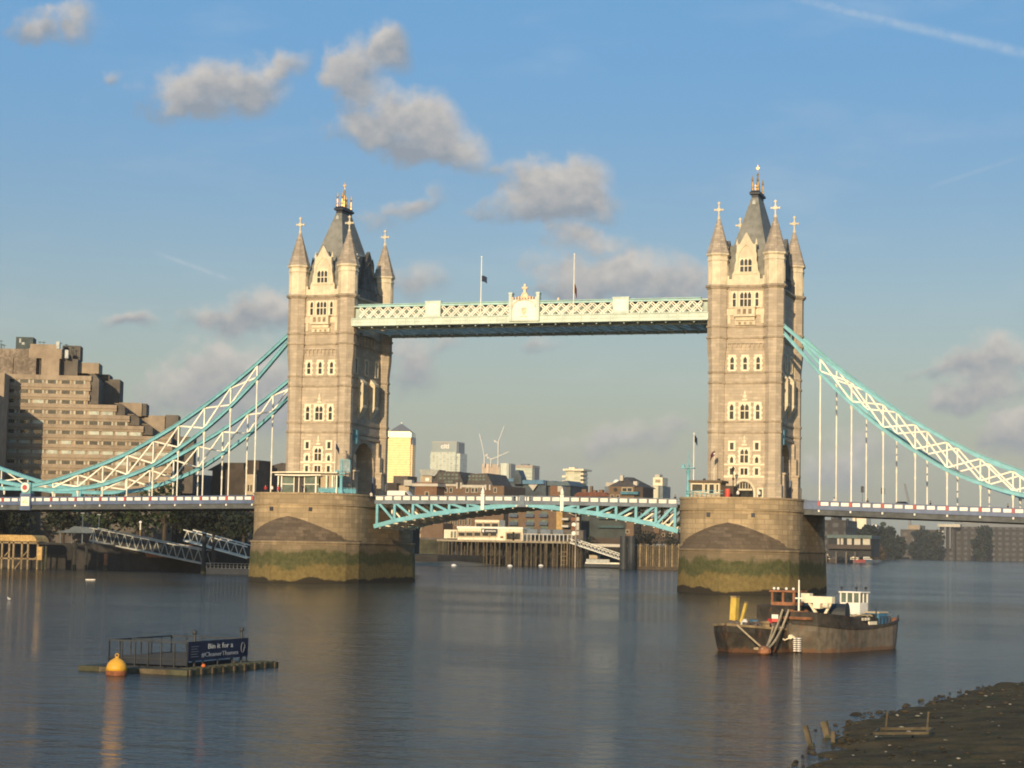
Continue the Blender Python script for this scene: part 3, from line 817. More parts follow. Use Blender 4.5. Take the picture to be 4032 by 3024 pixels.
def flag_mesh(name, parent, x, z, w, h, m, droop=.5):
    mb = MB(); rows = []
    for k in range(7):
        f = k / 6
        rows.append([(x + w * f, .12 * math.sin(f * 7), z - droop * f * f), (x + w * f, .12 * math.sin(f * 7 + .4), z - h - droop * f * f * 1.2)])
    vs = [p for r in rows for p in r] + [(p[0], p[1] + .03, p[2]) for r in rows for p in r]
    n = len(rows) * 2
    fs = [(2 * k, 2 * k + 1, 2 * k + 3, 2 * k + 2) for k in range(6)] + [(n + 2 * k, n + 2 * k + 2, n + 2 * k + 3, n + 2 * k + 1) for k in range(6)]
    mb.add(vs, fs); return mb.build(name, m, parent)
flag_blue = mat('dark_blue_flag', (.02, .03, .06), .9, var=.3, scale=3)
flag_red = mat('dark_red_flag', (.10, .03, .04), .9, var=.3, scale=3)
def flagpole(x, y, z, h, label, fl=None, r=.11):
    t = thing('flagpole', label, 'flagpole', (x, y, z), 0, 'white flagpoles')
    mb = MB(); mb.cyl((0, 0, 0), (0, 0, h), r, r * .65, 8); mb.ball((0, 0, h + .1), .16)
    mb.build('pole', ivory, t)
    if fl: flag_mesh('flag', t, .1, fl[0], fl[1], fl[2], fl[3], fl[4])
    return t
flagpole(-8.6, -10.4, 50.0, 10.8, 'white flagpole on the walkway left of the crest, dark blue flag at half height', (7.4, 1.0, 1.1, flag_blue, .35))
flagpole(9.4, -10.4, 50.0, 10.8, 'white flagpole on the walkway right of the crest, limp dark red flag', (5.4, .45, 1.6, flag_red, 1.0))

# ================================================================== BASCULES
CH = [(29.3, 10.3), (25.2, 11.45), (21.5, 12.15), (17.8, 12.75), (14.3, 13.25), (10.65, 13.7), (7.7, 14.05), (3.2, 14.55), (.12, 14.8)]
def chz(x):
    x = abs(x)
    for (xa, za), (xb, zb) in zip(CH[:-1], CH[1:]):
        if xb <= x <= xa: return zb + (za - zb) * (x - xb) / (xa - xb)
    return CH[0][1] if x > CH[0][0] else CH[-1][1]
def top_z(x): return 16.6 - .22 * (abs(x) / 29) ** 1.5
def make_bascule():
    t = thing('bascule_leaf', 'left lifting leaf of the roadway, teal truss, beside the left pier', 'bascule', (0, 0, 0), 0, 'the two lifting bascule leaves')
    xs = [.12] + [3.2, 7.7, 10.65, 14.3, 17.8, 21.5, 25.2, 28.7]
    for y in (-9.4, 9.4):
        mb = MB()
        pts = [(x, z) for x, z in CH]
        for (xa, za), (xb, zb) in zip(pts[:-1], pts[1:]):
            mb.bar((-xa, y, za + .3), (-xb, y, zb + .22), .45, .8)
        mb.prism([(-.12, 14.9), (-6.3, 14.5), (-6.3, 15.15), (-.12, 15.15)], 'y', y - .1, y + .1)
        mb.build('truss_chord', teal, t)
        mb = MB()
        for x in xs[3:]:
            mb.bar((-x, y, chz(x) + .3), (-x, y, 15.1), .42, .48, up=(1, 0, 0))
        st = xs[2:]
        for xa, xb in zip(st[:-1], st[1:]):
            mb.bar((-xa - .1, y, chz(xa) + .35), (-xb + .3, y, 15.0), .42, .42, up=(0, 1, 0))
        mb.build('truss_web', teal, t)
    mb = MB(); mb.loft([[(-29.2, y, top_z(29) - 1.45) for y in (-9.2, 9.2)] + [(-29.2, y, top_z(29) - 1.0) for y in (9.2, -9.2)],
                        [(-.1, y, top_z(0) - 1.45) for y in (-9.2, 9.2)] + [(-.1, y, top_z(0) - 1.0) for y in (9.2, -9.2)]])
    mb.build('deck', asphalt, t)
    for y in (-9.55, 9.55):
        mb = MB(); n = 16
        for i in range(n):
            xa, xb = .06 + i * 29.1 / n, .06 + (i + 1) * 29.1 / n
            mb.bar((-xa, y, top_z(xa) - 1.25), (-xb, y, top_z(xb) - 1.25), .3, .62)
            mb.bar((-xa, y, top_z(xa) - .05), (-xb, y, top_z(xb) - .05), .3, .16); mb.bar((-xa, y, top_z(xa) - .92), (-xb, y, top_z(xb) - .92), .34, .08)
            if i not in (0,): mb.box(-xa - .17, y - .16, top_z(xa) - .95, -xa + .17, y + .16, top_z(xa))
        mb.build('parapet_beam', slateblue, t)
        if y > 0: continue
        for i in range(n):
            xa = .06 + i * 29.1 / n; xm = xa + 29.1 / n / 2; zt = top_z(xm)
            if i == 0: continue
            p = MB(); p.box(-xm - .7, y - .1, zt - .84, -xm + .7, y + .1, zt - .18)
            pp = p.build('parapet_panel', white_panel, t)
            q = MB()
            for dx in (-.42, 0, .42):
                q.prism([(-xm + dx - .13, zt - .51), (-xm + dx, zt - .38), (-xm + dx + .13, zt - .51), (-xm + dx, zt - .64)], 'y', y - .125, y - .1)
            q.build('quatrefoil', rosegold, pp)
        for dx in (.55, 1.1):
            p = MB(); p.box(-dx - .15, y - .1, top_z(0) - .86, -dx + .15, y + .1, top_z(0) - .16); p.build('parapet_panel', white_panel, t)
    for y in (-4.7, 0, 4.7):                   # inner girders and the underside framing, cream painted
        mb = MB()
        for (xa, za), (xb, zb) in zip(CH[:-1], CH[1:]): mb.bar((-xa, y, za + .25), (-xb, y, zb + .2), .4, .5)
        for xa, xb in zip(xs[2:-1], xs[3:]): mb.bar((-xa - .1, y, chz(xa) + .35), (-xb + .3, y, 14.9), .3, .3, up=(0, 1, 0))
        for x in xs[3:]: mb.bar((-x + 1.1, y, chz(x) + .3), (-x + 1.1, y, 14.95), .25, .25, up=(1, 0, 0))
        mb.build('inner_girder', ivory, t)
    mb = MB()
    x = 2.0
    while x < 28.5:
        z = chz(x) - .14
        mb.bar((-x, -9.1, z), (-x, 9.1, z), .3, .42)
        mb.bar((-x, -9.1, z), (-x - 2.4, 9.1, chz(x + 2.4) - .16), .2, .3)
        x += 1.75
    mb.build('underside_bracing', ivory, t)
    mb = MB(); mb.box(-7.95, -9.95, 13.95, -7.35, -9.62, 16.65); mb.box(-8.02, -10.0, 16.66, -7.28, -9.58, 16.85)
    mb.build('fender_post', ivory, t)
    mb = MB(); mb.lathe(-7.65, -9.8, [(.3, 16.9), (.34, 17.3), (.12, 17.9), (.02, 18.3)], 8)
    mb.build('post_cap', ivory, t)
    return t
bl = make_bascule()
br_ = place(bl, (0, 0, 0), 'right lifting leaf of the roadway, teal truss, beside the right pier')
for c in br_.children_recursive:               # mirror image of the left leaf
    me = c.data.copy(); me.transform(Matrix.Scale(-1, 4, (1, 0, 0))); me.flip_normals(); c.data = me
t = thing('nose_bolt_housing', 'blue grey lock housing with two lamps where the bascule leaves meet', 'lock housing', (0, -9.7, 14.7))
mb = MB(); mb.box(-.5, -.25, .2, .5, .2, 2.0); mb.box(-.9, -.2, -.1, .9, .1, .25); mb.build('casing', slateblue, t)
for x in (-1.0, 1.0):
    mb = MB(); mb.ball((x, -.3, .05), .22); mb.build('lamp', white_panel, t)

# ================================================================== SIDE SPANS
def railtop(x): return 16.2 - .0168 * (-x - 52) if x < 0 else 16.4 - .0255 * (x - 52)
def side_span(x0, x1, hang, label):
    t = thing('side_span_deck', label, 'bridge deck', (0, 0, 0), 0, 'suspended side spans')
    s_ = 1 if x1 > x0 else -1
    n = 12
    for y in (-9.9, 9.9):
        mb, mg, mw = MB(), MB(), MB()
        for i in range(n):
            xa, xb = x0 + (x1 - x0) * i / n, x0 + (x1 - x0) * (i + 1) / n
            za, zb = railtop(xa), railtop(xb)
            mb.bar((xa, y, za - .1), (xb, y, zb - .1), .3, .2); mb.bar((xa, y, za - 1.22), (xb, y, zb - 1.22), .36, .72)
            mb.bar((xa, y, za - .55), (xb, y, zb - .55), .12, .7)
            mg.bar((xa, y + (.25 if y < 0 else -.25), za - 2.0), (xb, y + (.25 if y < 0 else -.25), zb - 2.0), .3, .84); mg.bar((xa, y, za - 2.46), (xb, y, zb - 2.46), .8, .14)
        mb.build('parapet_beam', navy, t); mg.build('girder', darkgirder, t)
        if y > 0: continue
        for k, hx in enumerate(hang):
            zt = railtop(hx)
            p = MB(); p.box(hx - .2, y - .24, zt - .92, hx + .2, y + .1, zt - .12)
            p.build('parapet_post', red_paint, t)
            p = MB(); p.box(hx - .13, y - .3, zt - 1.98, hx + .13, y + .3, zt - 1.62)
            p.build('girder_bracket', white_panel, t)
            if k + 1 < len(hang):
                step = (hang[k + 1] - hx) / 3.0
                for j in range(3):
                    xm = hx + step * (j + .5) + (.0 if j == 1 else (.06 * s_ if j == 0 else -.06 * s_)); zz = railtop(xm)
                    p = MB(); p.box(xm - .66, y - .13, zz - .84, xm + .66, y + .06, zz - .24)
                    p.build('parapet_panel', white_panel, t)
    mb = MB(); mb.loft([[(x0, -9.4, railtop(x0) - 1.5), (x0, 9.4, railtop(x0) - 1.5), (x0, 9.4, railtop(x0) - 1.1), (x0, -9.4, railtop(x0) - 1.1)],
                        [(x1, -9.4, railtop(x1) - 1.5), (x1, 9.4, railtop(x1) - 1.5), (x1, 9.4, railtop(x1) - 1.1), (x1, -9.4, railtop(x1) - 1.1)]])
    mb.build('deck', asphalt, t)
    mb = MB()
    for hx in hang: mb.box(hx - .2, -9.3, railtop(hx) - 2.3, hx + .2, 9.3, railtop(hx) - 1.502)
    mb.build('cross_girder', darkgirder, t)
    return t
HL = [-52.0] + [-(54.3 + 5.5 * k) for k in range(9)] + [-103.9, -109.4, -114.9]
HR = [52.0] + [54.6 + 5.5 * k for k in range(10)]
HL[0] = -51.9
side_span(-51.82, -126, HL[1:], 'left side span deck with blue parapet of white panels, in front of the hotel')
side_span(51.82, 121, HR[1:], 'right side span deck with blue parapet of white panels, in front of open river')

# chains
NX = [0, 6.45, 11.95, 17.5, 22.9, 28.3, 33.9, 39.4, 44.9, 50.4, 56.1]
NX = [47.85 + a for a in NX]; NX[1:] = [54.3, 59.8, 65.3, 70.8, 76.2, 81.8, 87.2, 92.7, 98.3, 103.9]
TZ = [46.9, 41.4, 37.2, 33.3, 29.8, 26.8, 24.0, 21.9, 20.1, 18.45, 17.35]
BZ = [45.7, 38.55, 33.2, 28.7, 24.95, 21.75, 19.55, 17.9, 17.1, 16.85, 16.95]
def make_chain():
    t = thing('suspension_chain', 'teal chain truss on the near side of the left span, from tower to red disc', 'suspension chain', (0, -9.5, 0), 0, 'teal suspension chains')
    for nm, Z, dz in (('top_chord', TZ, .12), ('bottom_chord', BZ, 0)):
        mb = MB()
        P = [(-x, 0, z + dz) for x, z in zip(NX, Z)]
        PP = [P[0]]
        for k in range(len(P) - 1):            # smooth the link polygon a little
            a, b, c, d = P[max(0, k - 1)], P[k], P[k + 1], P[min(len(P) - 1, k + 2)]
            for f in (.33, .67, 1.0):
                q = []
                for i in range(3):
                    q.append(.5 * ((2 * b[i]) + (-a[i] + c[i]) * f + (2 * a[i] - 5 * b[i] + 4 * c[i] - d[i]) * f * f + (-a[i] + 3 * b[i] - 3 * c[i] + d[i]) * f ** 3))
                PP.append(tuple(q))
        for a, b in zip(PP[:-1], PP[1:]):
            mb.bar(a, b, .55, .62); mb.bar((a[0], 0, a[2] + .33), (b[0], 0, b[2] + .33), .95, .1); mb.bar((a[0], 0, a[2] - .33), (b[0], 0, b[2] - .33), .95, .1)
        mb.build(nm, teal, t)
    for k in range(1, 10):
        a, b = NX[k], NX[k + 1]
        mb = MB()
        mb.bar((-a, 0, BZ[k] + .3), (-a, 0, TZ[k] - .2), .26, .3, up=(0, 1, 0))
        if k < 9:
            mb.bar((-a, -.16, TZ[k] - .35), (-b, -.16, BZ[k + 1] + .35), .14, .28, up=(0, 0, 1)); mb.bar((-a, .16, BZ[k] + .4), (-b, .16, TZ[k + 1] - .3), .14, .28, up=(0, 0, 1))
        mb.build('web_bracing', ivory, t)
        mb = MB(); zb = BZ[k] - .35; zd = railtop(-a) - .1
        if zb > zd + .1:
            h = min(.9, (zb - zd) * .8)
            mb.cyl((-a, 0, zd - .8), (-a, 0, zb - h * .5), .13, .13, 8); mb.cyl((-a, 0, zb - h), (-a, 0, zb + .05), .14, .36, 8)
            if zb - zd > 4: mb.cyl((-a, 0, (zb + zd) / 2 - .3), (-a, 0, (zb + zd) / 2 + .3), .18, .18, 8)
            mb.build('hanger', ivory, t)
    return t
ch = make_chain()
place(ch, (0, 9.5, 0), 'teal suspension chain truss on the far side of the left span, lower in the photo')
def mirror(o):
    for c in o.children_recursive:
        me = c.data.copy(); me.transform(Matrix.Scale(-1, 4, (1, 0, 0))); me.flip_normals(); c.data = me
mirror(place(ch, (0.3, -9.5, .1), 'teal suspension chain truss on the near side of the right span'))
mirror(place(ch, (0.0, 9.5, .1), 'teal suspension chain truss on the far side of the right span, behind the near one'))
# landward links beyond the pins
def land_chain(y, label):
    t = thing('landward_chain', label, 'suspension chain', (-103.95, y, 17.1), 0, 'short landward chain links')
    top = [(-.3, .3), (-6, 1.2), (-12, 2.7), (-18.5, 4.55), (-24, 6.3)]; bot = [(-.3, -.15), (-6, -.1), (-12, .75), (-18.5, 1.95), (-24, 3.4)]
    for nm, Q in (('top_chord', top), ('bottom_chord', bot)):
        mb = MB()
        for a, b in zip(Q[:-1], Q[1:]):
            mb.bar((a[0], 0, a[1]), (b[0], 0, b[1]), .55, .6); mb.bar((a[0], 0, a[1] + .32), (b[0], 0, b[1] + .32), .95, .1); mb.bar((a[0], 0, a[1] - .32), (b[0], 0, b[1] - .32), .95, .1)
        mb.build(nm, teal, t)
    mb = MB()
    for a, b, c, d in zip(top[:-1], top[1:], bot[:-1], bot[1:]):
        mb.bar((b[0], 0, d[1]), (b[0], 0, b[1]), .24, .26, up=(0, 1, 0)); mb.bar((a[0], -.1, a[1]), (d[0], -.1, d[1]), .14, .26); mb.bar((c[0], .1, c[1]), (b[0], .1, b[1]), .14, .26)
    mb.build('web_bracing', ivory, t)
    mb = MB(); mb.cyl((-5.5, 0, -1.3), (-5.5, 0, .1), .14, .34, 8); mb.build('hanger', ivory, t)
land_chain(-9.5, 'short teal chain rising from the red disc pin to the left edge')
land_chain(9.5, 'short teal chain rising to the left edge on the far side of the deck')
t = thing('chain_link_pylon', 'blue post with white ring and red disc pinning the near chain', 'pylon', (-103.95, -9.5, 13.0))
mb = MB(); mb.box(-1.0, -.85, 3.0, 1.0, .5, 5.2); mb.build('post', teal, t)
mb = MB(); mb.box(-1.2, -1.0, -.3, 1.2, .5, 2.998); mb.build('base', navy, t)
mb = MB(); mb.box(-.95, -1.06, .55, .95, -1.0, 2.35); pn = mb.build('badge_panel', white_panel, t)
mb = MB(); mb.box(-.6, -1.1, 1.1, .6, -1.062, 1.3); mb.box(-.15, -1.1, 1.3, .15, -1.062, 1.8); mb.box(-.45, -1.1, 1.3, -.25, -1.062, 1.6); mb.box(.25, -1.1, 1.3, .45, -1.062, 1.6); mb.build('badge_mark', rosegold, pn)
mb = MB(); mb.cyl((0, -1.25, 4.2), (0, -.86, 4.2), .95, .95, 20); rg = mb.build('ring', white_panel, t)
mb = MB(); mb.cyl((0, -1.4, 4.2), (0, -1.252, 4.2), .5, .5, 16); mb.build('disc', red_paint, rg)
t = thing('chain_link_pylon', 'plain blue link post pinning the far chain, half hidden behind the disc', 'pylon', (-103.95, 9.5, 13.0))
mb = MB(); mb.box(-1.2, -.5, -.3, 1.2, 1.0, 3.0); mb.box(-1.0, -.5, 3.0, 1.0, .85, 5.2); mb.build('post', teal, t)
# ================================================================== SMALL MATERIALS
rust = mat('rust_brown_paint', (.27, .115, .055), .8, var=.3, scale=2, stain=.4)
hull_black = mat('black_hull', (.052, .043, .033), .75, var=.4, scale=1.2, stain=.5, rusty=.55)
hull_grey = mat('grey_brown_hull', (.155, .125, .09), .8, var=.28, scale=1.2, stain=.55, rusty=.6)
wood_dark = mat('dark_timber', (.085, .06, .036), .9, var=.35, scale=1.5, stain=.5)
wood_grey = mat('weathered_timber', (.105, .08, .046), .9, var=.3, scale=2, stain=.4)
wood_tan = mat('tan_timber', (.27, .19, .10), .9, var=.3, scale=1.5, stain=.4)
wood_green = mat('green_slimed_timber', (.062, .058, .032), .9, var=.35, scale=1.5, stain=.4)
rope_m = mat('hemp_rope', (.42, .32, .19), .9, var=.2, scale=6)
yellow = mat('yellow_paint', (.58, .40, .075), .6, var=.15, scale=2, stain=.2)
buoy_yellow = mat('buoy_yellow', (.66, .33, .03), .5, var=.12, scale=2, stain=.15)
buoy_rust = mat('buoy_waterline', (.22, .075, .03), .8, var=.3, scale=3)
blue_paint = mat('blue_container_paint', (.055, .16, .26), .6, var=.2, scale=1.5, stain=.3)
steel_dark = mat('dark_steel', (.035, .037, .038), .6, var=.25, scale=1.5, stain=.2)
banner_m = mat('dark_blue_banner', (.012, .018, .045), .7, var=.15, scale=2)
cream_paint = mat('cream_paint', (.78, .66, .46), .6, var=.12, scale=1.2, stain=.25)
skin = mat('skin', (.45, .27, .18), .7)
cloth_dark = mat('dark_cloth', (.03, .03, .035), .9)
cloth_red = mat('red_cloth', (.45, .04, .04), .9)
cloth_white = mat('white_cloth', (.75, .70, .62), .9)
hair = mat('dark_hair', (.03, .02, .015), .9)
red_white = mat('red_sign', (.55, .08, .05), .6)
tarp = mat('mixed_cargo', (.14, .11, .09), .9, var=.5, scale=2.2)
brick = stone_mat('red_brick', (.235, .115, .062), (.2, .14, .09), .6, .2, .2, .3)
brown_brick = stone_mat('brown_brick', (.20, .125, .075), (.16, .11, .07), .6, .2, .2, .3)
dark_brick = stone_mat('dark_brick', (.095, .07, .052), (.08, .06, .05), .6, .2, .2, .3)
tile_roof = mat('dark_tile_roof', (.085, .07, .058), .85, var=.25, scale=.8, stain=.3)
tile_red = mat('red_tile_roof', (.16, .06, .035), .85, var=.25, scale=.8)
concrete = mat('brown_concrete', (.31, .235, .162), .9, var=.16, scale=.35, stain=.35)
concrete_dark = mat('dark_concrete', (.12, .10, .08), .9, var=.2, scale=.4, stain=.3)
concrete_pale = mat('pale_concrete', (.50, .44, .35), .85, var=.12, scale=.3, stain=.2)
blind = mat('pale_window_blind', (.42, .38, .29), .6, var=.25, scale=1.2)

# ================================================================== PERSON
def make_person(x, y, z, face, top, legs, label, hgt=1.72, group=None, hat=None):
    """a standing figure grown from a skeleton: legs, trunk, arms, neck and head in one skin"""
    t = thing('person', label, 'person', (x, y, z), face, group)
    k = hgt / 1.75
    V = [(0, 0, .95), (0, 0, 1.2), (0, 0, 1.42), (0, -.01, 1.5), (0, -.02, 1.6), (0, -.03, 1.72),
         (.1, 0, .9), (.11, -.02, .5), (.11, .03, .08), (.11, -.14, .04), (-.1, 0, .9), (-.11, .04, .5), (-.11, .08, .08), (-.11, -.08, .04),
         (.2, 0, 1.4), (.25, .02, 1.13), (.23, -.1, .88), (.22, -.14, .8), (-.2, 0, 1.4), (-.25, .02, 1.13), (-.23, -.06, .88), (-.22, -.1, .8)]
    Ed = [(0, 1), (1, 2), (2, 3), (3, 4), (4, 5), (0, 6), (6, 7), (7, 8), (8, 9), (0, 10), (10, 11), (11, 12), (12, 13),
          (2, 14), (14, 15), (15, 16), (16, 17), (2, 18), (18, 19), (19, 20), (20, 21)]
    rad = [.15, .14, .15, .06, .1, .09, .1, .065, .045, .045, .1, .065, .045, .045, .06, .048, .036, .04, .06, .048, .036, .04]
    me = bpy.data.meshes.new('body'); me.from_pydata([tuple(c * k for c in v) for v in V], Ed, [])
    o = bpy.data.objects.new('body', me); COL.objects.link(o)
    md = o.modifiers.new('skin', 'SKIN'); o.modifiers.new('sub', 'SUBSURF').levels = 1
    if not me.skin_vertices: bpy.ops.object.select_all(action='DESELECT')
    lay = me.skin_vertices[0] if len(me.skin_vertices) else None
    if lay:
        for i, r_ in enumerate(rad): lay.data[i].radius = (r_ * k, r_ * k * .85)
        lay.data[0].use_root = True
    dg = bpy.context.evaluated_depsgraph_get()
    nm = bpy.data.meshes.new_from_object(o.evaluated_get(dg))
    o.modifiers.clear(); o.data = nm; nm.name = 'body'
    for m in (top, legs, skin): nm.materials.append(m)
    for p in nm.polygons:
        c = p.center
        p.material_index = 2 if c.z > 1.5 * k or (abs(c.x) > .16 * k and c.z < .88 * k and c.z > .7 * k) else (1 if c.z < .95 * k else 0)
        p.use_smooth = True
    o.parent = t
    mb = MB(); mb.ball((0, .01 * k, 1.76 * k), .105 * k, n=10, sz=.8); mb.build('hair', hat or hair, t, smooth=True)
    mb = MB(); mb.ball((0, -.13 * k, 1.63 * k), .02 * k, n=6); mb.build('nose', skin, t)
    return t

# ================================================================== ON THE PIERS AND DECKS
def lamp_post(x, y, z, h, label, platform=True):
    t = thing('signal_post', label, 'post', (x, y, z), 0, 'teal posts on the bridge piers')
    mb = MB(); mb.lathe(0, 0, [(.5, 0), (.45, .5), (.3, .7), (.26, h * .8), (.42, h * .9), (.22, h * .95), (.2, h)], 10)
    mb.build('post', teal, t)
    if platform:
        mb = MB(); mb.box(-1.1, -.7, h, 1.1, .7, h + .15)
        for xx in (-1.0, -.4, .2, .8): mb.bar((xx, -.65, h + .15), (xx, -.65, h + .7), .07)
        mb.bar((-1.0, -.65, h + .7), (1.0, -.65, h + .7), .07); mb.box(-1.0, -.5, h + .15, -.6, .2, h + .65)
        mb.build('platform', teal, t)
        mb = MB(); mb.cyl((.1, 0, h), (.1, 0, h + 3.2), .12, .05, 6); mb.build('mast', teal, t)
    return t
# left pier: glazed kiosk
def kiosk():
    t = thing('glass_kiosk', 'glazed kiosk with curved cream roof standing on the left pier', 'kiosk', (0, 0, 0))
    Y0 = -17.0
    def X(u): return atY(u, 1900, Y0).x
    def Z(v): return atY(1150, v, Y0).z
    x0, x1 = X(1110), X(1255); zt, zb = Z(1872), 16.5
    xr = X(1320)
    mb = MB(); mb.box(x0, Y0, zb, x0 + .06, Y0 + 4, zt); mb.box(x0, Y0, zb, x1, Y0 + .06, zt); mb.build('glass_wall', glassgrey, t)
    mb = MB(); mb.box(x1 + .1, Y0 + .6, zb, xr - .8, Y0 + 3.5, zt - .1); mb.build('side_room', cream_wall, t)
    mb = MB(); mb.box(xr - .8, Y0 + .7, zb, xr, Y0 + 3.4, zt - .2); mb.build('side_room', dark_door, t)
    for u in (1098, 1111, 1246, 1288, 1311, 1327):
        mb = MB(); xx = X(u); mb.box(xx - .13, Y0 - .3, zb, xx + .13, Y0 - .05, zt + .05); mb.build('column', ivory, t)
    mb = MB()
    for u in (1158, 1177, 1199): mb.box(X(u) - .07, Y0 - .06, zb, X(u) + .07, Y0 - .01, zt)
    mb.box(x0, Y0 - .05, (zb + zt) / 2 - .05, X(1158), Y0 - .01, (zb + zt) / 2 + .08); mb.box(X(1200), Y0 - .05, (zb + zt) / 2 - .05, x1, Y0 - .01, (zb + zt) / 2 + .08)
    mb.build('glazing_bar', ivory, t)
    mb = MB(); mb.box(X(1160), Y0 - .04, zb, X(1176), Y0 - .008, zt - .1); mb.box(X(1180), Y0 - .04, zb, X(1198), Y0 - .008, zt - .1); mb.build('door', dark_door, t)
    mb = MB(); rows = []
    a, b = X(1078), X(1335)
    for i in range(13):
        f = i / 12; x = a + (b - a) * f; bul = math.sin(math.pi * min(1, f / .85)) * .32 if f < .85 else 0
        rows.append([(x, Y0 - 1.0 - .8 * math.sin(math.pi * f), zt + .42), (x, Y0 + 5, zt + .42), (x, Y0 + 5, zt + .62 + bul * .6), (x, Y0 - 1.0 - .8 * math.sin(math.pi * f), zt + .62 + bul * .35)])
    mb.loft(rows); mb.build('roof', cream_paint, t)
    mb = MB(); c, d = X(1087), X(1267)
    for i in range(10):
        f, g_ = i / 10, (i + 1) / 10
        mb.bar((c + (d - c) * f, Y0 - .5 - .7 * math.sin(math.pi * f), zt + .12 - .12 * math.sin(math.pi * f)), (c + (d - c) * g_, Y0 - .5 - .7 * math.sin(math.pi * g_), zt + .12 - .12 * math.sin(math.pi * g_)), .2, .22)
    mb.build('fascia', ivory, t)
cream_wall = mat('tan_render', (.44, .34, .22), .85, var=.1)
dark_door = mat('dark_joinery', (.045, .035, .03), .6, var=.2)
kiosk()
def railing(pts, label, h=1.05, infill=True):
    t = thing('railing', label, 'railing', (0, 0, 0), 0, 'teal railings on the piers')
    mb = MB()
    for a, b in zip(pts[:-1], pts[1:]):
        a, b = Vector(a), Vector(b); n = max(1, int((b - a).length / .9))
        for k in range(n): p = a.lerp(b, k / n); mb.bar(p, p + Vector((0, 0, h)), .09)
        for q in (h, h * .55): mb.bar(a + Vector((0, 0, q)), b + Vector((0, 0, q)), .07)
    mb.build('rail', teal, t)
    if infill:
        mb = MB()
        for a, b in zip(pts[:-1], pts[1:]):
            a, b = Vector(a), Vector(b)
            mb.bar(a + Vector((0, .05, h * .5)), b + Vector((0, .05, h * .5)), .03, h * .7)
        mb.build('infill_panel', teal, t)
railing([(-36.5, -19.0, 16.5), (-33.5, -16.8, 16.5), (-31.4, -13.6, 16.5)], 'teal railing on the left pier beside the glass kiosk')
lamp_post(-33.2, -16.4, 16.5, 3.6, 'teal post with lookout platform at the right corner of the left pier')
o = thing('notice_board', 'blue grey notice board on the teal platform by the left tower', 'board', (-32.6, -16.2, 20.4))
mb = MB(); mb.box(-1.0, -.06, .1, 1.0, .06, 2.3); mb.build('panel', mat('grey_blue_board', (.25, .30, .30), .6, var=.2, scale=2), o)
mb = MB(); mb.box(-1.05, -.1, 0, -.95, .1, 2.35); mb.box(.95, -.1, 0, 1.05, .1, 2.35); mb.box(-1.05, -.1, 2.3, 1.05, .1, 2.4); mb.build('frame', teal, o)
flagpole(-34.4, -16.8, 16.5, 9.4, 'white flagpole by the left pier kiosk, dark flag blown down', (9.2, .7, 1.0, flag_blue, .9), .08)
# right pier: control cabin
def cabin():
    t = thing('control_cabin', 'tan control cabin with dark windows and flat brown roof on the right pier', 'cabin', (0, 0, 0))
    Y0 = -18.5
    def X(u): return atY(u, 1900, Y0).x
    x0, x1 = X(2719), X(2836); zt = atY(2780, 1900, Y0).z; zb = 16.5
    mb = MB(); mb.box(x0, Y0, zb, x1, Y0 + 4.5, zt); mb.build('wall', cream_wall, t)
    mb = MB(); mb.box(x0 - .3, Y0 - .4, zt + .003, x1 + .4, Y0 + 4.9, zt + .4); mb.build('roof', mat('brown_roof_edge', (.12, .085, .055), .8), t)
    for a, b, top, bot in ((2726, 2766, 1907, 1935), (2776, 2786, 1907, 1937), (2794, 2812, 1907, 1944), (2821, 2829, 1907, 1937)):
        f = MB(); za, zc = atY(2780, bot, Y0).z, atY(2780, top, Y0).z
        f.box(X(a) - .12, Y0 - .1, za - .12, X(b) + .12, Y0 - .002, zc + .14); fr = f.build('window', cream_paint, t)
        p = MB(); p.box(X(a), Y0 - .13, za, X(b), Y0 - .102, zc); p.build('pane', glassdark, fr)
    mb = MB()
    for u in (2768, 2826): mb.cyl((X(u), Y0 + 1, zt + .4), (X(u), Y0 + 1, zt + .75), .3, .2, 8)
    mb.build('roof_vent', steel_dark, t)
    mb = MB(); mb.box(x1, Y0 + .6, zb, x1 + 2.2, Y0 + 4, zt - .5); mb.build('annexe', dark_brick, t)
cabin()
railing([(32.6, -17.6, 16.5), (35.0, -20.2, 16.5), (38.5, -21.6, 16.5), (40.2, -21.9, 16.5)], 'teal railing round the cabin on the right pier', 1.05, False)
lamp_post(32.9, -17.2, 16.5, 5.0, 'teal signal post with crosswise platform at the left corner of the right pier')
flagpole(33.9, -17.4, 16.5, 11.0, 'tall white flagpole left of the control cabin, small dark flag', (10.8, .5, 1.2, flag_blue, .6), .09)
flagpole(37.0, -15.0, 16.5, 7.6, 'short thin flagpole behind the control cabin, faded red flag', (8.2, -.8, .9, flag_red, .8), .05)
t = thing('litter_bin', 'red cylindrical bin beside the control cabin on the right pier', 'bin', (40.9, -21.6, 16.5))
mb = MB(); mb.lathe(0, 0, [(.42, 0), (.45, .1), (.45, 1.2), (.4, 1.25)], 12); mb.build('drum', mat('bright_red_plastic', (.65, .07, .04), .45), t)
mb = MB(); mb.lathe(0, 0, [(.47, 1.252), (.47, 1.34), (.2, 1.42)], 12); mb.build('lid', mat('orange_red_lid', (.6, .13, .07), .45), t)
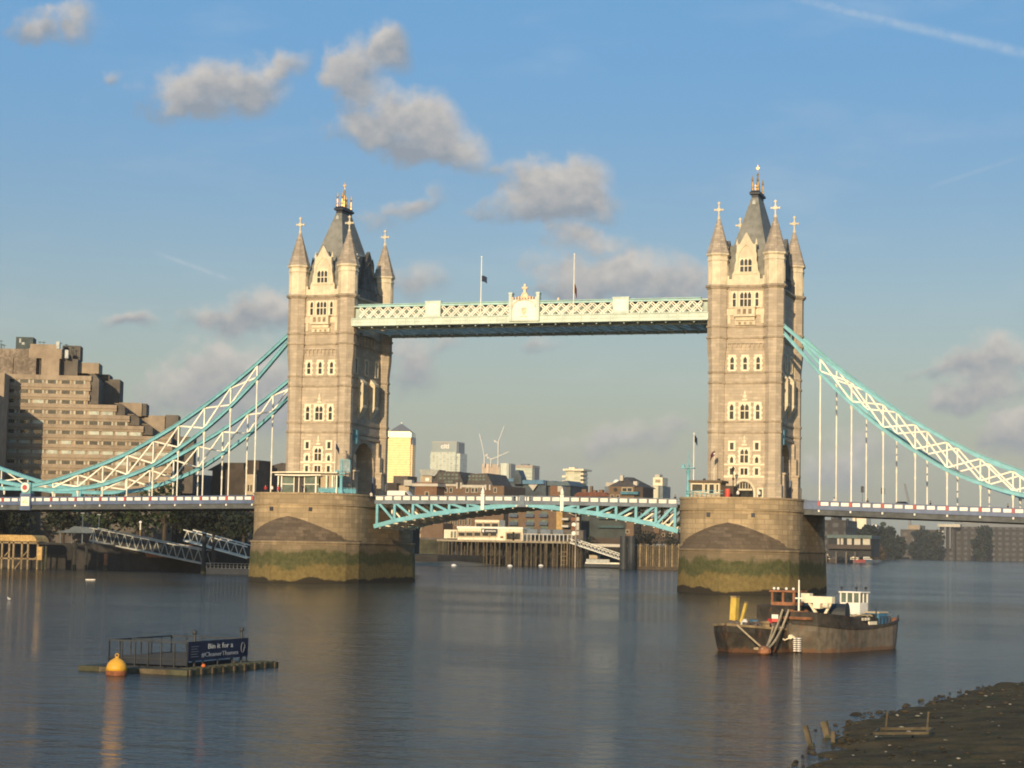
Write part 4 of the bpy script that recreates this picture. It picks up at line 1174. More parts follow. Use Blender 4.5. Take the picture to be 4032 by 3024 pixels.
def street_lamp(x, y, z, h, label):
    t = thing('street_lamp', label, 'street lamp', (x, y, z))
    mb = MB(); mb.lathe(0, 0, [(.22, 0), (.14, .5), (.09, 1), (.07, h)], 8); mb.build('post', black_iron, t)
    mb = MB(); mb.lathe(0, 0, [(.1, h), (.3, h + .5), (.32, h + .55), (.05, h + .9)], 8); mb.build('lantern', black_iron, t)
    for s_ in (-1, 1):
        mb = MB(); mb.lathe(s_ * .0, 0, [(.12, h - 1.5), (.2, h - 1.2), (.05, h - 1.0)], 8); mb.build('collar', black_iron, t)
street_lamp(40.3, -14.5, 16.5, 4.6, 'black iron lamp before the arched doorway of the right tower')

# white van and cars on the road
def van(x, y, z, rz, label):
    t = thing('white_van', label, 'van', (x, y, z), rz)
    prof = [(-2.6, .35), (-2.6, 1.95), (-2.45, 2.05), (.9, 2.05), (1.25, 1.95), (1.95, 1.2), (2.55, 1.0), (2.62, .35)]
    mb = MB(); mb.prism(prof, 'y', -.95, .95); mb.build('body', white_panel, t)
    mb = MB(); mb.prism([(1.0, 1.25), (1.85, 1.2), (1.25, 1.85), (1.0, 1.85)], 'y', -.97, .97); mb.build('window', glassdark, t)
    for a in (-1.7, 1.7):
        for s_ in (-1, 1):
            mb = MB(); mb.cyl((a, s_ * .8, .35), (a, s_ * .98, .35), .35, .35, 14); wh = mb.build('wheel', black_iron, t)
            mb = MB(); mb.cyl((a, s_ * .985, .35), (a, s_ * 1.0, .35), .2, .2, 10); mb.build('rim', ivory_grey, wh)
    return t
def car(x, y, z, rz, m, label):
    t = thing('car', label, 'car', (x, y, z), rz, 'cars on the bridge')
    mb = MB(); mb.prism([(-2.1, .3), (-2.1, .85), (-1.5, 1.0), (1.2, .95), (2.05, .75), (2.1, .3)], 'y', -.85, .85); mb.build('body', m, t)
    mb = MB(); mb.loft([[(-1.6, -.78, .98), (1.1, -.78, .95), (1.1, .78, .95), (-1.6, .78, .98)], [(-1.1, -.62, 1.45), (.4, -.62, 1.45), (.4, .62, 1.45), (-1.1, .62, 1.45)]]); mb.build('cabin', glassdark, t)
    for a in (-1.3, 1.3):
        for s_ in (-1, 1):
            mb = MB(); mb.cyl((a, s_ * .7, .3), (a, s_ * .87, .3), .3, .3, 12); mb.build('wheel', black_iron, t)
van(-25.4, -5.5, 15.35, 0, 'white panel van driving onto the left bascule')
car(68.8, -6.3, 14.95, 0, steel_dark, 'dark car on the right side span, only its roof above the parapet')
t = thing('traffic_signal', 'dark traffic signal on a slim pole beyond the right span parapet, left one', 'traffic signal', (61.2, -4.0, 15.0))
mb = MB(); mb.cyl((0, 0, 0), (0, 0, 3.8), .05, .05, 6); mb.build('pole', slateblue, t)
mb = MB(); mb.box(-.25, -.2, 3.0, .2, .2, 4.1)
for q in (3.1, 3.45, 3.8): mb.bar((.2, 0, q + .1), (.5, 0, q), .25, .06)
mb.build('lamp_head', black_iron, t)
place(t, (64.6, -3.0, 14.8), 'dark traffic signal on a slim pole beyond the right span parapet, right one')
# people seen above the parapets
make_person(-48.0, -17.6, 16.2, .3, cloth_red, cloth_dark, 'person in a red top leaning at the left end of the left pier')
make_person(-46.2, -18.6, 16.2, -.2, cloth_white, cloth_dark, 'person in a white top on the left pier beside the kiosk columns')
make_person(-44.8, -18.8, 16.1, .1, cloth_red, cloth_dark, 'person in a dark red top just left of the kiosk glass')
make_person(-39.8, -18.9, 16.4, .1, cloth_dark, cloth_dark, 'person in dark clothes before the kiosk doors')
make_person(-30.2, -9.0, 15.4, .6, cloth_white, cloth_dark, 'person in white at the hinge of the left bascule')
make_person(28.4, -8.3, 15.35, .2, cloth_dark, cloth_dark, 'person in dark clothes walking on the right bascule near the teal post')
make_person(57.0, -8.6, 15.2, .2, cloth_white, cloth_dark, 'person in pale top on the right span between the first two hangers')
make_person(62.8, -8.6, 15.05, .2, cloth_dark, cloth_dark, 'person in dark clothes on the right span near the traffic signals')
make_person(73.6, -8.6, 14.75, 1.2, cloth_dark, cloth_dark, 'person in dark clothes right of the car on the right span')
make_person(86.6, -8.6, 14.4, 1.2, cloth_dark, cloth_dark, 'person in dark clothes farthest right on the right span')
make_person(46.0, -19.8, 16.1, .4, cloth_white, cloth_dark, 'person in a pale top by the small door of the right tower')
make_person(42.4, -20.2, 16.1, -.3, cloth_white, cloth_dark, 'person in white in front of the arched doorway of the right tower')

# ================================================================== BARGES
AX = R(17.5)
ROTB = -AX            # local +y runs from bow to stern
def hull(mb, L, B, zk, zg, bow_rake=1.2, full=.6, mi=0, top_in=0.0):
    """lofted hull: round full bow at -y, tapering transom at +y"""
    rings = []
    for i in range(15):
        f = i / 14; y = -L / 2 + L * f
        wb = min(1, (f / .26)) ; wb = math.sin(wb * math.pi / 2) ** full if f < .26 else 1
        ws = 1 if f < .78 else 1 - .45 * ((f - .78) / .22) ** 1.6
        b = max(.12, B / 2 * wb * ws); sheer = .55 * (2 * f - .9) ** 2
        rk = bow_rake * (1 - f / .26) if f < .26 else (-.8 * (f - .8) / .2 if f > .8 else 0)
        zt = zg + sheer
        rings.append([(-b * .92, y + rk, -.6), (-b * .98, y + rk * .5, .25), (-b, y, zt - .45), (-b, y, zt), (b, y, zt), (b, y, zt - .45), (b * .98, y + rk * .5, .25), (b * .92, y + rk, -.6)])
    mb.loft(rings); return rings
def barges():
    # ---- big grey barge in front
    t = thing('moored_barge', 'grey brown barge with a rounded bow and white wheelhouse, moored before the right pier', 'barge', (90.6, -206.2, 0), ROTB, 'barges moored side by side')
    L, B = 15.4, 4.9
    mb = MB(); rings = hull(mb, L, B, 0, 1.7, full=.42)
    mb.build('hull', hull_grey, t, smooth=False)
    mb = MB()                                   # dark bulwark band round the gunwale
    for a, b in zip(rings[:-1], rings[1:]):
        for j in (3, 4): mb.bar((a[j][0], a[j][1], a[j][2] + .04), (b[j][0], b[j][1], b[j][2] + .04), .16, .22)
    mb.build('rubbing_strake', hull_black, t)
    mb = MB()                                   # tall dark bulwark round the forepart
    for a, b in zip(rings[1:9], rings[2:10]):
        for j in (3, 4):
            h0, h1 = [(.95 if r[3][1] < -3 else max(.2, .95 - (r[3][1] + 3) * .2)) for r in (a, b)]
            ins = .04 if j == 3 else -.04
            mb.loft([[(a[j][0] + ins, a[j][1], a[j][2]), (a[j][0] + ins * 3, a[j][1], a[j][2]), (a[j][0] + ins * 3, a[j][1], a[j][2] + h0), (a[j][0] + ins, a[j][1], a[j][2] + h0)],
                     [(b[j][0] + ins, b[j][1], b[j][2]), (b[j][0] + ins * 3, b[j][1], b[j][2]), (b[j][0] + ins * 3, b[j][1], b[j][2] + h1), (b[j][0] + ins, b[j][1], b[j][2] + h1)]])
    a = rings[1]; mb.box(a[3][0] + .05, a[3][1] - .04, a[3][2] - .1, a[4][0] - .05, a[3][1] + .06, a[3][2] + .95)
    mb.build('bulwark', hull_black, t)
    mb = MB(); mb.box(-1.9, -5.3, 1.6, 1.9, 3.0, 2.4); mb.box(-1.7, -5.0, 2.4, 1.7, 2.6, 2.48); mb.build('hold_coaming', hull_black, t)
    mb = MB(); mb.box(-1.3, -6.9, 2.4, 1.3, -5.6, 2.6); mb.cyl((-.6, -6.4, 2.6), (-.6, -6.4, 3.1), .16, .16, 8); mb.cyl((.6, -6.4, 2.6), (.6, -6.4, 3.1), .16, .16, 8); mb.bar((-.8, -6.4, 2.95), (.8, -6.4, 2.95), .14); mb.build('bow_bitts', rust, t)
    mb = MB(); mb.cyl((-.6, -2.6, 2.75), (1.7, -2.0, 2.75), .8, .8, 18); mb.cyl((-.68, -2.62, 2.75), (-.6, -2.6, 2.75), .88, .88, 18); mb.cyl((1.7, -2.0, 2.75), (1.78, -1.98, 2.75), .88, .88, 18); mb.box(-.6, -3.0, 1.75, 1.8, -1.4, 2.3); mb.build('winch_drum', steel_dark, t)
    mb = MB(); mb.box(-.8, -5.0, 2.5, .1, -4.4, 2.95); mb.box(.3, -4.8, 2.5, .9, -4.2, 2.85); mb.cyl((1.2, -4.3, 2.5), (1.2, -4.3, 2.95), .25, .25, 10); mb.build('deck_gear', steel_dark, t)
    # white wheelhouse aft
    WX = Matrix.Translation((-.75, 1.0, .62)) @ Matrix.Diagonal((.74, .74, .74, 1))
    mb = MB(); mb.box(-1.15, 3.3, 1.2, 1.15, 5.2, 3.9); mb.box(-1.25, 3.15, 4.92, 1.3, 5.4, 5.05)
    for x in (-1.1, -.38, .36, 1.1):
        for y in (3.35, 5.15): mb.box(x - .07, y - .07, 3.9, x + .07, y + .07, 4.92)
    mb.box(-1.15, 4.2, 3.9, -1.03, 4.32, 4.92); mb.box(1.03, 4.2, 3.9, 1.15, 4.32, 4.92)
    mb.xf(WX); wh = mb.build('wheelhouse', white_panel, t)
    mb = MB(); mb.box(-1.05, 3.38, 3.9, 1.05, 5.12, 4.9); mb.xf(WX); mb.build('glazing', glassgrey, wh)
    mb = MB()
    for x, y in ((-1.0, 3.4), (.3, 4.2), (1.0, 5.0)): mb.cyl((x, y, 5.05), (x, y, 5.35), .05, .05, 6); mb.ball((x, y, 5.42), .16)
    mb.xf(WX); mb.build('navigation_lamp', steel_dark, wh)
    mb = MB(); mb.box(.55, 3.4, 1.7, 1.75, 4.9, 2.75); bx = mb.build('blue_locker', blue_paint, t)
    mb = MB(); mb.box(.5, 3.35, 2.752, 1.8, 4.95, 2.86); mb.build('lid', cream_wall, bx)
    mb = MB(); mb.box(.9, 2.2, 1.7, 1.6, 3.2, 2.7); mb.cyl((1.7, 3.0, 2.4), (1.7, 3.0, 3.2), .05, .05, 6); mb.build('engine_box', steel_dark, t)
    mb = MB()
    for yy in (2.9, 3.5, 4.1, 4.7): mb.bar((2.1, yy, 1.6), (2.1, yy, 2.5), .05)
    mb.bar((2.1, 2.9, 2.5), (2.1, 4.7, 2.5), .05); mb.build('guard_rail', steel_dark, t)
    # the white gantry and mast over the foredeck
    mb = MB(); mb.box(-.7, -4.9, 3.6, 1.95, -4.4, 4.1); mb.box(-.75, -4.95, 3.8, .1, -4.35, 4.3); mb.bar((-.1, -4.65, 3.7), (.6, -4.7, 2.8), .18); mb.bar((1.8, -4.65, 3.7), (1.3, -4.7, 2.8), .18)
    mb.cyl((1.3, -4.95, 3.45), (1.7, -4.95, 3.45), .2, .2, 8); mb.box(.45, -5.0, 3.2, 1.0, -4.4, 3.6)
    mb.build('gantry', cream_paint, t)
    mb = MB(); mb.cyl((-.1, -6.2, 2.5), (-.1, -6.2, 5.3), .08, .05, 8); mb.box(-.4, -6.24, 3.9, .2, -6.16, 4.0); mb.build('mast', ivory, t)
    # draught marks and hawse on the bow
    mb = MB()
    for x, zz in ((.45, .12), (.78, .12)):
        for k in range(7): mb.box(x - .09, -7.86, zz + k * .15, x + .09, -7.6, zz + k * .15 + .08)
    mb.build('draught_marks', white_panel, t)
    mb = MB(); mb.cyl((-.7, -7.86, 1.62), (-.7, -7.6, 1.62), .22, .22, 12); mb.cyl((.1, -7.88, 1.15), (.1, -7.6, 1.15), .17, .17, 10)
    mb.bar((-.7, -7.84, 1.5), (-.85, -7.84, 1.15), .08); mb.bar((-.85, -7.84, 1.15), (-.35, -7.84, .9), .08); mb.bar((-.35, -7.84, .9), (.1, -7.86, 1.1), .08); mb.bar((.15, -7.84, 1.1), (.45, -7.84, 1.15), .1)
    mb.build('hawse_ring', cream_paint, t)
    mb = MB()
    mb.box(2.36, .3, 1.95, 2.47, 1.6, 2.2)
    for k in range(3): mb.box(2.46, -1.0 + k * .5, 2.3, 2.5, -.7 + k * .5, 2.5)
    mb.build('name_plate', cream_paint, t)
    for x, yy in ((-1.9, -3.5), (1.95, 5.6), (1.6, 6.6), (-1.7, 6.4)):
        mb = MB(); mb.cyl((x, yy, 1.6), (x, yy, 2.35), .13, .16, 8); mb.bar((x - .25, yy, 2.2), (x + .25, yy, 2.2), .1); mb.build('bollard', rust, t)
    mb = MB(); P = [(1.2 + .5 * math.cos(a * .7), 1.5 + .9 * math.sin(a * .9), 2.55 + .05 * (a % 3)) for a in range(16)]; mb.tube(P, .05, 5); mb.build('hose', rope_m, t)
    mb = MB()
    for k in range(7): mb.bar((-1.8, -4.6 + k * 1.2, 2.4), (-1.8, -4.6 + k * 1.2, 3.3), .045)
    mb.bar((-1.8, -4.6, 3.3), (-1.8, 2.6, 3.3), .045); mb.bar((-1.8, -4.6, 2.85), (-1.8, 2.6, 2.85), .035); mb.build('hand_rail', steel_dark, t)
    # ---- dark barge behind, to the left
    q = thing('moored_barge', 'black barge with rust brown wheelhouse and yellow spud posts, left of the grey one', 'barge', (87.0, -207.8, 0), ROTB, 'barges moored side by side')
    mb = MB(); rings = hull(mb, 19.0, 5.0, 0, 1.55, full=.42); mb.build('hull', hull_black, q)
    mb = MB()
    for a, b in zip(rings[:-1], rings[1:]):
        for j in (3, 4): mb.bar((a[j][0], a[j][1], a[j][2] + .03), (b[j][0], b[j][1], b[j][2] + .03), .2, .16)
    mb.build('rubbing_strake', wood_tan, q)
    mb = MB(); mb.box(-1.7, -1.8, 1.5, 1.6, 6.5, 3.3); mb.build('deckhouse', hull_black, q)
    mb = MB(); zb = 3.303
    mb.box(-.9, -1.0, zb, 1.1, .6, zb + .25); mb.box(-1.0, -1.15, zb + 1.0, 1.25, .75, zb + 1.14)
    for x in (-.82, .1, 1.02):
        for y in (-.92, .52): mb.box(x - .08, y - .08, zb + .25, x + .08, y + .08, zb + 1.0)
    wh = mb.build('wheelhouse', rust, q)
    mb = MB(); mb.box(-.8, -.9, zb + .26, 1.0, .5, zb + .99); mb.build('glazing', glassdark, wh)
    mb = MB()
    for x in (-.7, -.35, .35, .95): mb.ball((x, -.9, zb + 1.26), .11)
    mb.build('search_lamp', white_panel, wh)
    mb = MB(); mb.box(-1.7, -7.4, 1.5, 1.7, -1.9, 1.75)
    for k in range(44):
        x, y = random.uniform(-1.6, 1.7), random.uniform(-7.0, -2.2); s_ = random.uniform(.14, .34)
        c2 = MB(); c2.box(-s_, -s_ * .7, 0, s_, s_ * .7, s_ * random.uniform(.6, 1.6)); c2.xf(Matrix.Translation((x, y, 1.75)) @ Matrix.Rotation(random.random() * 3, 4, 'Z') @ Matrix.Rotation(random.uniform(-.3, .3), 4, 'X')); mb.add(c2.v, c2.f)
    mb.build('deck_cargo', tarp, q)
    return t, q
bA, bB = barges()
def spud(x, y, z, h, r, lean, label):
    t = thing('spud_post', label, 'post', (x, y, z), ROTB)
    mb = MB(); mb.bar((0, 0, 0), (lean, 0, h), r, r); mb.build('post', yellow, t)
    mb = MB(); mb.bar((lean, 0, h), (lean * 1.02, 0, h + .12), r * 1.1, r * 1.1); mb.build('cap', wood_tan, t)
def onB(x, y, z, base):
    return Matrix.Translation(base) @ Matrix.Rotation(ROTB, 4, 'Z') @ Vector((x, y, z))
p = onB(-1.3, -6.0, 1.75, (87.0, -207.8, 0)); spud(p.x, p.y, p.z, 2.15, .48, .12, 'thick yellow post standing on the foredeck of the black barge')
p = onB(-.75, -6.0, 1.75, (87.0, -207.8, 0)); spud(p.x, p.y, p.z, 1.75, .2, .5, 'thin leaning yellow post beside the thick one on the black barge')
p = onB(1.2, -4.2, 1.85, (87.0, -207.8, 0))
t = thing('warning_sign', 'white and red sign standing amid cargo on the black barge', 'sign', p, 0)
mb = MB(); mb.box(-.24, -.04, .55, .24, .04, .85); mb.build('panel', white_panel, t)
mb = MB(); mb.box(-.24, -.05, .3, .24, .05, .547); mb.build('panel', red_white, t)
mb = MB(); mb.cyl((0, .1, -.6), (0, .1, .7), .04, .05, 6); mb.build('post', steel_dark, t)
cargo_cols = [cloth_red, blue_paint, white_panel, wood_tan, rust, steel_dark, cloth_white]
cargo_lab = ['red bundle', 'blue crate', 'white sack', 'tan crate', 'rust brown box', 'dark grey box', 'pale sack']
cargo_spot = [(.6, -3.9, 'right of the sign'), (-.5, -4.4, 'beside the yellow posts'), (1.5, -3.4, 'next to the deckhouse corner'), (1.3, -5.9, 'under the sign'), (.2, -2.8, 'in the middle of the cargo'), (-1.2, -3.2, 'on the far side of the cargo'), (.0, -6.6, 'near the bow')]
for m_, l_, (x, y, wh_) in zip(cargo_cols, cargo_lab, cargo_spot):
    p = onB(x, y, 1.95, (87.0, -207.8, 0))
    t = thing('cargo_' + l_.split()[-1], l_ + ' on the black barge, ' + wh_, 'cargo', p, random.random(), 'loose cargo on the black barge')
    mb = MB(); s_ = .27
    if 'sack' in l_ or 'bundle' in l_: mb.lathe(0, 0, [(s_ * .8, -.2), (s_, 0), (s_ * .9, .2), (s_ * .4, .36), (s_ * .5, .42)], 9, sx=1.2)
    else: mb.box(-s_, -s_ * .8, -.2, s_, s_ * .8, .3)
    mb.build('cover' if 'sack' in l_ or 'bundle' in l_ else 'case', m_, t)
    mb = MB(); mb.bar((-s_ * 1.05, 0, .1), (s_ * 1.05, 0, .1), s_ * 1.75, .05); mb.build('strap', wood_dark, t)
def rope(pts, r, label, sag=0.0):
    P = []
    for a, b in zip(pts[:-1], pts[1:]):
        a, b = Vector(a), Vector(b)
        for k in range(8):
            f = k / 8; q = a.lerp(b, f); q.z -= sag * 4 * f * (1 - f); P.append(q)
    P.append(Vector(pts[-1]))
    mb = MB(); mb.tube(P, r, 6); return tag(mb.build('mooring_rope', rope_m), label, 'rope', 'mooring ropes at the barges')
bowA = onB(-.7, -7.6, 3.1, (90.6, -206.2, 0)); bowA2 = onB(-.2, -7.6, 3.1, (90.6, -206.2, 0))
knot = atZ(3008, 2560, .35)
rope([bowA, knot], .075, 'thick twin rope from the grey barge bow down to the mooring float, left strand', .35)
rope([bowA2, knot + Vector((.15, .1, .05))], .075, 'thick twin rope from the grey barge bow down to the mooring float, right strand', .5)
rope([onB(.9, -9.3, 2.0, (87.0, -207.8, 0)), knot + Vector((-.05, 0, .1))], .07, 'thin rope hanging straight from the black barge bow to the float', .02)
rope([onB(2.3, -6.5, 1.9, (87.0, -207.8, 0)), knot + Vector((.05, .05, .1))], .07, 'thin slack rope from the black barge side to the float', .25)
t = thing('mooring_float', 'tangle of rust coloured mooring float and rope at the barge bows', 'float', knot)
mb = MB(); mb.lathe(0, 0, [(.2, -.4), (.5, -.2), (.5, .1), (.2, .3)], 10); mb.build('drum', rust, t)
mb = MB()
for k in range(9):
    a = random.uniform(0, 6.28); mb.cyl((.4 * math.cos(a), .4 * math.sin(a), .05), (.4 * math.cos(a + 1) - .5 * random.random(), .5 * math.sin(a + 1), .1), .09, .09, 6)
mb.build('rope_coil', rope_m, t)

# ================================================================== DEBRIS RAFT AND BUOY
def text_mesh(s, size, ext=.006, bold=0.0):
    cu = bpy.data.curves.new('lettering', 'FONT'); cu.body = s; cu.size = size; cu.extrude = ext; cu.offset = bold; cu.resolution_u = 2
    o = bpy.data.objects.new('lettering', cu); COL.objects.link(o)
    dg = bpy.context.evaluated_depsgraph_get(); me = bpy.data.meshes.new_from_object(o.evaluated_get(dg))
    bpy.data.objects.remove(o); bpy.data.curves.remove(cu); return me
def raft():
    A = atZ(738, 2640, .28); Bp = atZ(1098, 2606, .28); Cp = atZ(330, 2618, .28)     # near corner, right end, left end
    ex = (Bp - A); Lx = ex.length; ang = math.atan2(ex.y, ex.x)
    ey = Vector((-math.sin(ang), math.cos(ang), 0))
    Wd = abs((Cp - A).dot(ey)); off = (Cp - A).dot(Vector((math.cos(ang), math.sin(ang), 0)))
    t = thing('debris_collector_raft', 'low timber raft with a steel cage for catching river litter', 'raft', (A.x, A.y, 0), ang)
    W = max(5.2, min(Wd, 8.0))
    mb = MB(); mb.box(0, .02, -.45, Lx, 1.3, .28); mb.build('pontoon', wood_green, t)
    mb = MB(); mb.box(0, W - 1.3, -.45, Lx, W, .28); mb.build('pontoon', wood_green, t)
    mb = MB(); mb.box(.02, 1.32, -.4, 1.2, W - 1.32, .26); mb.build('pontoon', wood_grey, t)
    mb = MB(); mb.box(Lx - 1.3, 1.32, -.4, Lx - .02, W - 1.32, .26); mb.build('pontoon', wood_grey, t)
    mb = MB()
    x = .3
    while x < Lx: mb.box(x - .1, -.06, -.3, x + .1, .018, .3); x += 1.2
    mb.build('fender', wood_dark, t)
    return t, A, ang, Lx, W
rf_, rA, rang, rL, rW = raft()

def raft_cage():
    t = rf_
    M = Matrix.Translation((rA.x, rA.y, 0)) @ Matrix.Rotation(rang, 4, 'Z'); Mi = M.inverted()
    loc = lambda u, v, z: Mi @ atZ(u, v, z)
    c0 = loc(738, 2603, .68); cr = loc(992, 2588, .68); cl_ = loc(430, 2589, .68)
    x0, y0 = c0.x, c0.y; x1 = cr.x * 1.13; y1 = min(cl_.y, rW - .15)
    H = 1.68
    mb = MB()
    def fence(a, b, n, inner=False):
        for k in range(n + 1):
            p = Vector(a).lerp(Vector(b), k / n); mb.bar(p, p + Vector((0, 0, H - .28)), .065)
        mb.bar((a[0], a[1], H), (b[0], b[1], H), .085); mb.bar((a[0], a[1], .72), (b[0], b[1], .72), .05)
    fence((x0, y0, .28), (x0, y1, .28), 6); fence((x0, y1, .28), (x1, y1, .28), 6); fence((x1, y1, .28), (x1, y0, .28), 5); fence((x0, y0, .28), (x1, y0, .28), 4)
    mb.bar((x0 + 2.2, y0, H), (x0 + 2.2, y1, H), .05)
    mb.build('cage_frame', steel_dark, t)
    mb = MB(); mb.add([(x0 + .04, y0, .4), (x0 + .04, y1, .4), (x0 + .04, y1, .78), (x0 + .04, y0, 1.2), (x0 + .1, y0, .4), (x0 + .1, y1, .4), (x0 + .1, y1, .78), (x0 + .1, y0, 1.2)], [(0, 3, 2, 1), (4, 5, 6, 7), (0, 1, 5, 4), (1, 2, 6, 5), (2, 3, 7, 6), (3, 0, 4, 7)])
    mb.box(x0 + .6, y0 + .7, -.1, x1 - .5, y1 - .6, .5)
    mb.build('litter_net', black_iron, t)
    # banner on the side that faces right
    mb = MB(); n = 12; rows = []
    for k in range(n + 1):
        f = k / n; x = x0 - .06 + (x1 - x0 + .12) * f
        w_ = .03 * math.sin(f * 15)
        rows.append([(x, y0 - .07 + w_, .66), (x, y0 - .05 + w_, .66), (x, y0 - .05, H + .06), (x, y0 - .07, H + .06)])
    mb.loft(rows); bn = mb.build('banner', banner_m, t)
    Lb = x1 - x0
    def letter(s_, size, fx, z, width, m):
        z += .30
        me = text_mesh(s_, size)
        xs = [v.co.x for v in me.vertices]; wdt = max(xs) - min(xs); k = width / wdt
        me.transform(Matrix.Translation((x0 + Lb * fx, y0 - .115, z)) @ Matrix.Rotation(math.pi / 2, 4, 'X') @ Matrix.Diagonal((k, 1, 1, 1)))
        me.name = 'lettering'; me.materials.clear(); me.materials.append(m)
        o = bpy.data.objects.new('lettering', me); COL.objects.link(o); o.parent = bn
    pale = mat('banner_lettering', (.50, .50, .48), .7, var=.05)
    letter('Bin it for a', .42, .30, .98, Lb * .42, pale)
    letter('#CleanerThames', .36, .20, .55, Lb * .62, mat('banner_grey_lettering', (.28, .30, .34), .7, var=.05))
    mb = MB()
    for k in range(5): mb.box(x0 + Lb * .03, y0 - .115, .88 + k * .14, x0 + Lb * (.15 - .02 * (k % 2)), y0 - .107, .92 + k * .14)
    mb.build('small_print', mat('banner_faint_print', (.14, .15, .18), .7, var=.05), bn)
    mb = MB(); P = [(x0 + Lb * .90 + .25 * math.cos(a * .5) * (1 - a * .03), y0 - .115, 1.18 + .36 * math.sin(a * .5) * (1 - a * .03)) for a in range(0, 14)]
    mb.tube(P, .022, 5); mb.build('swirl_mark', mat('banner_faint_print', (.14, .15, .18)), bn)
    for u, v in ((780, 2526), (973, 2524)):
        xx = x0 + (x1 - x0) * (.13 if u < 900 else .93)
        mb = MB(); mb.cyl((xx, y0 + .1, .3), (xx, y0 + .1, 2.3), .09, .08, 8); mb.lathe(xx, y0 + .1, [(.08, 2.1), (.15, 2.2), (.15, 2.3), (.08, 2.36)], 8); mb.build('lamp_post', steel_dark, t)
    o_ = M @ Vector((x0 + 1.1, .6, .28))
    tag(MB().ball((0, 0, .1), .12).xf(Matrix.Translation(o_)).build('fishing_float', mat('orange_plastic', (.7, .16, .04), .5)), 'small orange float lying on the raft deck below the banner', 'float')
    mb = MB()
    for k in range(14): mb.box(x0 - .4 + k * .66, .15, .282, x0 - .05 + k * .66, 1.1, .33)
    mb.build('deck_plank', wood_green, t)
raft_cage()
def buoy():
    p = atZ(458, 2658, 0)
    t = thing('mooring_buoy', 'round yellow mooring buoy with rusty waterline floating by the raft', 'buoy', p)
    r = .57
    mb = MB(); mb.lathe(0, 0, [(r, .25), (r * .97, .42), (r * .85, .62), (r * .60, .79), (r * .24, .91), (.08, .94)], 24); mb.build('float', buoy_yellow, t, smooth=True)
    mb = MB(); mb.lathe(0, 0, [(r * .6, -.45), (r * .93, -.1), (r * .995, .15), (r, .249)], 24); mb.build('waterline_band', buoy_rust, t, smooth=True)
    mb = MB(); mb.cyl((0, 0, .92), (0, 0, 1.0), .1, .08, 8)
    P = [(.1 * math.cos(a * .6), 0, 1.06 + .1 * math.sin(a * .6)) for a in range(12)]; mb.tube(P, .025, 5); mb.build('ring', buoy_yellow, t)
buoy()

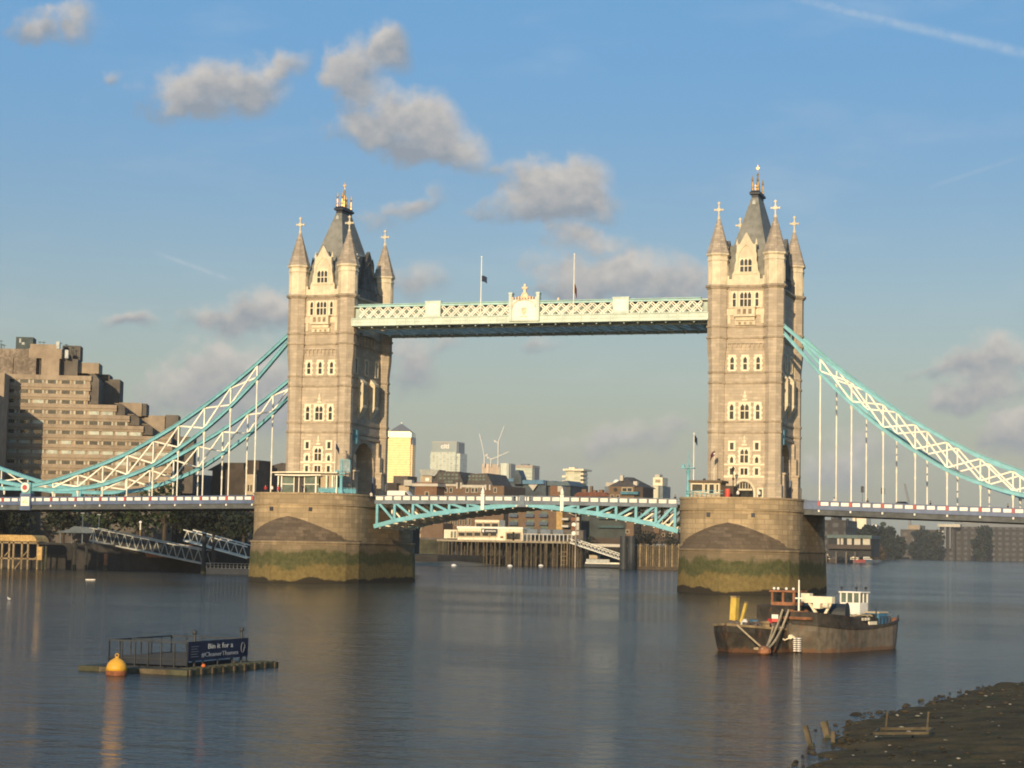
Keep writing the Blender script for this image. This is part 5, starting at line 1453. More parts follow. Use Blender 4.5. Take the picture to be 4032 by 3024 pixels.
# ================================================================== FORESHORE
def foreshore():
    m = bpy.data.materials.new('wet_shingle'); m.use_nodes = True
    T = NT(m.node_tree); b = m.node_tree.nodes['Principled BSDF']
    geo = T.n('ShaderNodeNewGeometry'); P = geo.outputs['Position']
    n1, n2 = T.noise(P, .5, 6, .65), T.noise(P, 5.0, 5, .7)
    c = T.mix(T.rng(n1, .3, .7), (.050, .032, .013), (.120, .078, .032))
    c = T.mix(T.rng(n2, .56, .70), c, (.15, .12, .08))
    c = T.mix(T.rng(T.noise(P, .9, 5, .6), .55, .7), c, (.045, .048, .02))
    T.l(c, b.inputs['Base Color']); b.inputs['Roughness'].default_value = .95; b.inputs['Specular IOR Level'].default_value = .12
    bn = T.n('ShaderNodeBump'); bn.inputs['Strength'].default_value = .8; bn.inputs['Distance'].default_value = .08
    T.l(T.noise(P, 7.0, 4, .7), bn.inputs['Height']); T.l(bn.outputs[0], b.inputs['Normal'])
    pix = [(3050, 3120), (3180, 3024), (3265, 2925), (3285, 2872), (3330, 2852), (3430, 2822), (3560, 2790), (3700, 2757), (3800, 2722), (3900, 2702), (4032, 2690), (4300, 2672)]
    W = [atZ(u, v) for u, v in pix]
    W = [Vector((104.5, -345, 0))] + W + [Vector((118, -222, 0)), Vector((150, -205, 0))]
    # resample the waterline
    pts = []
    for a, c_ in zip(W[:-1], W[1:]):
        n = max(2, int((c_ - a).length / .5))
        for k in range(n): pts.append(a.lerp(c_, k / n))
    rnd = random.Random(3)
    from mathutils import noise as mn
    vs, fs = [], []; J = 46
    for i, p in enumerate(pts):
        q = p + Vector((mn.noise(p * .45) * .9 + mn.noise(p * 1.7) * .25, mn.noise(p * .4 + Vector((9, 0, 0))) * .6, 0))
        ex = Vector((130, -300, 0)) - p; ex.z = 0; ex.normalize()
        ex = (ex + Vector((1.2, -.1, 0))).normalized()
        for j in range(J):
            d = (j / (J - 1)) ** 1.7 * 34
            r = q + ex * d
            z = -.12 + min(.35, d * .5) * .6 + .055 * d * (1 - .2 * min(1, d / 34)) + .10 * mn.noise(r * .5) * min(1, d) + .05 * mn.noise(r * 2.1) * min(1, d * 2)
            vs.append((r.x, r.y, z))
    for i in range(len(pts) - 1):
        for j in range(J - 1): fs.append((i * J + j, i * J + j + 1, (i + 1) * J + j + 1, (i + 1) * J + j))
    mb = MB(); mb.add(vs, fs); structure(mb.build('foreshore', m, smooth=True))
    # pale stones and shells scattered over it
    mb = MB()
    for k in range(420):
        p = rnd.choice(pts); ex = Vector((1, -.25, 0)).normalized(); d = rnd.random() ** .8 * 16 + .4
        r = p + ex * d; z = .10 + .055 * d + .02
        s_ = rnd.uniform(.03, .09) * (1.5 if rnd.random() < .1 else 1)
        c2 = MB(); c2.lathe(0, 0, [(s_ * .5, -s_ * .3), (s_, 0), (s_ * .75, s_ * .35), (s_ * .2, s_ * .45)], 6, rnd.random() * 3, sx=rnd.uniform(1, 1.7)); c2.xf(Matrix.Translation((r.x, r.y, z)) @ Matrix.Rotation(rnd.random() * 3, 4, 'Z')); mb.add(c2.v, c2.f)
    o = mb.build('pebbles', mat('pale_pebble', (.26, .22, .16), .9, var=.35, scale=6))
    tag(o, 'pale stones scattered over the dark wet foreshore', 'stones', kind='stuff')
    mb = MB()
    for k in range(700):                       # weedy rubble, thickest along the ragged water's edge
        p = rnd.choice(pts); d = rnd.random() ** 2.2 * 12 - .5
        r = p + Vector((1, -.25, 0)).normalized() * d + Vector((rnd.uniform(-.3, .3), rnd.uniform(-.5, .5), 0)); z = .055 * max(0, d) + (.02 if d < .4 else .14)
        s_ = rnd.uniform(.035, .12) * (1.7 if rnd.random() < .08 else 1)
        c2 = MB(); c2.lathe(0, 0, [(s_ * .7, -s_ * .5), (s_, 0), (s_ * rnd.uniform(.6, .9), s_ * .4), (s_ * .25, s_ * .6)], 6, rnd.random() * 3, sx=rnd.uniform(1, 1.9)); c2.xf(Matrix.Translation((r.x, r.y, z)) @ Matrix.Rotation(rnd.random() * 3, 4, 'Z') @ Matrix.Rotation(rnd.uniform(-.25, .25), 4, 'X')); mb.add(c2.v, c2.f)
    o = mb.build('shore_rubble', mat('weedy_rubble', (.046, .034, .018), .9, var=.45, scale=3, bump=.6))
    tag(o, 'dark weedy rubble along the edge of the foreshore', 'rubble', kind='stuff')
foreshore()
def timber_frame():
    A = atZ(3443, 2888, .55); Bq = atZ(3652, 2886, .55); Cq = atZ(3676, 2868, .62); D = atZ(3462, 2869, .62)
    t = thing('timber_cradle', 'weathered timber frame with two uprights lying on the foreshore', 'timber', (0, 0, 0))
    mb = MB()
    for a, b in ((A, Bq), (D, Cq)): mb.bar(a, b, .1, .1)
    mb.build('beam', wood_grey, t)
    mb = MB(); mb.bar(A, D, .08, .1); mb.bar(Bq, Cq, .08, .1); mb.build('cross_beam', wood_grey, t)
    for p in (D.lerp(Cq, .12), D.lerp(Cq, .88)):
        mb = MB(); mb.bar(p + Vector((0, 0, -.1)), p + Vector((.03, .25, .62)), .07, .07); mb.build('upright', wood_grey, t)
    return t
timber_frame()
for (u, v, h, lean, w_, lab) in ((3200, 2938, .75, -.30, .17, 'leaning wooden stake standing in the water, farthest from the shore'), (3268, 2904, .62, -.25, .24, 'thick leaning wooden stake in the water at the edge of the foreshore'), (3280, 2932, .5, .0, .14, 'short upright wooden stake at the foot of the shingle bank')):
    p = atZ(u, v); t = thing('wooden_stake', lab, 'stake', p, 0, 'old stakes at the waterline')
    mb = MB(); mb.bar((0, 0, -.3), (lean, .05, h), w_, w_); mb.build('stake', wood_grey, t)
    mb = MB(); mb.bar((-.01, 0, -.32), (lean * .15, .01, .1), w_ * 1.12, w_ * 1.12); mb.build('weed_collar', wood_green, t)
def gull(x, y, z, label):
    t = thing('gull', label, 'gull', (x, y, z), random.random() * 3, 'white gulls afloat')
    mb = MB(); mb.loft([[(-.28, 0, .1), (-.28, .02, .12), (-.28, 0, .13)], [(-.1, -.1, .06), (-.1, .1, .06), (-.1, 0, .22)], [(.1, -.11, .04), (.1, .11, .04), (.1, 0, .2)], [(.2, -.05, .12), (.2, .05, .12), (.2, 0, .2)]]); mb.ball((.24, 0, .26), .075, n=8); mb.build('body', white_panel, t, smooth=True)
    mb = MB(); mb.cyl((.3, 0, .25), (.4, 0, .24), .02, .008, 5); mb.build('beak', yellow, t)
p = atZ(36, 2362); gull(p.x, p.y, 0, 'white gull afloat alone near the left edge of the river')
# ================================================================== NORTH BANK: GROUND, HOTEL
mudm = mat('foreshore_mud', (.16, .115, .06), .85, var=.3, scale=.3, bump=.5)
quaym = mat('quay_stone', (.035, .03, .025), .9, var=.3, scale=.4, stain=.4)  # near black: holds the shade under the left span in its colour
leaf_dark = mat('dark_leaves', (.014, .019, .009), .8, var=.5, scale=.6)  # shade beneath the span is put into this leaf colour
leaf_mid = mat('green_leaves', (.030, .045, .012), .8, var=.45, scale=.6)
leaf_far = mat('far_leaves', (.016, .021, .014), .85, var=.4, scale=.1)
bark = mat('bark', (.06, .045, .03), .9)
def bank(name, pts, z, m, depth=6):
    mb = MB(); mb.prism(pts, 'z', z - depth, z); return structure(mb.build(name, m))
bank('north_quay', [(-600, 62), (-112, 62), (-96, 74), (-92, 120), (-150, 205), (-215, 330), (-330, 800), (-700, 1200), (-1800, 1500), (-3000, 900)], 6.0, quaym, 9)
bank('wharf_bank', [(-216, 331), (-150, 345), (-98, 498), (-60, 640), (-140, 900), (-600, 1300), (-331, 801)], 3.6, quaym, 6)
bank('far_shore', [(-140, 902), (-250, 2440), (-220, 2500), (900, 2350), (2600, 1500), (6000, 1500), (6000, 9000), (-6000, 9000), (-6000, 1600), (-601, 1302)], 3.0, mat('far_bank_earth', (.03, .025, .02), .9, var=.3, scale=.02), 6)

def rects(mb, u0, v0, u1, v1, Y, d, mi=0):
    """box whose front matches a photo rectangle at depth Y"""
    a, b = atY(u0, v1, Y), atY(u1, v0, Y)
    mb.box(a.x, Y, a.z, b.x, Y + d, b.z, mi); return a, b

def hotel():
    ang = R(24); n = Vector((math.sin(ang), -math.cos(ang), 0)); sx = Vector((math.cos(ang), math.sin(ang), 0))
    p0 = atY(500, 2060, 112.0); p0.z = 0
    t = thing('stepped_hotel', 'brown concrete hotel stepping down in terraces behind the left suspension chains', 'hotel', p0, ang)
    def loc(u, v, off=0.0):                    # photo point on the facade plane moved back by off metres
        q = onp(u, v, p0 - n * off, n) - p0
        return q.dot(sx), q.z
    def F(x, y): return (x * .5199, 1250 + y * .5199)
    def block(name, x0, y0, x1, y1, off, depth, m, slope=0.0):
        a, zb = loc(*F(x0, y1), off); b, zt = loc(*F(x1, y0), off)
        mb = MB(); mb.loft([[(a, off, zb), (b, off, zb), (b, off + depth, zb), (a, off + depth, zb)], [(a + slope * .0, off, zt), (b - slope, off, zt), (b - slope, off + depth, zt), (a, off + depth, zt)]])
        return mb.build(name, m, t)
    # storeys: each a sill band, a window band set back, with the windows as parts
    storeys = [(452, 525, 675), (528, 600, 672), (603, 652, 668), (655, 738, 880), (741, 812, 980), (815, 888, 1088), (891, 965, 1300), (968, 1040, 1310), (1043, 1120, 1312), (1123, 1200, 1315), (1203, 1290, 1318)]
    rows = [487, 564, 638, 716, 793, 868, 944, 1018, 1096, 1174, 1250]
    for k, ((ya, yb, xr), yr) in enumerate(zip(storeys, rows)):
        xl = -260
        a, _ = loc(*F(xl, 800)); b, _ = loc(*F(xr, 800)); bs, _ = loc(*F(max(xr, storeys[k + 1][2] if k + 1 < len(storeys) else 0), 800))
        if k == 0: b, _ = loc(*F(680, 800))
        z1 = loc(*F(400, yr + 13))[1]; z2 = loc(*F(400, yr - 14))[1]
        zlo = loc(*F(400, (rows[k + 1] - 14) if k + 1 < len(rows) else yr + 62))[1]
        mb = MB()
        mb.box(a, 0, zlo + .02, bs, 16, z1)                     # sill and spandrel band
        mb.box(a, .02 + .35, z1, b - .3, 16, z2)               # recessed wall behind the windows
        mb.box(a, -.25, zlo + (z1 - zlo) * .42, bs + .02, .0, zlo + (z1 - zlo) * .62)
        if k == 0: mb.box(a, 0, z2, b, 16, loc(*F(400, 436))[1])
        mb.build('storey', concrete, t)
        step = 105; xs = list(range(30, int(xr) - 20, step))
        for j, xw in enumerate(xs):
            xw += 255 - 30 - 2 * step - 4 if False else 0
            wa, _ = loc(*F(xw + 4, yr)); wb, _ = loc(*F(xw + 92, yr))
            if wb > b - .3: continue
            fr = MB(); fr.box(wa, .16, z1, wb, .369, z2)
            fo = fr.build('window', blind if random.random() < .6 else cream_wall, t)
            light = (k in (3, 5, 7) and xw > 560) or random.random() < .12 or k == 7
            pa = MB(); w_ = wb - wa
            pa.box(wa + w_ * .14, .10, z1 + .02, wa + w_ * (.98 if light else .84), .158, z2 - .02)
            pa.build('pane', glass_pale if light else glassdark, fo)
    # right ends of the terraces, their shade put into darker concrete
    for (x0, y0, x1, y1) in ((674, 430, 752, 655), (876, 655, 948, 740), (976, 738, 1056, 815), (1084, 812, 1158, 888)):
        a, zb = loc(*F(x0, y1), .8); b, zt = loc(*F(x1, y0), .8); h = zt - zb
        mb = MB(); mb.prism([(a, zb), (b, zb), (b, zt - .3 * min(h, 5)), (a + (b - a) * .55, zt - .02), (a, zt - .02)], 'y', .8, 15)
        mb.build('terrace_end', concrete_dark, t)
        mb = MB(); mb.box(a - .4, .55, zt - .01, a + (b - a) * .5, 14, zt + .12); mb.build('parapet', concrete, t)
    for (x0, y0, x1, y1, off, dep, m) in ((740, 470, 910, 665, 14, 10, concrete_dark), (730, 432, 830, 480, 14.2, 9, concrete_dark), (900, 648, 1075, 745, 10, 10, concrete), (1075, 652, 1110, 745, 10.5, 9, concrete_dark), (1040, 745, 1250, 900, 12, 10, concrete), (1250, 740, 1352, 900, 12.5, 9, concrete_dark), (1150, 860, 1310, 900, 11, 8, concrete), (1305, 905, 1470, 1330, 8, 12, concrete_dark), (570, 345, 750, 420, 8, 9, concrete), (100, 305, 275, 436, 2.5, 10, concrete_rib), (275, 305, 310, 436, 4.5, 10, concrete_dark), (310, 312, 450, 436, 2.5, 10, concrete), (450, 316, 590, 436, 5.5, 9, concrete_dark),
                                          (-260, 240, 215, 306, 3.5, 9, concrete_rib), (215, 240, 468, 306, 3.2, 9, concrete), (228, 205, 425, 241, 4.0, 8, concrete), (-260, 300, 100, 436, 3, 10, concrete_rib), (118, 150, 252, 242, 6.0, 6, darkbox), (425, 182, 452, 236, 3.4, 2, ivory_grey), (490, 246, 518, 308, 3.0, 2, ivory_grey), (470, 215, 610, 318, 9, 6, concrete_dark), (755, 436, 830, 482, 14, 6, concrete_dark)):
        block('roof_block' if y1 < 440 else 'rear_wing', x0, y0, x1, y1, off, dep, m, .0)  # some dark blocks paint the shaded right sides of the pale ones
    for (x0, y0, x1, y1, off) in ((145, 160, 160, 190, 5.9), (165, 188, 185, 205, 5.9)):
        block('plant_vent', x0, y0, x1, y1, off, .09, ivory_grey)
    for (x0, y0) in ((455, 190), (500, 200), (540, 215), (565, 238), (12, 200), (30, 205), (6, 172), (330, 182), (300, 180)):
        a, zb = loc(*F(x0, y0 + 60), 8); _, zt = loc(*F(x0, y0), 8)
        mb = MB(); mb.cyl((a, 8, zb), (a, 8, zt), .09, .07, 6); mb.box(a - .5, 7.95, zt - .3, a + .5, 8.05, zt - .15); mb.build('aerial', darkbox, t)
    # wing that projects forward at the left and shades the facade
    a, zb = loc(*F(-300, 1350), -9); b, zt = loc(*F(36, 420), -9)
    mb = MB(); mb.box(a, -9.0, zb, b, 2, zt); mb.build('shading_wing', concrete, t)
    mb = MB()
    for yr in rows:
        zz = loc(*F(20, yr), -9)[1]; mb.box(a + .4, -9.1, zz - .7, b - 1.2, -9.002, zz + .6)
    mb.build('window_band', glassdark, t)
    a, zb = loc(*F(-420, 1460), -24); b, zt = loc(*F(-10, 585), -24)
    mb = MB(); mb.box(a, -24.0, -p0.z, b, -9.2, zt); mb.build('shading_wing', concrete, t)  # unseen lower wing, added to throw shadow across the facade
    mb = MB(); a, zb = loc(*F(-300, 1460)); b, zt = loc(*F(1310, 1300)); mb.box(a, .5, -p0.z - 0, b, 16, zt); mb.build('plinth', concrete_dark, t)
glass_pale = mat('sunlit_window_blind', (.36, .37, .29), .35, var=.25, scale=.8)
darkbox = mat('dark_green_cladding', (.05, .065, .065), .7, var=.25)
concrete_rib = mat('ribbed_concrete', (.24, .185, .135), .9, var=.3, scale=1.4, stain=.5)
hotel()

t = thing('backing_sheds', 'long dark backing sheds added behind the trees under the left span', 'sheds', (-100, 118, 6))
for k in range(4):  # added dark backing, closes bright gaps in the shade under the span
    mb = MB(); mb.box(-60 + k * 22, 0, -1, -60 + k * 22 + 21.5, 8, 8.6 - .5 * (k % 2)); mb.prism([(-60 + k * 22, 8.6 - .5 * (k % 2) + .01), (-60 + k * 22 + 21.5, 8.6 - .5 * (k % 2) + .01), (-60 + k * 22 + 10.7, 10.2)], 'y', 0, 8); mb.build('shed', mat('dark_backing', (.022, .021, .019), .9, var=.4, scale=.3), t)
# ================================================================== TREES
def tree(x, y, z, h, w_, label, m=leaf_dark, n=420, group='trees on the north bank', seed=0, low=.35, leaf=1.0):
    rnd = random.Random(seed * 31 + 5)
    t = thing('broadleaf_tree', label, 'tree', (x, y, z), 0, group)
    tr = MB(); tr.cyl((0, 0, 0), (0, 0, h * .45), w_ * .045, w_ * .03, 7)
    for k in range(6):
        a = rnd.uniform(0, 6.28); tr.cyl((0, 0, h * .3), (math.cos(a) * w_ * .3, math.sin(a) * w_ * .3, h * rnd.uniform(.55, .8)), w_ * .02, w_ * .008, 5)
    tr.build('trunk', bark, t)
    cl = [(rnd.uniform(-.34, .34) * w_, rnd.uniform(-.34, .34) * w_, h * rnd.uniform(low, .86), w_ * rnd.uniform(.14, .27)) for _ in range(18)]
    mb = MB()
    for i in range(n):
        cx, cy, cz, r = rnd.choice(cl)
        d = Vector((rnd.gauss(0, 1), rnd.gauss(0, 1), rnd.gauss(0, 1))).normalized() * r * rnd.uniform(.55, 1.12)
        p = Vector((cx, cy, cz)) + Vector((d.x, d.y, d.z * .8)); s_ = leaf * w_ * rnd.uniform(.018, .045)
        q = Vector((rnd.gauss(0, 1), rnd.gauss(0, 1), rnd.gauss(0, 1))).normalized(); e = q.orthogonal().normalized(); f = q.cross(e)
        mb.add([p - e * s_ - f * s_ * .7, p + e * s_ - f * s_ * .5, p + e * s_ * .8 + f * s_, p - e * s_ * .7 + f * s_ * .8], [(0, 1, 2, 3)])
    mb.build('crown', m, t)
tl = [(30, 2060, 88, 11, 12), (250, 2040, 92, 12, 13), (420, 2010, 84, 13, 12), (545, 2005, 88, 13.5, 12), (650, 2000, 90, 13, 13), (770, 2040, 96, 11, 12), (880, 2050, 100, 11, 13), (960, 2070, 86, 9, 10)]
names = ['leftmost dark tree on the quay under the left span', 'dark tree left of the upper end of the grey gangway', 'green tree above the grey gangway, under the left span', 'green tree behind the slim white beacon post', 'bright green tree rising between hotel and left chain', 'dark tree behind the brown brick hulk on the quay', 'dark tree behind the lit white gangway', 'dark tree just left of the left pier']
for i, ((u, v, Y, h, w_), nm) in enumerate(zip(tl, names)):
    p = atY(u, v, Y); tree(p.x, Y, 6.0, h + (4 if i == 4 else 0), w_, nm, leaf_mid if i in (2, 3, 4) else leaf_dark, 700, seed=i)

# dark blocks between the hotel and the left tower
def building(name, label, parts, Y, cat='building', group=None):
    """parts: (part name, u0, v0, u1, v1, dy, depth, material); photo rectangles at depth Y + dy"""
    a = atY(parts[0][1], parts[0][4], Y)
    t = thing(name, label, cat, (a.x, Y, 0), 0, group)
    for (pn, u0, v0, u1, v1, dy, dep, m) in parts:
        p, q = atY(u0, v1, Y + dy), atY(u1, v0, Y + dy)
        mb = MB(); mb.box(p.x - a.x, dy, p.z, q.x - a.x, dy + dep, q.z); mb.build(pn, m, t)
    return t, a
def roofprism(t, a, Y, uv, d0, d1, m, name='roof', parent=None):
    pts = [atY(u, v, Y + d0) for u, v in uv]
    mb = MB(); mb.prism([(p.x - a.x, p.z) for p in pts], 'y', d0, d1); return mb.build(name, m, parent or t)
def winrow(t, a, Y, us, v0, v1, m=glassdark, fm=None, dy=0.0, w_=10):
    for u in us:
        p, q = atY(u - w_ / 2, v1, Y), atY(u + w_ / 2, v0, Y)
        f = MB(); g_ = (q.x - p.x) * .2
        f.box(p.x - a.x - g_, dy - .14, p.z - g_, q.x - a.x + g_, dy - .004, q.z + g_); fo = f.build('window', fm or cream_wall, t)
        b = MB(); b.box(p.x - a.x, dy - .18, p.z, q.x - a.x, dy - .142, q.z); b.build('pane', m, fo)
warehouse_dark = mat('dark_brown_warehouse', (.062, .046, .034), .9, var=.25, scale=.3, stain=.3)
t, a = building('dockside_block', 'dark brown dockside block with a stepped roof left of the left tower', [('wall', 830, 1850, 1010, 2060, 0, 26, warehouse_dark), ('wall', 870, 1822, 960, 1850, 2, 20, warehouse_dark), ('rooftop_box', 972, 1812, 1020, 1850, 3, 8, warehouse_dark), ('lit_bay', 968, 1868, 1004, 1948, -1.2, 1.1, cream_wall)], 150)
winrow(t, a, 150, (974, 986, 997), 1910, 1935, dy=-1.2, w_=6)
roofprism(t, a, 150, [(815, 1852), (870, 1822), (870, 1852)], 2, 20, warehouse_dark)
t, a = building('dockside_block', 'dark hipped roof block touching the left edge of the left tower', [('wall', 1012, 1870, 1200, 2060, 0, 22, warehouse_dark)], 175)
roofprism(t, a, 175, [(1008, 1872), (1050, 1838), (1110, 1822), (1170, 1830), (1210, 1872)], -.5, 22, tile_roof)
t, a = building('dockside_block', 'grey flat roofed block seen between the right end of the hotel and the dark warehouse', [('wall', 690, 1890, 830, 2060, 0, 22, concrete_dark), ('wall', 720, 1870, 800, 1890, 2, 12, concrete_dark)], 165)
winrow(t, a, 165, (705, 730, 755, 780), 1910, 1925, w_=12)

# ================================================================== LEFT JETTY AND GANGWAYS
def pile(mb, x, y, r=.3, top=5.0): mb.cyl((x, y, -1.5), (x, y, top), r * 1.1, r, 8)
def jetty():
    Y = 47.0
    pa = atY(0, 2200, Y); t = thing('timber_jetty', 'sunlit timber jetty on braced piles at the left edge under the span', 'jetty', (pa.x, Y, 0))
    def L(u, v): q = atY(u, v, Y); return q.x - pa.x, q.z
    x1, z1 = L(146, 2132); x0, _ = L(-150, 2132); _, zt = L(50, 2106)
    mb = MB(); mb.prism([(x0, z1), (x1 + .1, z1), (x1 - .4, zt - .5), (x1 - 1.2, zt), (x0, zt)], 'y', -.3, 5); mb.build('deck_bundle', jetty_wood, t)
    for u in (10, 38, 55, 88, 112, 150):
        x, _ = L(u, 2150); mb = MB(); mb.bar((x, 0, -1.2), (x, 0, z1 - .003), .42, .4, up=(0, 1, 0)); mb.build('pile', wood_tan, t)
    mb = MB(); _, zm = L(0, 2198)
    mb.bar((x0, -.05, zm), (x1 + .3, -.05, zm), .3, .3); mb.bar((x0, -.05, z1 - .35), (x1 + .5, -.05, z1 - .35), .3, .4); mb.build('waling', wood_tan, t)
    for ua, va, ub, vb in ((20, 2190, 42, 2165), (92, 2190, 112, 2168), (60, 2240, 90, 2200), (130, 2205, 150, 2190)):
        p, q = L(ua, va), L(ub, vb); mb = MB(); mb.bar((p[0], -.2, p[1]), (q[0], -.2, q[1]), .22, .2, up=(0, 1, 0)); mb.build('brace', wood_tan, t)
    p, q = L(150, 2205), L(171, 2153)
    mb = MB(); mb.box(p[0], -.6, p[1], q[0], .2, q[1]); mb.build('fender_board', jetty_wood, t)
    for u in (152, 166, 180):
        x, _ = L(u, 2200); mb = MB(); pile(mb, x, 0, .24, L(u, 2150)[1]); mb.build('pile', wood_green, t)
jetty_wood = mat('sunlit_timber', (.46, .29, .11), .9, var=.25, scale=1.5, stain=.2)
jetty()
for (u, vt, Y, r, m_, lab) in ((296, 2134, 52, .42, wood_tan, 'thick tan mooring pile left of the grey gangway'), (341, 2150, 52, .3, wood_tan, 'tan mooring pile under the upper end of the grey gangway'), (385, 2178, 56, .22, wood_dark, 'thin dark pile under the grey gangway'), (418, 2180, 54, .5, rust, 'rusty steel pile cluster below the middle of the grey gangway'), (805, 2100, 50, .5, steel_dark, 'black steel guide pile between the two lit gangway parts, left one'), (842, 2104, 50, .38, steel_dark, 'black steel guide pile between the two lit gangway parts, right one'), (982, 2098, 50, .4, steel_dark, 'dark grey guide pile next to the left pier')):
    p = atY(u, vt, Y); t = thing('mooring_pile', lab, 'pile', (p.x, Y, 0), 0, 'piles off the north quay')
    mb = MB(); mb.cyl((0, 0, -1.5), (0, 0, p.z), r, r * .95, 10); mb.build('pile', m_, t)
    mb = MB(); mb.cyl((0, 0, -1.4), (0, 0, 1.2), r * 1.08, r * 1.08, 10); mb.build('weed_band', wood_green, t)
def gangway(u0, v0, u1, v1, hpx, Y0, Y1, n, m, label, width=2.4):
    A0, A1 = atY(u0, v0 + hpx, Y0), atY(u1, v1 + hpx, Y1)
    B0 = atY(u0, v0, Y0)
    h = B0.z - A0.z
    t = thing('gangway', label, 'gangway', A0, 0, 'truss gangways')
    d = A1 - A0; up = Vector((0, 0, h)); dirn = Vector((d.x, d.y, 0)).normalized(); side = Vector((-dirn.y, dirn.x, 0)) * width
    for s_ in (0, 1):
        o = side * s_
        mb = MB(); mb.bar(o + up, o + d + up, .2, .22); mb.bar(o, o + d, .2, .26); mb.build('chord', m, t)
        mb = MB()
        for k in range(n):
            p, q, r_ = d * (k / n), d * ((k + .5) / n), d * ((k + 1) / n)
            mb.bar(o + p, o + q + up, .12, .12); mb.bar(o + q + up, o + r_, .12, .12)
        mb.build('lattice', m, t)
    mb = MB(); mb.bar(side * .55 + up * .5, side * .55 + d + up * .5, .06, h * .9); mb.build('infill_mesh', infill_m, t)
    mb = MB(); mb.bar(side * .5 + Vector((0, 0, .1)), side * .5 + d + Vector((0, 0, .1)), width, .1); mb.build('deck', m, t)
infill_m = mat('dark_mesh_infill', (.03, .03, .028), .8)
grey_steel = mat('grey_gangway_steel', (.46, .43, .35), .6, var=.15, scale=.6, stain=.2)
gangway(352, 2078, 796, 2170, 50, 66, 50, 14, grey_steel, 'long grey truss gangway sloping down to the right under the left span')
gangway(722, 2086, 972, 2156, 42, 60, 40, 8, ivory, 'white truss gangway catching the sun just left of the left pier')
def pontoon(u0, u1, v, Y, label):
    a, b = atY(u0, v, Y), atY(u1, v, Y)
    t = thing('pontoon', label, 'pontoon', (a.x, Y, 0))
    w_ = b.x - a.x
    mb = MB(); mb.box(0, 0, -.6, w_, 5, 1.3); mb.build('hull', black_iron, t)
    mb = MB()
    for k in range(14): mb.bar((w_ * k / 13, .1, 1.3), (w_ * k / 13, .1, 2.4), .09)
    mb.bar((0, .1, 2.4), (w_, .1, 2.4), .08); mb.bar((0, .1, 1.85), (w_, .1, 1.85), .06); mb.build('railing', grey_steel, t)
pontoon(812, 1010, 2240, 44, 'dark landing pontoon with pale railings beside the left pier')
def quay_things():
    t = thing('quay_shelter', 'dark tent roofed shelter on the quay above the grey gangway', 'shelter', (atY(240, 2100, 72).x, 72, 6.0))
    for x in (0, 3, 6, 9):
        mb = MB(); mb.bar((x, 0, 0), (x, 0, 2.6), .15); mb.build('post', slateblue, t)
    mb = MB(); mb.prism([(-1.2, 2.6), (10, 2.6), (8.8, 3.9), (4, 4.2), (2.6, 3.4)], 'y', -1, 3); mb.build('roof', mat('blue_grey_roof', (.10, .12, .13), .6), t)
    p = atY(552, 2100, 70); t = thing('beacon_post', 'slim white beacon post with a yellow base on the quay', 'beacon', (p.x, 70, 6.0))
    mb = MB(); mb.lathe(0, 0, [(.5, 0), (.35, 1.4), (.2, 2.4), (.14, 3.6)], 8); mb.build('base', wood_tan, t)
    mb = MB(); mb.cyl((0, 0, 3.6), (0, 0, 5.2), .16, .14, 8); mb.ball((0, 0, 5.4), .35); mb.build('lamp', white_panel, t)
    p = atY(700, 2110, 64); t = thing('moored_hulk', 'rust brown covered boat lying along the quay behind the gangways', 'boat', (p.x, 62, 3.2))
    mb = MB(); mb.loft([[(-7, 0, 0), (-7, 3.5, 0), (-7.5, 3.8, 1.6), (-7.5, -.3, 1.6)], [(7, 0, 0), (7, 3.5, 0), (7.5, 3.8, 1.6), (7.5, -.3, 1.6)]]); mb.build('hull', rust, t)
    mb = MB(); mb.box(-5.5, .5, 1.6, 5, 3, 3.2); mb.build('cabin', mat('dull_red_paint', (.11, .045, .03), .8), t)
quay_things()
def lamp_standard(u, vt, Y, z0, label):
    p = atY(u, vt, Y); t = thing('lamp_standard', label, 'street lamp', (p.x, Y, z0), 0, 'slim lamp standards on the quay')
    mb = MB(); mb.cyl((0, 0, 0), (0, 0, p.z - z0), .12, .07, 6); mb.build('pole', slateblue, t)
    mb = MB(); mb.box(-.5, -.15, p.z - z0 - .1, .5, .15, p.z - z0 + .05); mb.build('lamp', ivory_grey, t)
lamp_standard(327, 2020, 74, 6.0, 'slim grey lamp standard above the left end of the gangway')
lamp_standard(391, 2026, 80, 6.0, 'slim grey lamp standard right of the gangway head')
p = atZ(356, 2284); t = thing('floating_plank', 'pale plank of driftwood afloat before the quay', 'driftwood', (p.x, p.y, 0))
mb = MB(); mb.bar((-.9, 0, .06), (.9, .1, .1), .3, .14); mb.build('plank', white_panel, t)

# ================================================================== WHARF SEEN UNDER THE BASCULES
Yw = 400.0
def Lw(t0, u, v, Y=Yw): q = atY(u, v, Y); return q.x - t0.x, q.z
mb = MB()
pts = [atZ(u, v) for u, v in ((1560, 2228), (1640, 2226), (1780, 2229), (1850, 2229), (2000, 2226), (2080, 2226))]
vs = []
for i, q in enumerate(pts):
    n_ = i / 5
    for j in range(6): vs.append((q.x - 6 * j, q.y + 18 * j, -.2 + (1 - abs(n_ - .35)) * .75 * j ** .9))
mb.add(vs, [(i * 6 + j, i * 6 + j + 1, (i + 1) * 6 + j + 1, (i + 1) * 6 + j) for i in range(5) for j in range(5)])
structure(mb.build('mud_beach', mudm, smooth=True))
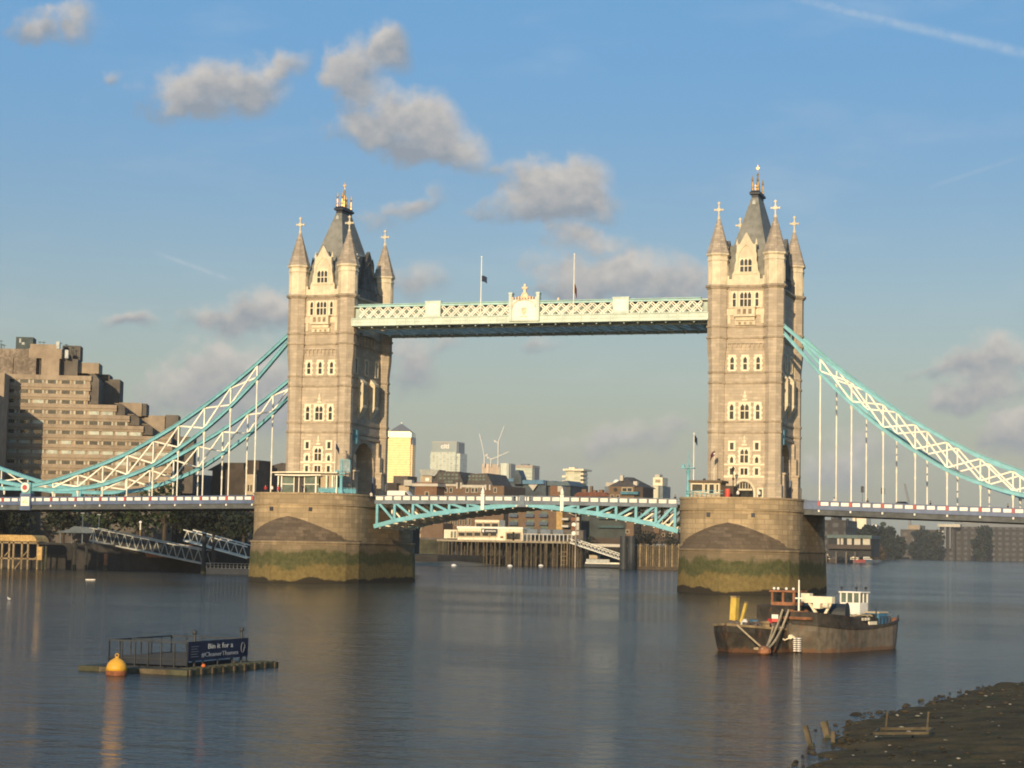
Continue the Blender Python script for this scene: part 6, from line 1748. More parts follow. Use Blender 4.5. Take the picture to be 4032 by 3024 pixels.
# brick warehouse with pitched glass roofs
t, a = building('brick_warehouse', 'red brick warehouse with pale cornice below the pyramid topped tower', [('wall', 1628, 1908, 1720, 2170, 0, 30, brick), ('cornice', 1622, 1904, 1724, 1914, -.6, 31, concrete_pale), ('wall', 1640, 2060, 1745, 2140, -18, 12, brown_brick), ('parapet', 1635, 1900, 1722, 1904, .5, 29, tile_red)], 470)
winrow(t, a, 470, (1681,), 1938, 1952, w_=12)
winrow(t, a, 470, (1662, 1676, 1698, 1712), 2068, 2088, dy=-18, w_=8, fm=concrete_pale); winrow(t, a, 470, (1663, 1700), 2108, 2122, dy=-18, w_=22)
t, a = building('brick_warehouse', 'long brown brick warehouse with two steep dark tiled roofs full of skylights', [('wall', 1722, 1913, 1985, 2170, 0, 30, brown_brick), ('cornice', 1722, 1906, 1800, 1914, -.4, 30, concrete_pale), ('cornice', 1815, 1910, 1915, 1919, -.4, 30, concrete_pale), ('chimney', 1796, 1900, 1802, 1924, -.9, 2, concrete_pale), ('chimney', 1812, 1900, 1818, 1924, -.9, 2, concrete_pale), ('chimney', 1909, 1908, 1915, 1930, -.9, 2, concrete_pale), ('chimney', 1925, 1908, 1931, 1930, -.9, 2, concrete_pale)], 480)
r1 = roofprism(t, a, 480, [(1700, 1913), (1724, 1855), (1806, 1857), (1828, 1913)], 1, 28, tile_roof)
r2 = roofprism(t, a, 480, [(1836, 1915), (1852, 1866), (1916, 1863), (1942, 1915)], 1, 28, tile_roof)
for (u, v) in [(1730 + 16 * i, 1866 + 14 * j) for i in range(5) for j in range(2)] + [(1750 + 12 * i, 1893) for i in range(3)]:
    p, q = atY(u, v + 7, 481), atY(u + 10, v, 481)
    mb = MB(); mb.box(p.x - a.x, .75, p.z, q.x - a.x, .99, q.z); mb.build('skylight', glassgrey, r1)
for (u, v) in [(1845 + 14 * i, 1872 + 13 * j) for i in range(5) for j in range(2)]:
    p, q = atY(u, v + 7, 481), atY(u + 9, v, 481)
    mb = MB(); mb.box(p.x - a.x, .75, p.z, q.x - a.x, .99, q.z); mb.build('skylight', glassgrey, r2)
winrow(t, a, 480, (1738, 1756, 1776, 1840, 1862, 1876, 1896, 1950), 1922, 1938, w_=9, fm=concrete_pale)
winrow(t, a, 480, (1760, 1778, 1796, 1815, 1835, 1850), 2042, 2068, w_=7, fm=concrete_pale)
# roof tops behind them
t, a = building('rooftop_house', 'grey metal roofed house behind the brick warehouse cornice', [('wall', 1655, 1872, 1700, 1905, 0, 8, cream_wall)], 520)
roofprism(t, a, 520, [(1660, 1872), (1650, 1848), (1730, 1850), (1712, 1874)], -1, 8, mat('grey_metal_roof', (.34, .33, .28), .6))
winrow(t, a, 520, (1683,), 1882, 1894, w_=14, m=white_panel)
t, a = building('low_block', 'dark low block at the foot of the pyramid topped tower', [('wall', 1522, 1902, 1562, 2000, 0, 20, warehouse_dark), ('wall', 1556, 1912, 1610, 2000, 3, 20, cream_wall), ('rooftop_box', 1548, 1874, 1605, 1912, 5, 12, concrete_dark), ('gable', 1590, 1890, 1622, 1912, 1, 3, concrete_pale)], 500)
t, a = building('glass_offices', 'blue grey glass roofed offices in the middle of the skyline', [('wall', 1985, 1895, 2150, 2010, 0, 30, mat('dark_blue_cladding', (.045, .062, .075), .5, var=.4, scale=.2)), ('wall', 2150, 1905, 2246, 2010, 4, 30, mat('dark_grey_cladding', (.05, .052, .05), .6, var=.4, scale=.2))], 560)
roofm = mat('blue_roof', (.075, .17, .26), .5, var=.15)
roofprism(t, a, 560, [(1945, 1896), (1965, 1884), (2040, 1884), (2040, 1896)], -1, 25, roofm); roofprism(t, a, 560, [(2048, 1906), (2056, 1890), (2138, 1890), (2142, 1906)], -2, 25, roofm); roofprism(t, a, 560, [(2145, 1912), (2155, 1894), (2180, 1893), (2190, 1898), (2232, 1892), (2246, 1912)], 2, 25, mat('slate_blue_roof', (.08, .11, .125), .6))
roofprism(t, a, 560, [(2080, 1908), (2116, 1908), (2098, 1932)], -2.6, -2.1, concrete_pale, 'gable_glazing')
roofprism(t, a, 560, [(2020, 1906), (2025, 1858), (2032, 1850), (2040, 1850), (2052, 1880), (2052, 1906)], -4, 4, mat('dark_blue_cladding', (.045, .062, .075)), 'stair_tower')
roofprism(t, a, 560, [(1985, 1906), (2010, 1906), (1990, 1938)], -.6, -.1, glassgrey, 'gable_glazing')
t, a = building('chimney_house', 'small red brick house with a pale end wall on the skyline above the bascule joint', [('wall', 2166, 1913, 2194, 1950, 0, 8, brick), ('end_wall', 2194, 1914, 2211, 1948, .5, 7, concrete_pale), ('porch', 2168, 1936, 2205, 1952, -4, 4, brick)], 470)
t, a = building('terrace_roofs', 'low red tiled terrace with chimneys right of the middle of the bridge', [('wall', 2262, 1945, 2395, 2000, 0, 14, dark_brick), ('chimney', 2290, 1926, 2308, 1946, 2, 3, brown_brick), ('chimney', 2322, 1914, 2331, 1946, 2, 2, brown_brick), ('chimney', 2334, 1930, 2346, 1946, 2, 3, brick), ('chimney', 2358, 1928, 2372, 1946, 2, 3, brick)], 480)
roofprism(t, a, 480, [(2258, 1955), (2275, 1938), (2385, 1938), (2398, 1955)], -1, 14, tile_red)
# hipped house above the right bascule
t, a = building('hipped_house', 'tan house with hipped dark roof and a blue balcony above the right bascule', [('wall', 2396, 1916, 2498, 1975, 0, 18, brown_brick), ('side_wall', 2498, 1918, 2532, 1975, 1, 17, dark_brick), ('balcony', 2443, 1936, 2512, 1946, -2, 2, mat('teal_blue_balcony', (.05, .17, .22), .6))], 440)
ap, bp_, cp, dp = atY(2391, 1917, 440), atY(2503, 1917, 440), atY(2540, 1920, 440), atY(2462, 1878, 446)
mb = MB(); e0 = Vector((a.x, 440, 0))
mb.add([ap - e0, bp_ - e0, Vector((cp.x - a.x, 19, cp.z)), Vector((ap.x - a.x + 2, 19, ap.z)), Vector((dp.x - a.x, 7, dp.z)), Vector((dp.x - a.x + 2.2, 11, dp.z))], [(0, 1, 4), (1, 2, 5, 4), (2, 3, 5), (3, 0, 4, 5), (0, 3, 2, 1)])
rf2 = mb.build('roof', tile_roof, t)
p, q = atY(2446, 1894, 444), atY(2458, 1872, 444); mb = MB(); mb.box(p.x - a.x, 2, p.z, q.x - a.x, 4, q.z); mb.build('chimney', concrete_pale, rf2)
p, q = atY(2498, 1912, 444), atY(2514, 1896, 444); mb = MB(); mb.box(p.x - a.x, 2, p.z, q.x - a.x, 5, q.z); mb.build('dormer', concrete_pale, rf2)
winrow(t, a, 440, (2459, 2480), 1922, 1934, w_=16); winrow(t, a, 440, (2411, 2433), 1950, 1958, w_=10)
p = atY(2423, 1928, 440); mb = MB(); mb.cyl((p.x - a.x, -.3, p.z), (p.x - a.x, -.004, p.z), .85, .85, 12); mb.build('round_window', glassdark, t)
t, a = building('white_house', 'small white house with a pale dome peeping over the left of the hipped roof', [('wall', 2384, 1900, 2440, 1950, 0, 8, concrete_pale), ('wall', 2380, 1915, 2398, 1935, -1, 1, slateblue)], 500)
p = atY(2421, 1900, 500); mb = MB(); mb.lathe(p.x - a.x, 3, [(1.7, p.z - .2), (1.6, p.z + .6), (1.0, p.z + 1.3), (.2, p.z + 1.6)], 12); mb.build('dome', white_panel, t, smooth=True)

# white river police style pier building on its piled deck
def pier_station():
    Y = 372.0
    t, a = building('pier_building', 'cream two storey pier building with a dark sign board standing on piles', [('wall', 1801, 2079, 2058, 2126, 0, 9, cream_paint), ('wall', 1748, 2086, 1800, 2119, .6, 8, cream_paint), ('upper_storey', 1870, 2048, 1966, 2080, .4, 7, cream_paint), ('parapet', 1799, 2076, 2059, 2080, -.2, 9, ivory)], Y)
    winrow(t, a, Y, (1818, 1849, 1880, 1912, 1943), 2097, 2110, w_=24)
    winrow(t, a, Y, (1886, 1917, 1948), 2061, 2074, w_=24, dy=.4)
    winrow(t, a, Y, (2008, 2036), 2100, 2124, w_=26)
    winrow(t, a, Y, (1777, 1790), 2093, 2116, w_=7, dy=.6, m=glassgrey)
    p, q = atY(1897, 2099, Y), atY(1960, 2082, Y)
    mb = MB(); mb.box(p.x - a.x, -.5, p.z, q.x - a.x, -.252, q.z); sg = mb.build('sign_board', steel_dark, t)
    mb = MB(); w_ = q.x - p.x; h = q.z - p.z
    for k in range(9): mb.box(p.x - a.x + w_ * (.26 + .075 * k), -.56, p.z + h * .36, p.x - a.x + w_ * (.31 + .075 * k), -.502, p.z + h * (.58 + .06 * (k % 2)))
    mb.box(p.x - a.x + w_ * .06, -.56, p.z + h * .2, p.x - a.x + w_ * .16, -.502, p.z + h * .8); mb.build('sign_marks', white_panel, sg)
    mb = MB(); p, q = atY(1970, 2119, Y), atY(1982, 2111, Y); mb.box(p.x - a.x, -.1, p.z, q.x - a.x, -.004, q.z); mb.build('notice', rust, t)
    d = thing('pier_deck', 'long piled timber pier deck carrying the cream building', 'pier', (a.x, Y, 0))
    p, q = atY(1720, 2128, Y - 1), atY(2275, 2134, Y - 1); zt = atY(1900, 2126, Y - 1).z
    mb = MB(); mb.box(p.x - a.x, -1, zt - .75, q.x - a.x, 14, zt - .01); mb.build('deck', mat('pier_deck_edge', (.30, .24, .16), .9, var=.25, stain=.4), d)
    rnd = random.Random(4)
    us = list(range(1735, 2280, 17))
    for i, u in enumerate(us):
        x = atY(u + rnd.uniform(-7, 7), 2180, Y).x - a.x
        for k, yy in enumerate((-.6, 6.5)):
            mb = MB(); mb.cyl((x + k * 1.1, yy, -1), (x + k * 1.1, yy, zt - .76), .34, .3, 7); mb.build('pile', wood_grey if (i * 3 + k) % 4 else wood_dark, d)
    for i, u in enumerate(us[:-2:2]):
        x, x2 = atY(u, 2180, Y).x - a.x, atY(u + 34, 2180, Y).x - a.x
        mb = MB(); mb.bar((x, -.4, 2.0 + .5 * (i % 2)), (x2, -.4, 5.5), .22, .22, up=(0, 1, 0)); mb.build('brace', wood_dark, d)
    mb = MB(); mb.box(atY(1770, 2180, Y).x - a.x, 13, -1, atY(2300, 2180, Y).x - a.x, 13.8, zt - .8); mb.build('backing_wall', mat('under_deck_shade', (.025, .023, .02), .9, var=.4, scale=.3), d)  # dark sheet added to stand in for the shadow under the deck
    mb = MB()
    for u in range(2062, 2270, 16):
        x, z0 = atY(u, 2127, Y).x - a.x, zt; mb.box(x - .28, -.8, z0, x + .1, -.5, z0 + 2.5)
    mb.bar((atY(2062, 2100, Y).x - a.x, -.6, zt + 2.6), (atY(2270, 2100, Y).x - a.x, -.6, zt + 2.6), .3, .25); mb.build('balustrade', concrete_pale, d)
    mb = MB()
    for u in (2088, 2140, 2190):
        x = atY(u, 2100, Y).x - a.x; mb.box(x - 2, 2.5, zt + 2.2, x + 2, 3.0, zt + 4.4)
    mb.build('planter_screen', slateblue, d)
    mb = MB(); p, q = atY(2062, 2128, Y), atY(2270, 2080, Y); mb.box(p.x - a.x, 9, zt, q.x - a.x, 13, q.z - .5); mb.build('terrace_wall', concrete_dark, d)
    # ladder
    mb = MB(); x = atY(2216, 2180, Y).x - a.x; x2 = atY(2238, 2180, Y).x - a.x
    for xx in (x, x2): mb.bar((xx, -1.6, .2), (xx, -1.6, zt), .3, .3, up=(0, 1, 0))
    for k in range(4): mb.bar((x, -1.6, .8 + k * 1.6), (x2, -1.6, .8 + k * 1.6), .18)
    mb.build('ladder', wood_tan, d)
pier_station()
# balconied flats behind the pier
def flats(u0, u1, vt, vb, Y, m, cols, rowsv, label, dark=steel_dark):
    t, a = building('apartment_block', label, [('wall', u0, vt, u1, vb, 0, 20, m)], Y)
    for u in cols:
        for v in rowsv:
            p, q = atY(u, v + 16, Y), atY(u + 34, v, Y)
            mb = MB(); mb.box(p.x - a.x, -1.6, p.z, q.x - a.x, -.05, p.z + .25); mb.box(p.x - a.x, -1.6, p.z + .25, q.x - a.x, -1.5, p.z + 1.3); b = mb.build('balcony', dark, t)
            mb = MB(); mb.box(p.x - a.x + .3, -.1, p.z + .26, q.x - a.x - .3, -.004, q.z + .6); mb.build('glazed_door', glassgrey, t)
    return t, a
flats(2000, 2208, 2000, 2128, 405, brown_brick, (2008, 2072, 2126), (2020, 2052, 2078), 'brown brick apartment block with blue grey balconies behind the pier deck', mat('blue_balcony_panel', (.07, .09, .12), .6))
t, a = building('apartment_block', 'narrow tan apartment end wall with white balconies left of the signal mast', [('wall', 2190, 2008, 2215, 2085, 0, 12, jetty_wood), ('wall', 2215, 2010, 2256, 2110, 3, 12, dark_brick)], 398)
for v in (2040, 2068): p, q = atY(2214, v + 8, 398), atY(2240, v, 398); mb = MB(); mb.box(p.x - a.x, -1, p.z, q.x - a.x, .5, q.z); mb.build('balcony', concrete_pale, t)
t, a = building('apartment_block', 'dark green glass apartment block under the right bascule', [('wall', 2276, 2000, 2468, 2146, 0, 22, mat('dark_green_wall', (.032, .040, .036), .6, var=.4, scale=.3)), ('end_pier', 2466, 2048, 2496, 2120, -2, 10, brown_brick), ('podium', 2330, 2118, 2460, 2148, -3, 3, dark_brick)], 430)
for v in (2036, 2070):
    p, q = atY(2360, v + 8, 430), atY(2460, v, 430); mb = MB(); mb.box(p.x - a.x, -1.8, p.z, q.x - a.x, -.05, q.z); mb.build('balcony', mat('dark_teal_glass', (.04, .075, .075), .3), t)
winrow(t, a, 430, (2476,), 2088, 2098, dy=-2, w_=10)
t, a = building('brick_terrace', 'dark brick terrace with trees in front just left of the right pier', [('wall', 2496, 2060, 2672, 2140, 0, 16, dark_brick), ('bay', 2574, 2076, 2596, 2100, -1.5, 1.5, brown_brick)], 440)
winrow(t, a, 440, (2516, 2540, 2556, 2612, 2640), 2100, 2112, w_=8)
for i, (u, Y, h, w_, lab) in enumerate(((2312, 415, 8, 9, 'small dark tree by the head of the white gangway'), (2545, 420, 12, 11, 'dark tree before the brick terrace left of the right pier'), (2645, 415, 10, 9, 'dark tree tucked against the right pier'), (1950, 395, 11, 13, 'green bushy tree above the cream pier building roof'), (2000, 398, 9, 10, 'dark green tree right of the cream pier building roof'))):
    tree(atY(u, 2100, Y).x, Y, 4.0, h, w_, lab, leaf_far if i else leaf_dark, 420, 'trees along the far wharf', seed=20 + i)
# signal mast, gangway, pile fence
def mast():
    p = atY(2268, 2010, 352); t = thing('signal_mast', 'white signal mast with round discs rising from the pier below the bascule', 'mast', (p.x, 352, 0))
    mb = MB(); mb.cyl((0, 0, -1), (0, 0, p.z), .35, .25, 8); mb.bar((0, 0, p.z - 2), (-5.5, 0, p.z), .25); mb.build('pole', concrete, t)
    for k, (m_, z) in enumerate(((rust, 2045), (white_panel, 2066), (rust, 2080), (white_panel, 2100))):
        z = atY(2268, z, 352).z
        mb = MB(); mb.cyl((-.9 + .2 * (k % 2), -.3, z), (-.9 + .2 * (k % 2), 0, z), .8, .8, 12); mb.build('disc', m_, t)
        mb = MB(); mb.box(.3, -.2, z - .6, 1.3, .1, z + .8); mb.build('board', concrete_pale, t)
mast()
gangway(2245, 2122, 2455, 2192, 16, 356, 350, 14, ivory, 'white lattice gangway sloping down to the far pontoon under the right bascule', 4.0)
t, a = building('landing_stage', 'pale landing stage with low railings at the foot of the far gangway', [('hull', 2300, 2222, 2452, 2232, 0, 10, steel_dark), ('railing', 2308, 2203, 2400, 2216, 0, .3, ivory_grey), ('railing', 2305, 2216, 2440, 2221, .1, .3, ivory), ('shed', 2320, 2186, 2352, 2200, 6, 4, cream_wall)], 356, 'landing stage')
for (u, lab) in ((2456, 'black dolphin pile under the right bascule, left of the pair'), (2486, 'black dolphin pile under the right bascule, right of the pair')):
    p = atY(u, 2114, 340); t = thing('dolphin_pile', lab, 'pile', (p.x, 340, 0), 0, 'black dolphin piles')
    mb = MB(); mb.cyl((0, 0, -1), (0, 0, p.z), 1.5, 1.35, 12); mb.build('pile', steel_dark, t)
    mb = MB(); mb.cyl((0, 0, p.z), (0, 0, p.z + .3), 1.5, 1.5, 12); mb.build('cap', steel_dark, t)
def pile_fence():
    Y = 346; p0 = atY(2494, 2200, Y); t = thing('pile_fence', 'row of pale upright fender piles beside the right pier', 'fence', (p0.x, Y, 0))
    for k in range(22):
        u = 2496 + k * 8.4; x = atY(u, 2150, Y).x - p0.x; zt = atY(u, 2142 + (k % 3) * 2, Y).z
        mb = MB(); mb.bar((x, 0, -.5), (x, 0, zt), .5, .4, up=(0, 1, 0)); mb.build('pile', wood_grey if k % 3 else wood_tan, t)
    x1 = atY(2690, 2150, Y).x - p0.x
    mb = MB(); mb.box(0, .5, -.5, x1, 1.2, atY(2560, 2150, Y).z); mb.build('backing_wall', wood_dark, t)
    mb = MB(); mb.box(-.5, -.8, -.4, x1, -.25, 1.0); mb.build('waling', wood_dark, t)
pile_fence()
t, a = building('quay_wall', 'low pale topped quay wall behind the far gangway', [('wall', 2330, 2152, 2500, 2240, 0, 5, quaym), ('coping', 2326, 2144, 2500, 2152, -.3, 5.6, concrete_pale)], 366)
t, a = building('quay_wall', 'dark weedy quay wall left of the piled pier', [('wall', 1625, 2124, 1760, 2180, 0, 8, mat('weedy_wall', (.06, .055, .03), .9, var=.4, scale=.3)), ('coping', 1625, 2118, 1760, 2124, -.2, 8.4, concrete_dark)], 392)
for i, (u, v) in enumerate(((1787, 2229), (2008, 2231), (2130, 2230), (2184, 2228))):
    p = atZ(u, v); t = thing('mooring_buoy', ['white mooring buoy off the mud beach', 'pale mooring buoy before the middle of the pier', 'white mooring buoy before the pier ladder, left one', 'white mooring buoy before the pier ladder, right one'][i], 'buoy', (p.x, p.y, 0), 0, 'white buoys off the far pier')
    mb = MB(); mb.lathe(0, 0, [(.4, -.5), (1.0, 0), (.85, .5), (.3, .75)], 10); mb.build('float', white_panel, t)
    mb = MB(); mb.lathe(0, 0, [(1.02, -.08), (1.03, .08)], 10); mb.build('band', navy, t)

# ================================================================== DISTANT SKYLINE
def steel_facade():
    """stainless steel cladding that mirrors the low sun, with darker rows of panes"""
    m = facade_mat('sunlit_steel_facade', (1.0, .78, .42), (.62, .40, .14), 3.4, 5.2, .72, .45, rough=.74, prough=.68, warm=(.9, .6, .25))
    b = m.node_tree.nodes['Principled BSDF']
    for l in list(b.inputs['Metallic'].links): m.node_tree.links.remove(l)
    b.inputs['Metallic'].default_value = 1
    return m
def far_tower():
    Y = 3800
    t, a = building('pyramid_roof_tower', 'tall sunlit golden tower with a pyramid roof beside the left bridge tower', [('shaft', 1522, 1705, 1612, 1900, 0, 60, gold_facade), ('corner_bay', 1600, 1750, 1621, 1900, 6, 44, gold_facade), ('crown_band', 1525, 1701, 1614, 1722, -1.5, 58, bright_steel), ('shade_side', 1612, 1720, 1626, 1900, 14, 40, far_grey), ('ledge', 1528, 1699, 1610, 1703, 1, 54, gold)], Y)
    p, q, top = atY(1528, 1700, Y), atY(1612, 1700, Y), atY(1574, 1664, Y)
    w_ = (q.x - p.x) / 2; cx = (p.x + q.x) / 2 - a.x
    mb = MB(); mb.add([(cx - w_, 2, p.z), (cx + w_, 2, p.z), (cx + w_, 2 + 2 * w_, p.z), (cx - w_, 2 + 2 * w_, p.z), (cx, 2 + w_, top.z)], [(0, 1, 4), (1, 2, 4), (2, 3, 4), (3, 0, 4), (0, 3, 2, 1)])
    rf = mb.build('roof', mat('grey_pyramid_roof', (.12, .12, .13), .6, var=.05), t)
    mb = MB(); mb.ball((cx, 2 + w_, top.z + 1), 2.2); mb.build('beacon', white_panel, rf)
    return t
gold_facade = steel_facade()
bright_steel = mat('bright_steel_band', (.98, .85, .6), .66, 1.0, var=.02)
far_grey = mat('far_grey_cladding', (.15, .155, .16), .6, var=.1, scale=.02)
ft = far_tower(); ft.rotation_euler.z = R(12)
def sign_tower():
    Y = 3900
    fm = facade_mat('pale_glass_facade', (.62, .57, .42), (.30, .35, .30), 8.5, 4.6, .62, .74, rough=.6, prough=.2)
    top_m = mat('grey_sign_storey', (.27, .30, .275), .4, var=.06, scale=.03)
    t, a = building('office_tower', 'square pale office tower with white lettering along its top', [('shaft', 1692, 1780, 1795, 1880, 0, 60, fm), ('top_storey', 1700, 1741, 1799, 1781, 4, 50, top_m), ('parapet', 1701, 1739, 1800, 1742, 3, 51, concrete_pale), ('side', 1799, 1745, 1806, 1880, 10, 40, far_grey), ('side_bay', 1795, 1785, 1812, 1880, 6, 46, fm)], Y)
    me = text_mesh('citi', 10, .2, .35); xs = [v.co.x for v in me.vertices]; p, q = atY(1733, 1765, Y), atY(1767, 1747, Y)
    k = (q.x - p.x) / (max(xs) - min(xs)); kz = (q.z - p.z) / max(v.co.y for v in me.vertices)
    me.transform(Matrix.Translation((p.x - a.x, 3.2, p.z)) @ Matrix.Rotation(math.pi / 2, 4, 'X') @ Matrix.Diagonal((k, kz, 1, 1)))
    me.materials.clear(); me.materials.append(white_panel)
    o = bpy.data.objects.new('lettering', me); COL.objects.link(o); o.parent = t
    P = [atY(1737 + 25 * f, 1753 - 9 * math.sin(math.pi * f), Y) for f in [i / 8 for i in range(9)]]
    mb = MB(); mb.tube([(q.x - a.x, 3.0, q.z) for q in P], .3, 5); mb.build('sign_arc', mat('sign_red', (.6, .1, .06), .5), t)
sign_tower()
conc = facade_mat('raw_concrete_frame', (.50, .38, .26), (.38, .28, .19), 14, 40, .5, .9, rough=.9, prough=.8)
t, a = building('unfinished_tower', 'pinkish concrete tower under construction below the cranes', [('core', 1897, 1826, 1925, 1890, 0, 30, conc), ('core', 1926, 1828, 1968, 1890, -4, 34, conc), ('glazed_bay', 1970, 1824, 2004, 1890, 0, 36, facade_mat('new_glazing', (.72, .66, .52), (.36, .38, .30), 26, 200, .74, .98, rough=.5, prough=.3)), ('side', 2004, 1826, 2012, 1890, 8, 30, far_grey)], 3700)
def crane(u, vb, vt, jib, label):
    Y = 3690; b, c = atY(u, vb, Y), atY(u, vt, Y); t = thing('tower_crane', label, 'crane', (b.x, Y, b.z), 0, 'tower cranes on the skyline')
    mb = MB(); mb.bar((0, 0, -6), (0, 0, c.z - b.z), 2.3, 2.3, up=(0, 1, 0)); mb.build('mast', crane_m, t)
    j = [atY(x, y, Y) - b for x, y in jib]
    mb = MB()
    for p, q in zip(j[:-1], j[1:]): mb.bar((p.x, 0, p.z), (q.x, 0, q.z), 1.8, 1.8, up=(0, 1, 0))
    mb.build('jib', crane_m, t)
    mb = MB(); p = j[0]; s_ = -1 if j[-1].x > p.x else 1; mb.bar((p.x, 0, p.z), (p.x + 9 * s_, 0, p.z + 6), 2, 2, up=(0, 1, 0)); mb.box(p.x + 6 * s_ - 2, -2, p.z + 1, p.x + 6 * s_ + 2, 2, p.z + 5); mb.build('counter_jib', crane_m, t)
crane_m = mat('pale_crane_steel', (.55, .52, .46), .6, var=.1)
crane(1907, 1826, 1795, [(1907, 1798), (1900, 1755), (1888, 1708)], 'pale luffing crane leaning left above the unfinished tower')
crane(1933, 1826, 1806, [(1933, 1808), (1960, 1798), (2005, 1778)], 'small low crane with its jib stretched right')
crane(1961, 1824, 1742, [(1961, 1744), (1972, 1715), (1985, 1678)], 'tall pale luffing crane with a bright jib tip')
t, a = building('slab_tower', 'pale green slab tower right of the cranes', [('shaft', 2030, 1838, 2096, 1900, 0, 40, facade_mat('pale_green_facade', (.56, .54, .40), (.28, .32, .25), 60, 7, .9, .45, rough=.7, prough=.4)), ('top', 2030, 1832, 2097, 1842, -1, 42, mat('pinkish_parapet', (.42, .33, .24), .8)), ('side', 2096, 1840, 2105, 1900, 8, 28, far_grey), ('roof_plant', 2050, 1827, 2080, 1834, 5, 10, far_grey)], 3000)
t, a = building('balconied_tower', 'cream tower with stacked balconies and a flat top rail', [('shaft', 2226, 1852, 2286, 1940, 0, 22, facade_mat('cream_balcony_facade', (.60, .57, .41), (.30, .29, .19), 12, 6, .5, .5, rough=.8, prough=.5)), ('cap', 2216, 1846, 2298, 1853, -3, 28, cream_paint), ('plant_room', 2240, 1840, 2262, 1847, 4, 12, cream_paint), ('balcony', 2213, 1872, 2228, 1880, -2, 16, cream_paint), ('balcony', 2284, 1862, 2297, 1870, -2, 16, cream_paint), ('balcony', 2284, 1878, 2297, 1886, -2, 16, cream_paint), ('balcony', 2213, 1892, 2228, 1900, -2, 16, cream_paint), ('balcony', 2284, 1894, 2297, 1902, -2, 16, cream_paint), ('base', 2270, 1918, 2296, 1945, -4, 10, cream_paint)], 1500)
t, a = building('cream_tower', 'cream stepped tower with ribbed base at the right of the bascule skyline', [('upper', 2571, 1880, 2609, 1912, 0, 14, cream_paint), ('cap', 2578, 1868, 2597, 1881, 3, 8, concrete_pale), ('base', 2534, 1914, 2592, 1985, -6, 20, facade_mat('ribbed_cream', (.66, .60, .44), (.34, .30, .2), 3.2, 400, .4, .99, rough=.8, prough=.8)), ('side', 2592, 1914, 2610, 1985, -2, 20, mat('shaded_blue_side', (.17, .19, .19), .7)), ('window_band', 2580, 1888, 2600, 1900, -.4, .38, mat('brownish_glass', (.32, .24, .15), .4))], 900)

# ================================================================== RIGHT: FAR SHORE, BOATS
t, a = building('river_sheds', 'low dark building with five bright shutters behind moored boats right of the right pier', [('wall', 3262, 2118, 3430, 2190, 0, 40, mat('dark_shed', (.03, .028, .026), .8, var=.3, scale=.05)), ('roof', 3256, 2108, 3432, 2118, -2, 44, mat('dull_green_roof', (.09, .12, .11), .7)), ('base', 3262, 2146, 3430, 2160, -5, 5, dark_brick)], 1050)
for (u0, u1) in ((3297, 3306), (3311, 3321), (3336, 3354), (3364, 3388), (3398, 3426)):
    p, q = atY(u0, 2145, 1050), atY(u1, 2118, 1050); mb = MB(); mb.box(p.x - a.x, -.6, p.z, q.x - a.x, -.004, q.z); mb.build('shutter', concrete_pale, t)
for u in (3262, 3300, 3340, 3374):
    x = atY(u, 2150, 1050).x - a.x; mb = MB(); mb.bar((x, -8, -1), (x, -8, 8), 1.0, 1.0); mb.build('support_post', concrete_dark, t)
def block_far(name, label, rect, Y, m, cat='building', extra=()):
    return building(name, label, [('wall',) + tuple(rect) + (0, 60, m)] + list(extra), Y, cat)
fd = facade_mat('far_brown_facade', (.045, .037, .03), (.028, .026, .024), 9, 7, .5, .5, rough=.9, prough=.6)
fd2 = facade_mat('far_tan_facade', (.075, .058, .043), (.045, .038, .03), 11, 8, .5, .5, rough=.9, prough=.6)
block_far('far_warehouse', 'tan brown far warehouse on the right shore, left of the white framed block', (3545, 2086, 3692, 2205), 2420, fd2)
block_far('far_warehouse', 'long dark far warehouse at the right edge of the photo', (3745, 2078, 4120, 2205), 2400, fd)
block_far('far_warehouse', 'dark stepped far building with a squat tower next to the right pier', (3236, 2048, 3330, 2205), 1300, fd, extra=[('tower', 3272, 2036, 3300, 2050, 6, 20, fd), ('stack', 3331, 2042, 3338, 2075, 6, 6, fd)])
t, a = building('framed_block', 'white framed far block with stacked balconies on the right shore', [('frame', 3692, 2064, 3780, 2074, -3, 30, concrete_pale), ('column', 3717, 2074, 3725, 2160, -2, 12, far_grey), ('column', 3738, 2074, 3744, 2160, -2, 12, far_grey), ('back', 3700, 2074, 3760, 2205, 8, 30, fd)] + [('balcony', 3692, v, 3716, v + 6, -2, 14, concrete_pale) for v in (2090, 2104, 2118, 2132, 2146)], 2380)
t, a = building('cream_slab', 'bright cream slab block seen under the right span beyond the trees', [('wall', 3357, 2030, 3411, 2082, 0, 40, cream_paint), ('stair_strip', 3368, 2040, 3372, 2070, -.6, .5, brown_brick)], 2200)
block_far('low_white_building', 'small bright white building between the far tree clumps', (3434, 2066, 3452, 2092), 2450, white_panel)
block_far('far_block', 'pale pink far block under the distant crane', (3576, 2068, 3622, 2086), 2500, concrete)
t, a = building('far_roofline', 'long grey far roofline with pale roofs at the right edge under the span', [('wall', 3760, 2062, 4080, 2082, 0, 40, far_grey), ('roof', 3790, 2056, 3960, 2064, 5, 30, concrete_pale)], 2650)
lab = ['round topped dark tree clump behind the bright shutters', 'tallest dark tree beside the small white building', 'dark tree clump left of the tan far warehouse', 'low dark trees above the tan far warehouse', 'dark tree against the white framed block', 'pale hazy far tree under the right span', 'dark tree rising over the long right warehouse', 'brownish bare tree at the end of the moored boats']
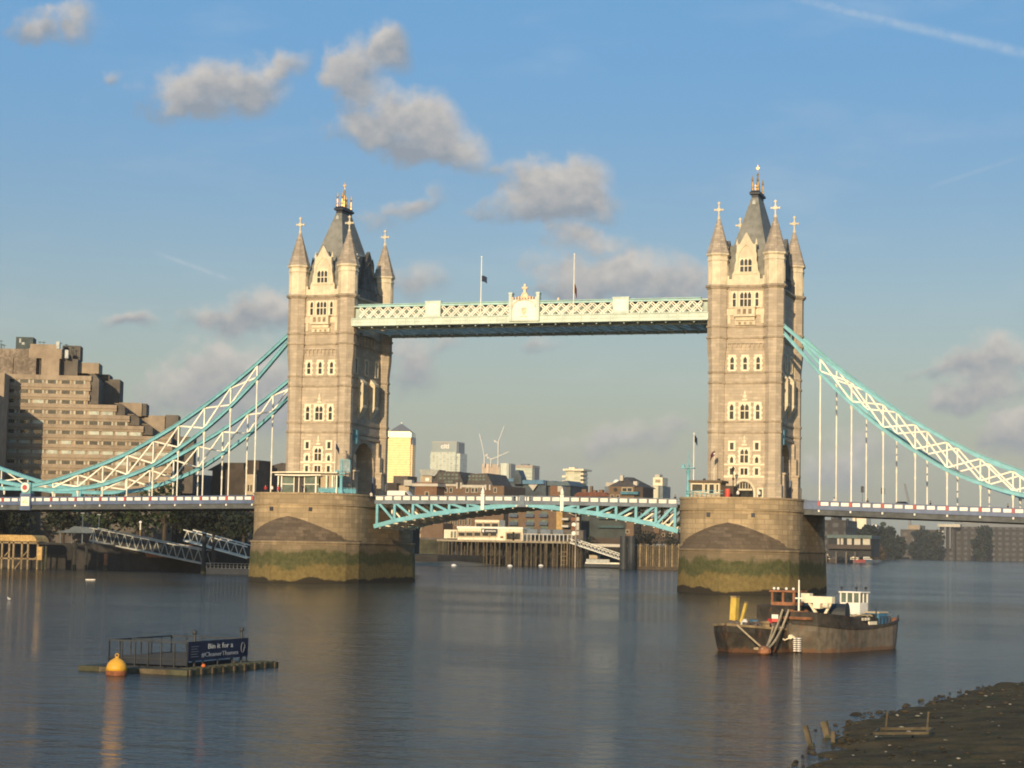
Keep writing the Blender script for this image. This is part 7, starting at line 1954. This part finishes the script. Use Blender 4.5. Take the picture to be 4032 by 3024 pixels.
for i, (u, vt, vb, wpx, Y, m) in enumerate(((3395, 2068, 2160, 110, 1500, leaf_far), (3467, 2064, 2160, 62, 1700, leaf_far), (3515, 2072, 2165, 80, 1900, leaf_far), (3640, 2080, 2160, 90, 2300, leaf_far), (3690, 2068, 2160, 50, 2300, leaf_far), (3490, 2040, 2120, 50, 2450, leaf_mid), (3868, 2058, 2160, 70, 2300, leaf_far), (3450, 2130, 2195, 60, 1200, bark))):
    b, tp = atY(u, vb, Y), atY(u, vt, Y); k = (atY(u + wpx, vb, Y) - b).x
    tree(b.x, Y, 2.5, (tp.z - 2.5) * 1.0, k * 1.25, lab[i], m, 1300, 'far trees on the right shore', seed=40 + i, low=.05, leaf=1.9)
p = atY(3560, 1900, 900); q = atY(3582, 1995, 900)
crane2 = thing('tower_crane', 'tiny dark crane jib rising above the right span parapet', 'crane', (q.x, 2600, 3))
f_ = (2600 - CAM.y) / (900 - CAM.y); P0, P1 = atY(3582, 2000, 2600), atY(3562, 1905, 2600)
mb = MB(); mb.bar((P0.x - q.x, 0, P0.z - 3), (P1.x - q.x, 0, P1.z - 3), 3, 3, up=(0, 1, 0)); mb.build('jib', far_grey, crane2)
mb = MB(); mb.bar((P0.x - q.x, 0, -2), (P0.x - q.x, 0, P0.z - 3), 4, 4, up=(0, 1, 0)); mb.build('mast', far_grey, crane2)
def boat(u, v, Lpx, hp, hull_m, cab_m, label, group='boats on the right reach', bow=1):
    p = atZ(u, v); k = ((p - CAM).length / FPX); L = Lpx * k; h = hp * k
    t = thing('river_boat', label, 'boat', (p.x, p.y, 0), 0, group)
    rings = []
    for i in range(9):
        f = i / 8; b = L * .13 * (1 if f < .6 else max(.05, 1 - ((f - .6) / .4) ** 2)); x = (f - .5) * L * bow
        zt = h * (.38 + .12 * f * f)
        rings.append([(x, -b * .8, -.4), (x, b * .8, -.4), (x, b, zt), (x, -b, zt)])
    mb = MB(); mb.loft(rings); mb.build('hull', hull_m, t)
    mb = MB(); z0 = h * .42; mb.box(-L * .32, -L * .09, z0, L * .1, L * .09, h * .78); mb.box(-L * .2, -L * .07, h * .78, -L * .02, L * .07, h); c = mb.build('cabin', cab_m, t)
    mb = MB(); mb.box(-L * .3, -L * .093, h * .52, L * .08, -L * .0902, h * .68); mb.build('window_band', glassdark, c)
    mb = MB(); mb.cyl((L * .14, 0, h * .4), (L * .14, 0, h * 1.25), L * .008, L * .005, 6); mb.build('mast', ivory_grey, t)
dull_blue = mat('dull_blue_hull', (.05, .075, .11), .6); dull_red = mat('dull_red_hull', (.28, .05, .035), .6); dull_brown = mat('dull_brown_hull', (.07, .05, .04), .8)
boat(3428, 2214, 84, 26, dull_blue, white_panel, 'blue hulled boat with a bright white cabin top, last in the moored row')
boat(3372, 2214, 70, 24, dull_red, cream_paint, 'red brown boat with a pale tarpaulin cabin, second from the end of the moored row')
boat(3318, 2215, 80, 26, dull_brown, tarp, 'dark cluttered boat in the middle of the moored row')
boat(3262, 2216, 60, 34, dull_brown, cream_paint, 'dark boat with cream wheelhouse half hidden by the right pier')
boat(3735, 2192, 100, 24, dull_red, white_panel, 'red and white boat far off on the right reach', bow=-1)
boat(3918, 2195, 78, 22, dull_red, white_panel, 'small white boat with red waterline near the right edge', bow=-1)

# ================================================================== HAZE
hz = bpy.data.materials.new('river_haze'); hz.use_nodes = True
ht = hz.node_tree; ht.nodes.clear()
pv = ht.nodes.new('ShaderNodeVolumePrincipled'); om = ht.nodes.new('ShaderNodeOutputMaterial')
pv.inputs['Color'].default_value = (.93, .90, .84, 1); pv.inputs['Density'].default_value = HAZE_DENSITY; pv.inputs['Anisotropy'].default_value = 0
ht.links.new(pv.outputs[0], om.inputs['Volume'])
mb = MB(); mb.box(-9000, -900, -9, 9000, 9400, 420)
haze = mb.build('haze', hz); tag(haze, 'thin warm evening haze over the river and the far skyline', 'haze', kind='stuff')
haze.visible_shadow = True
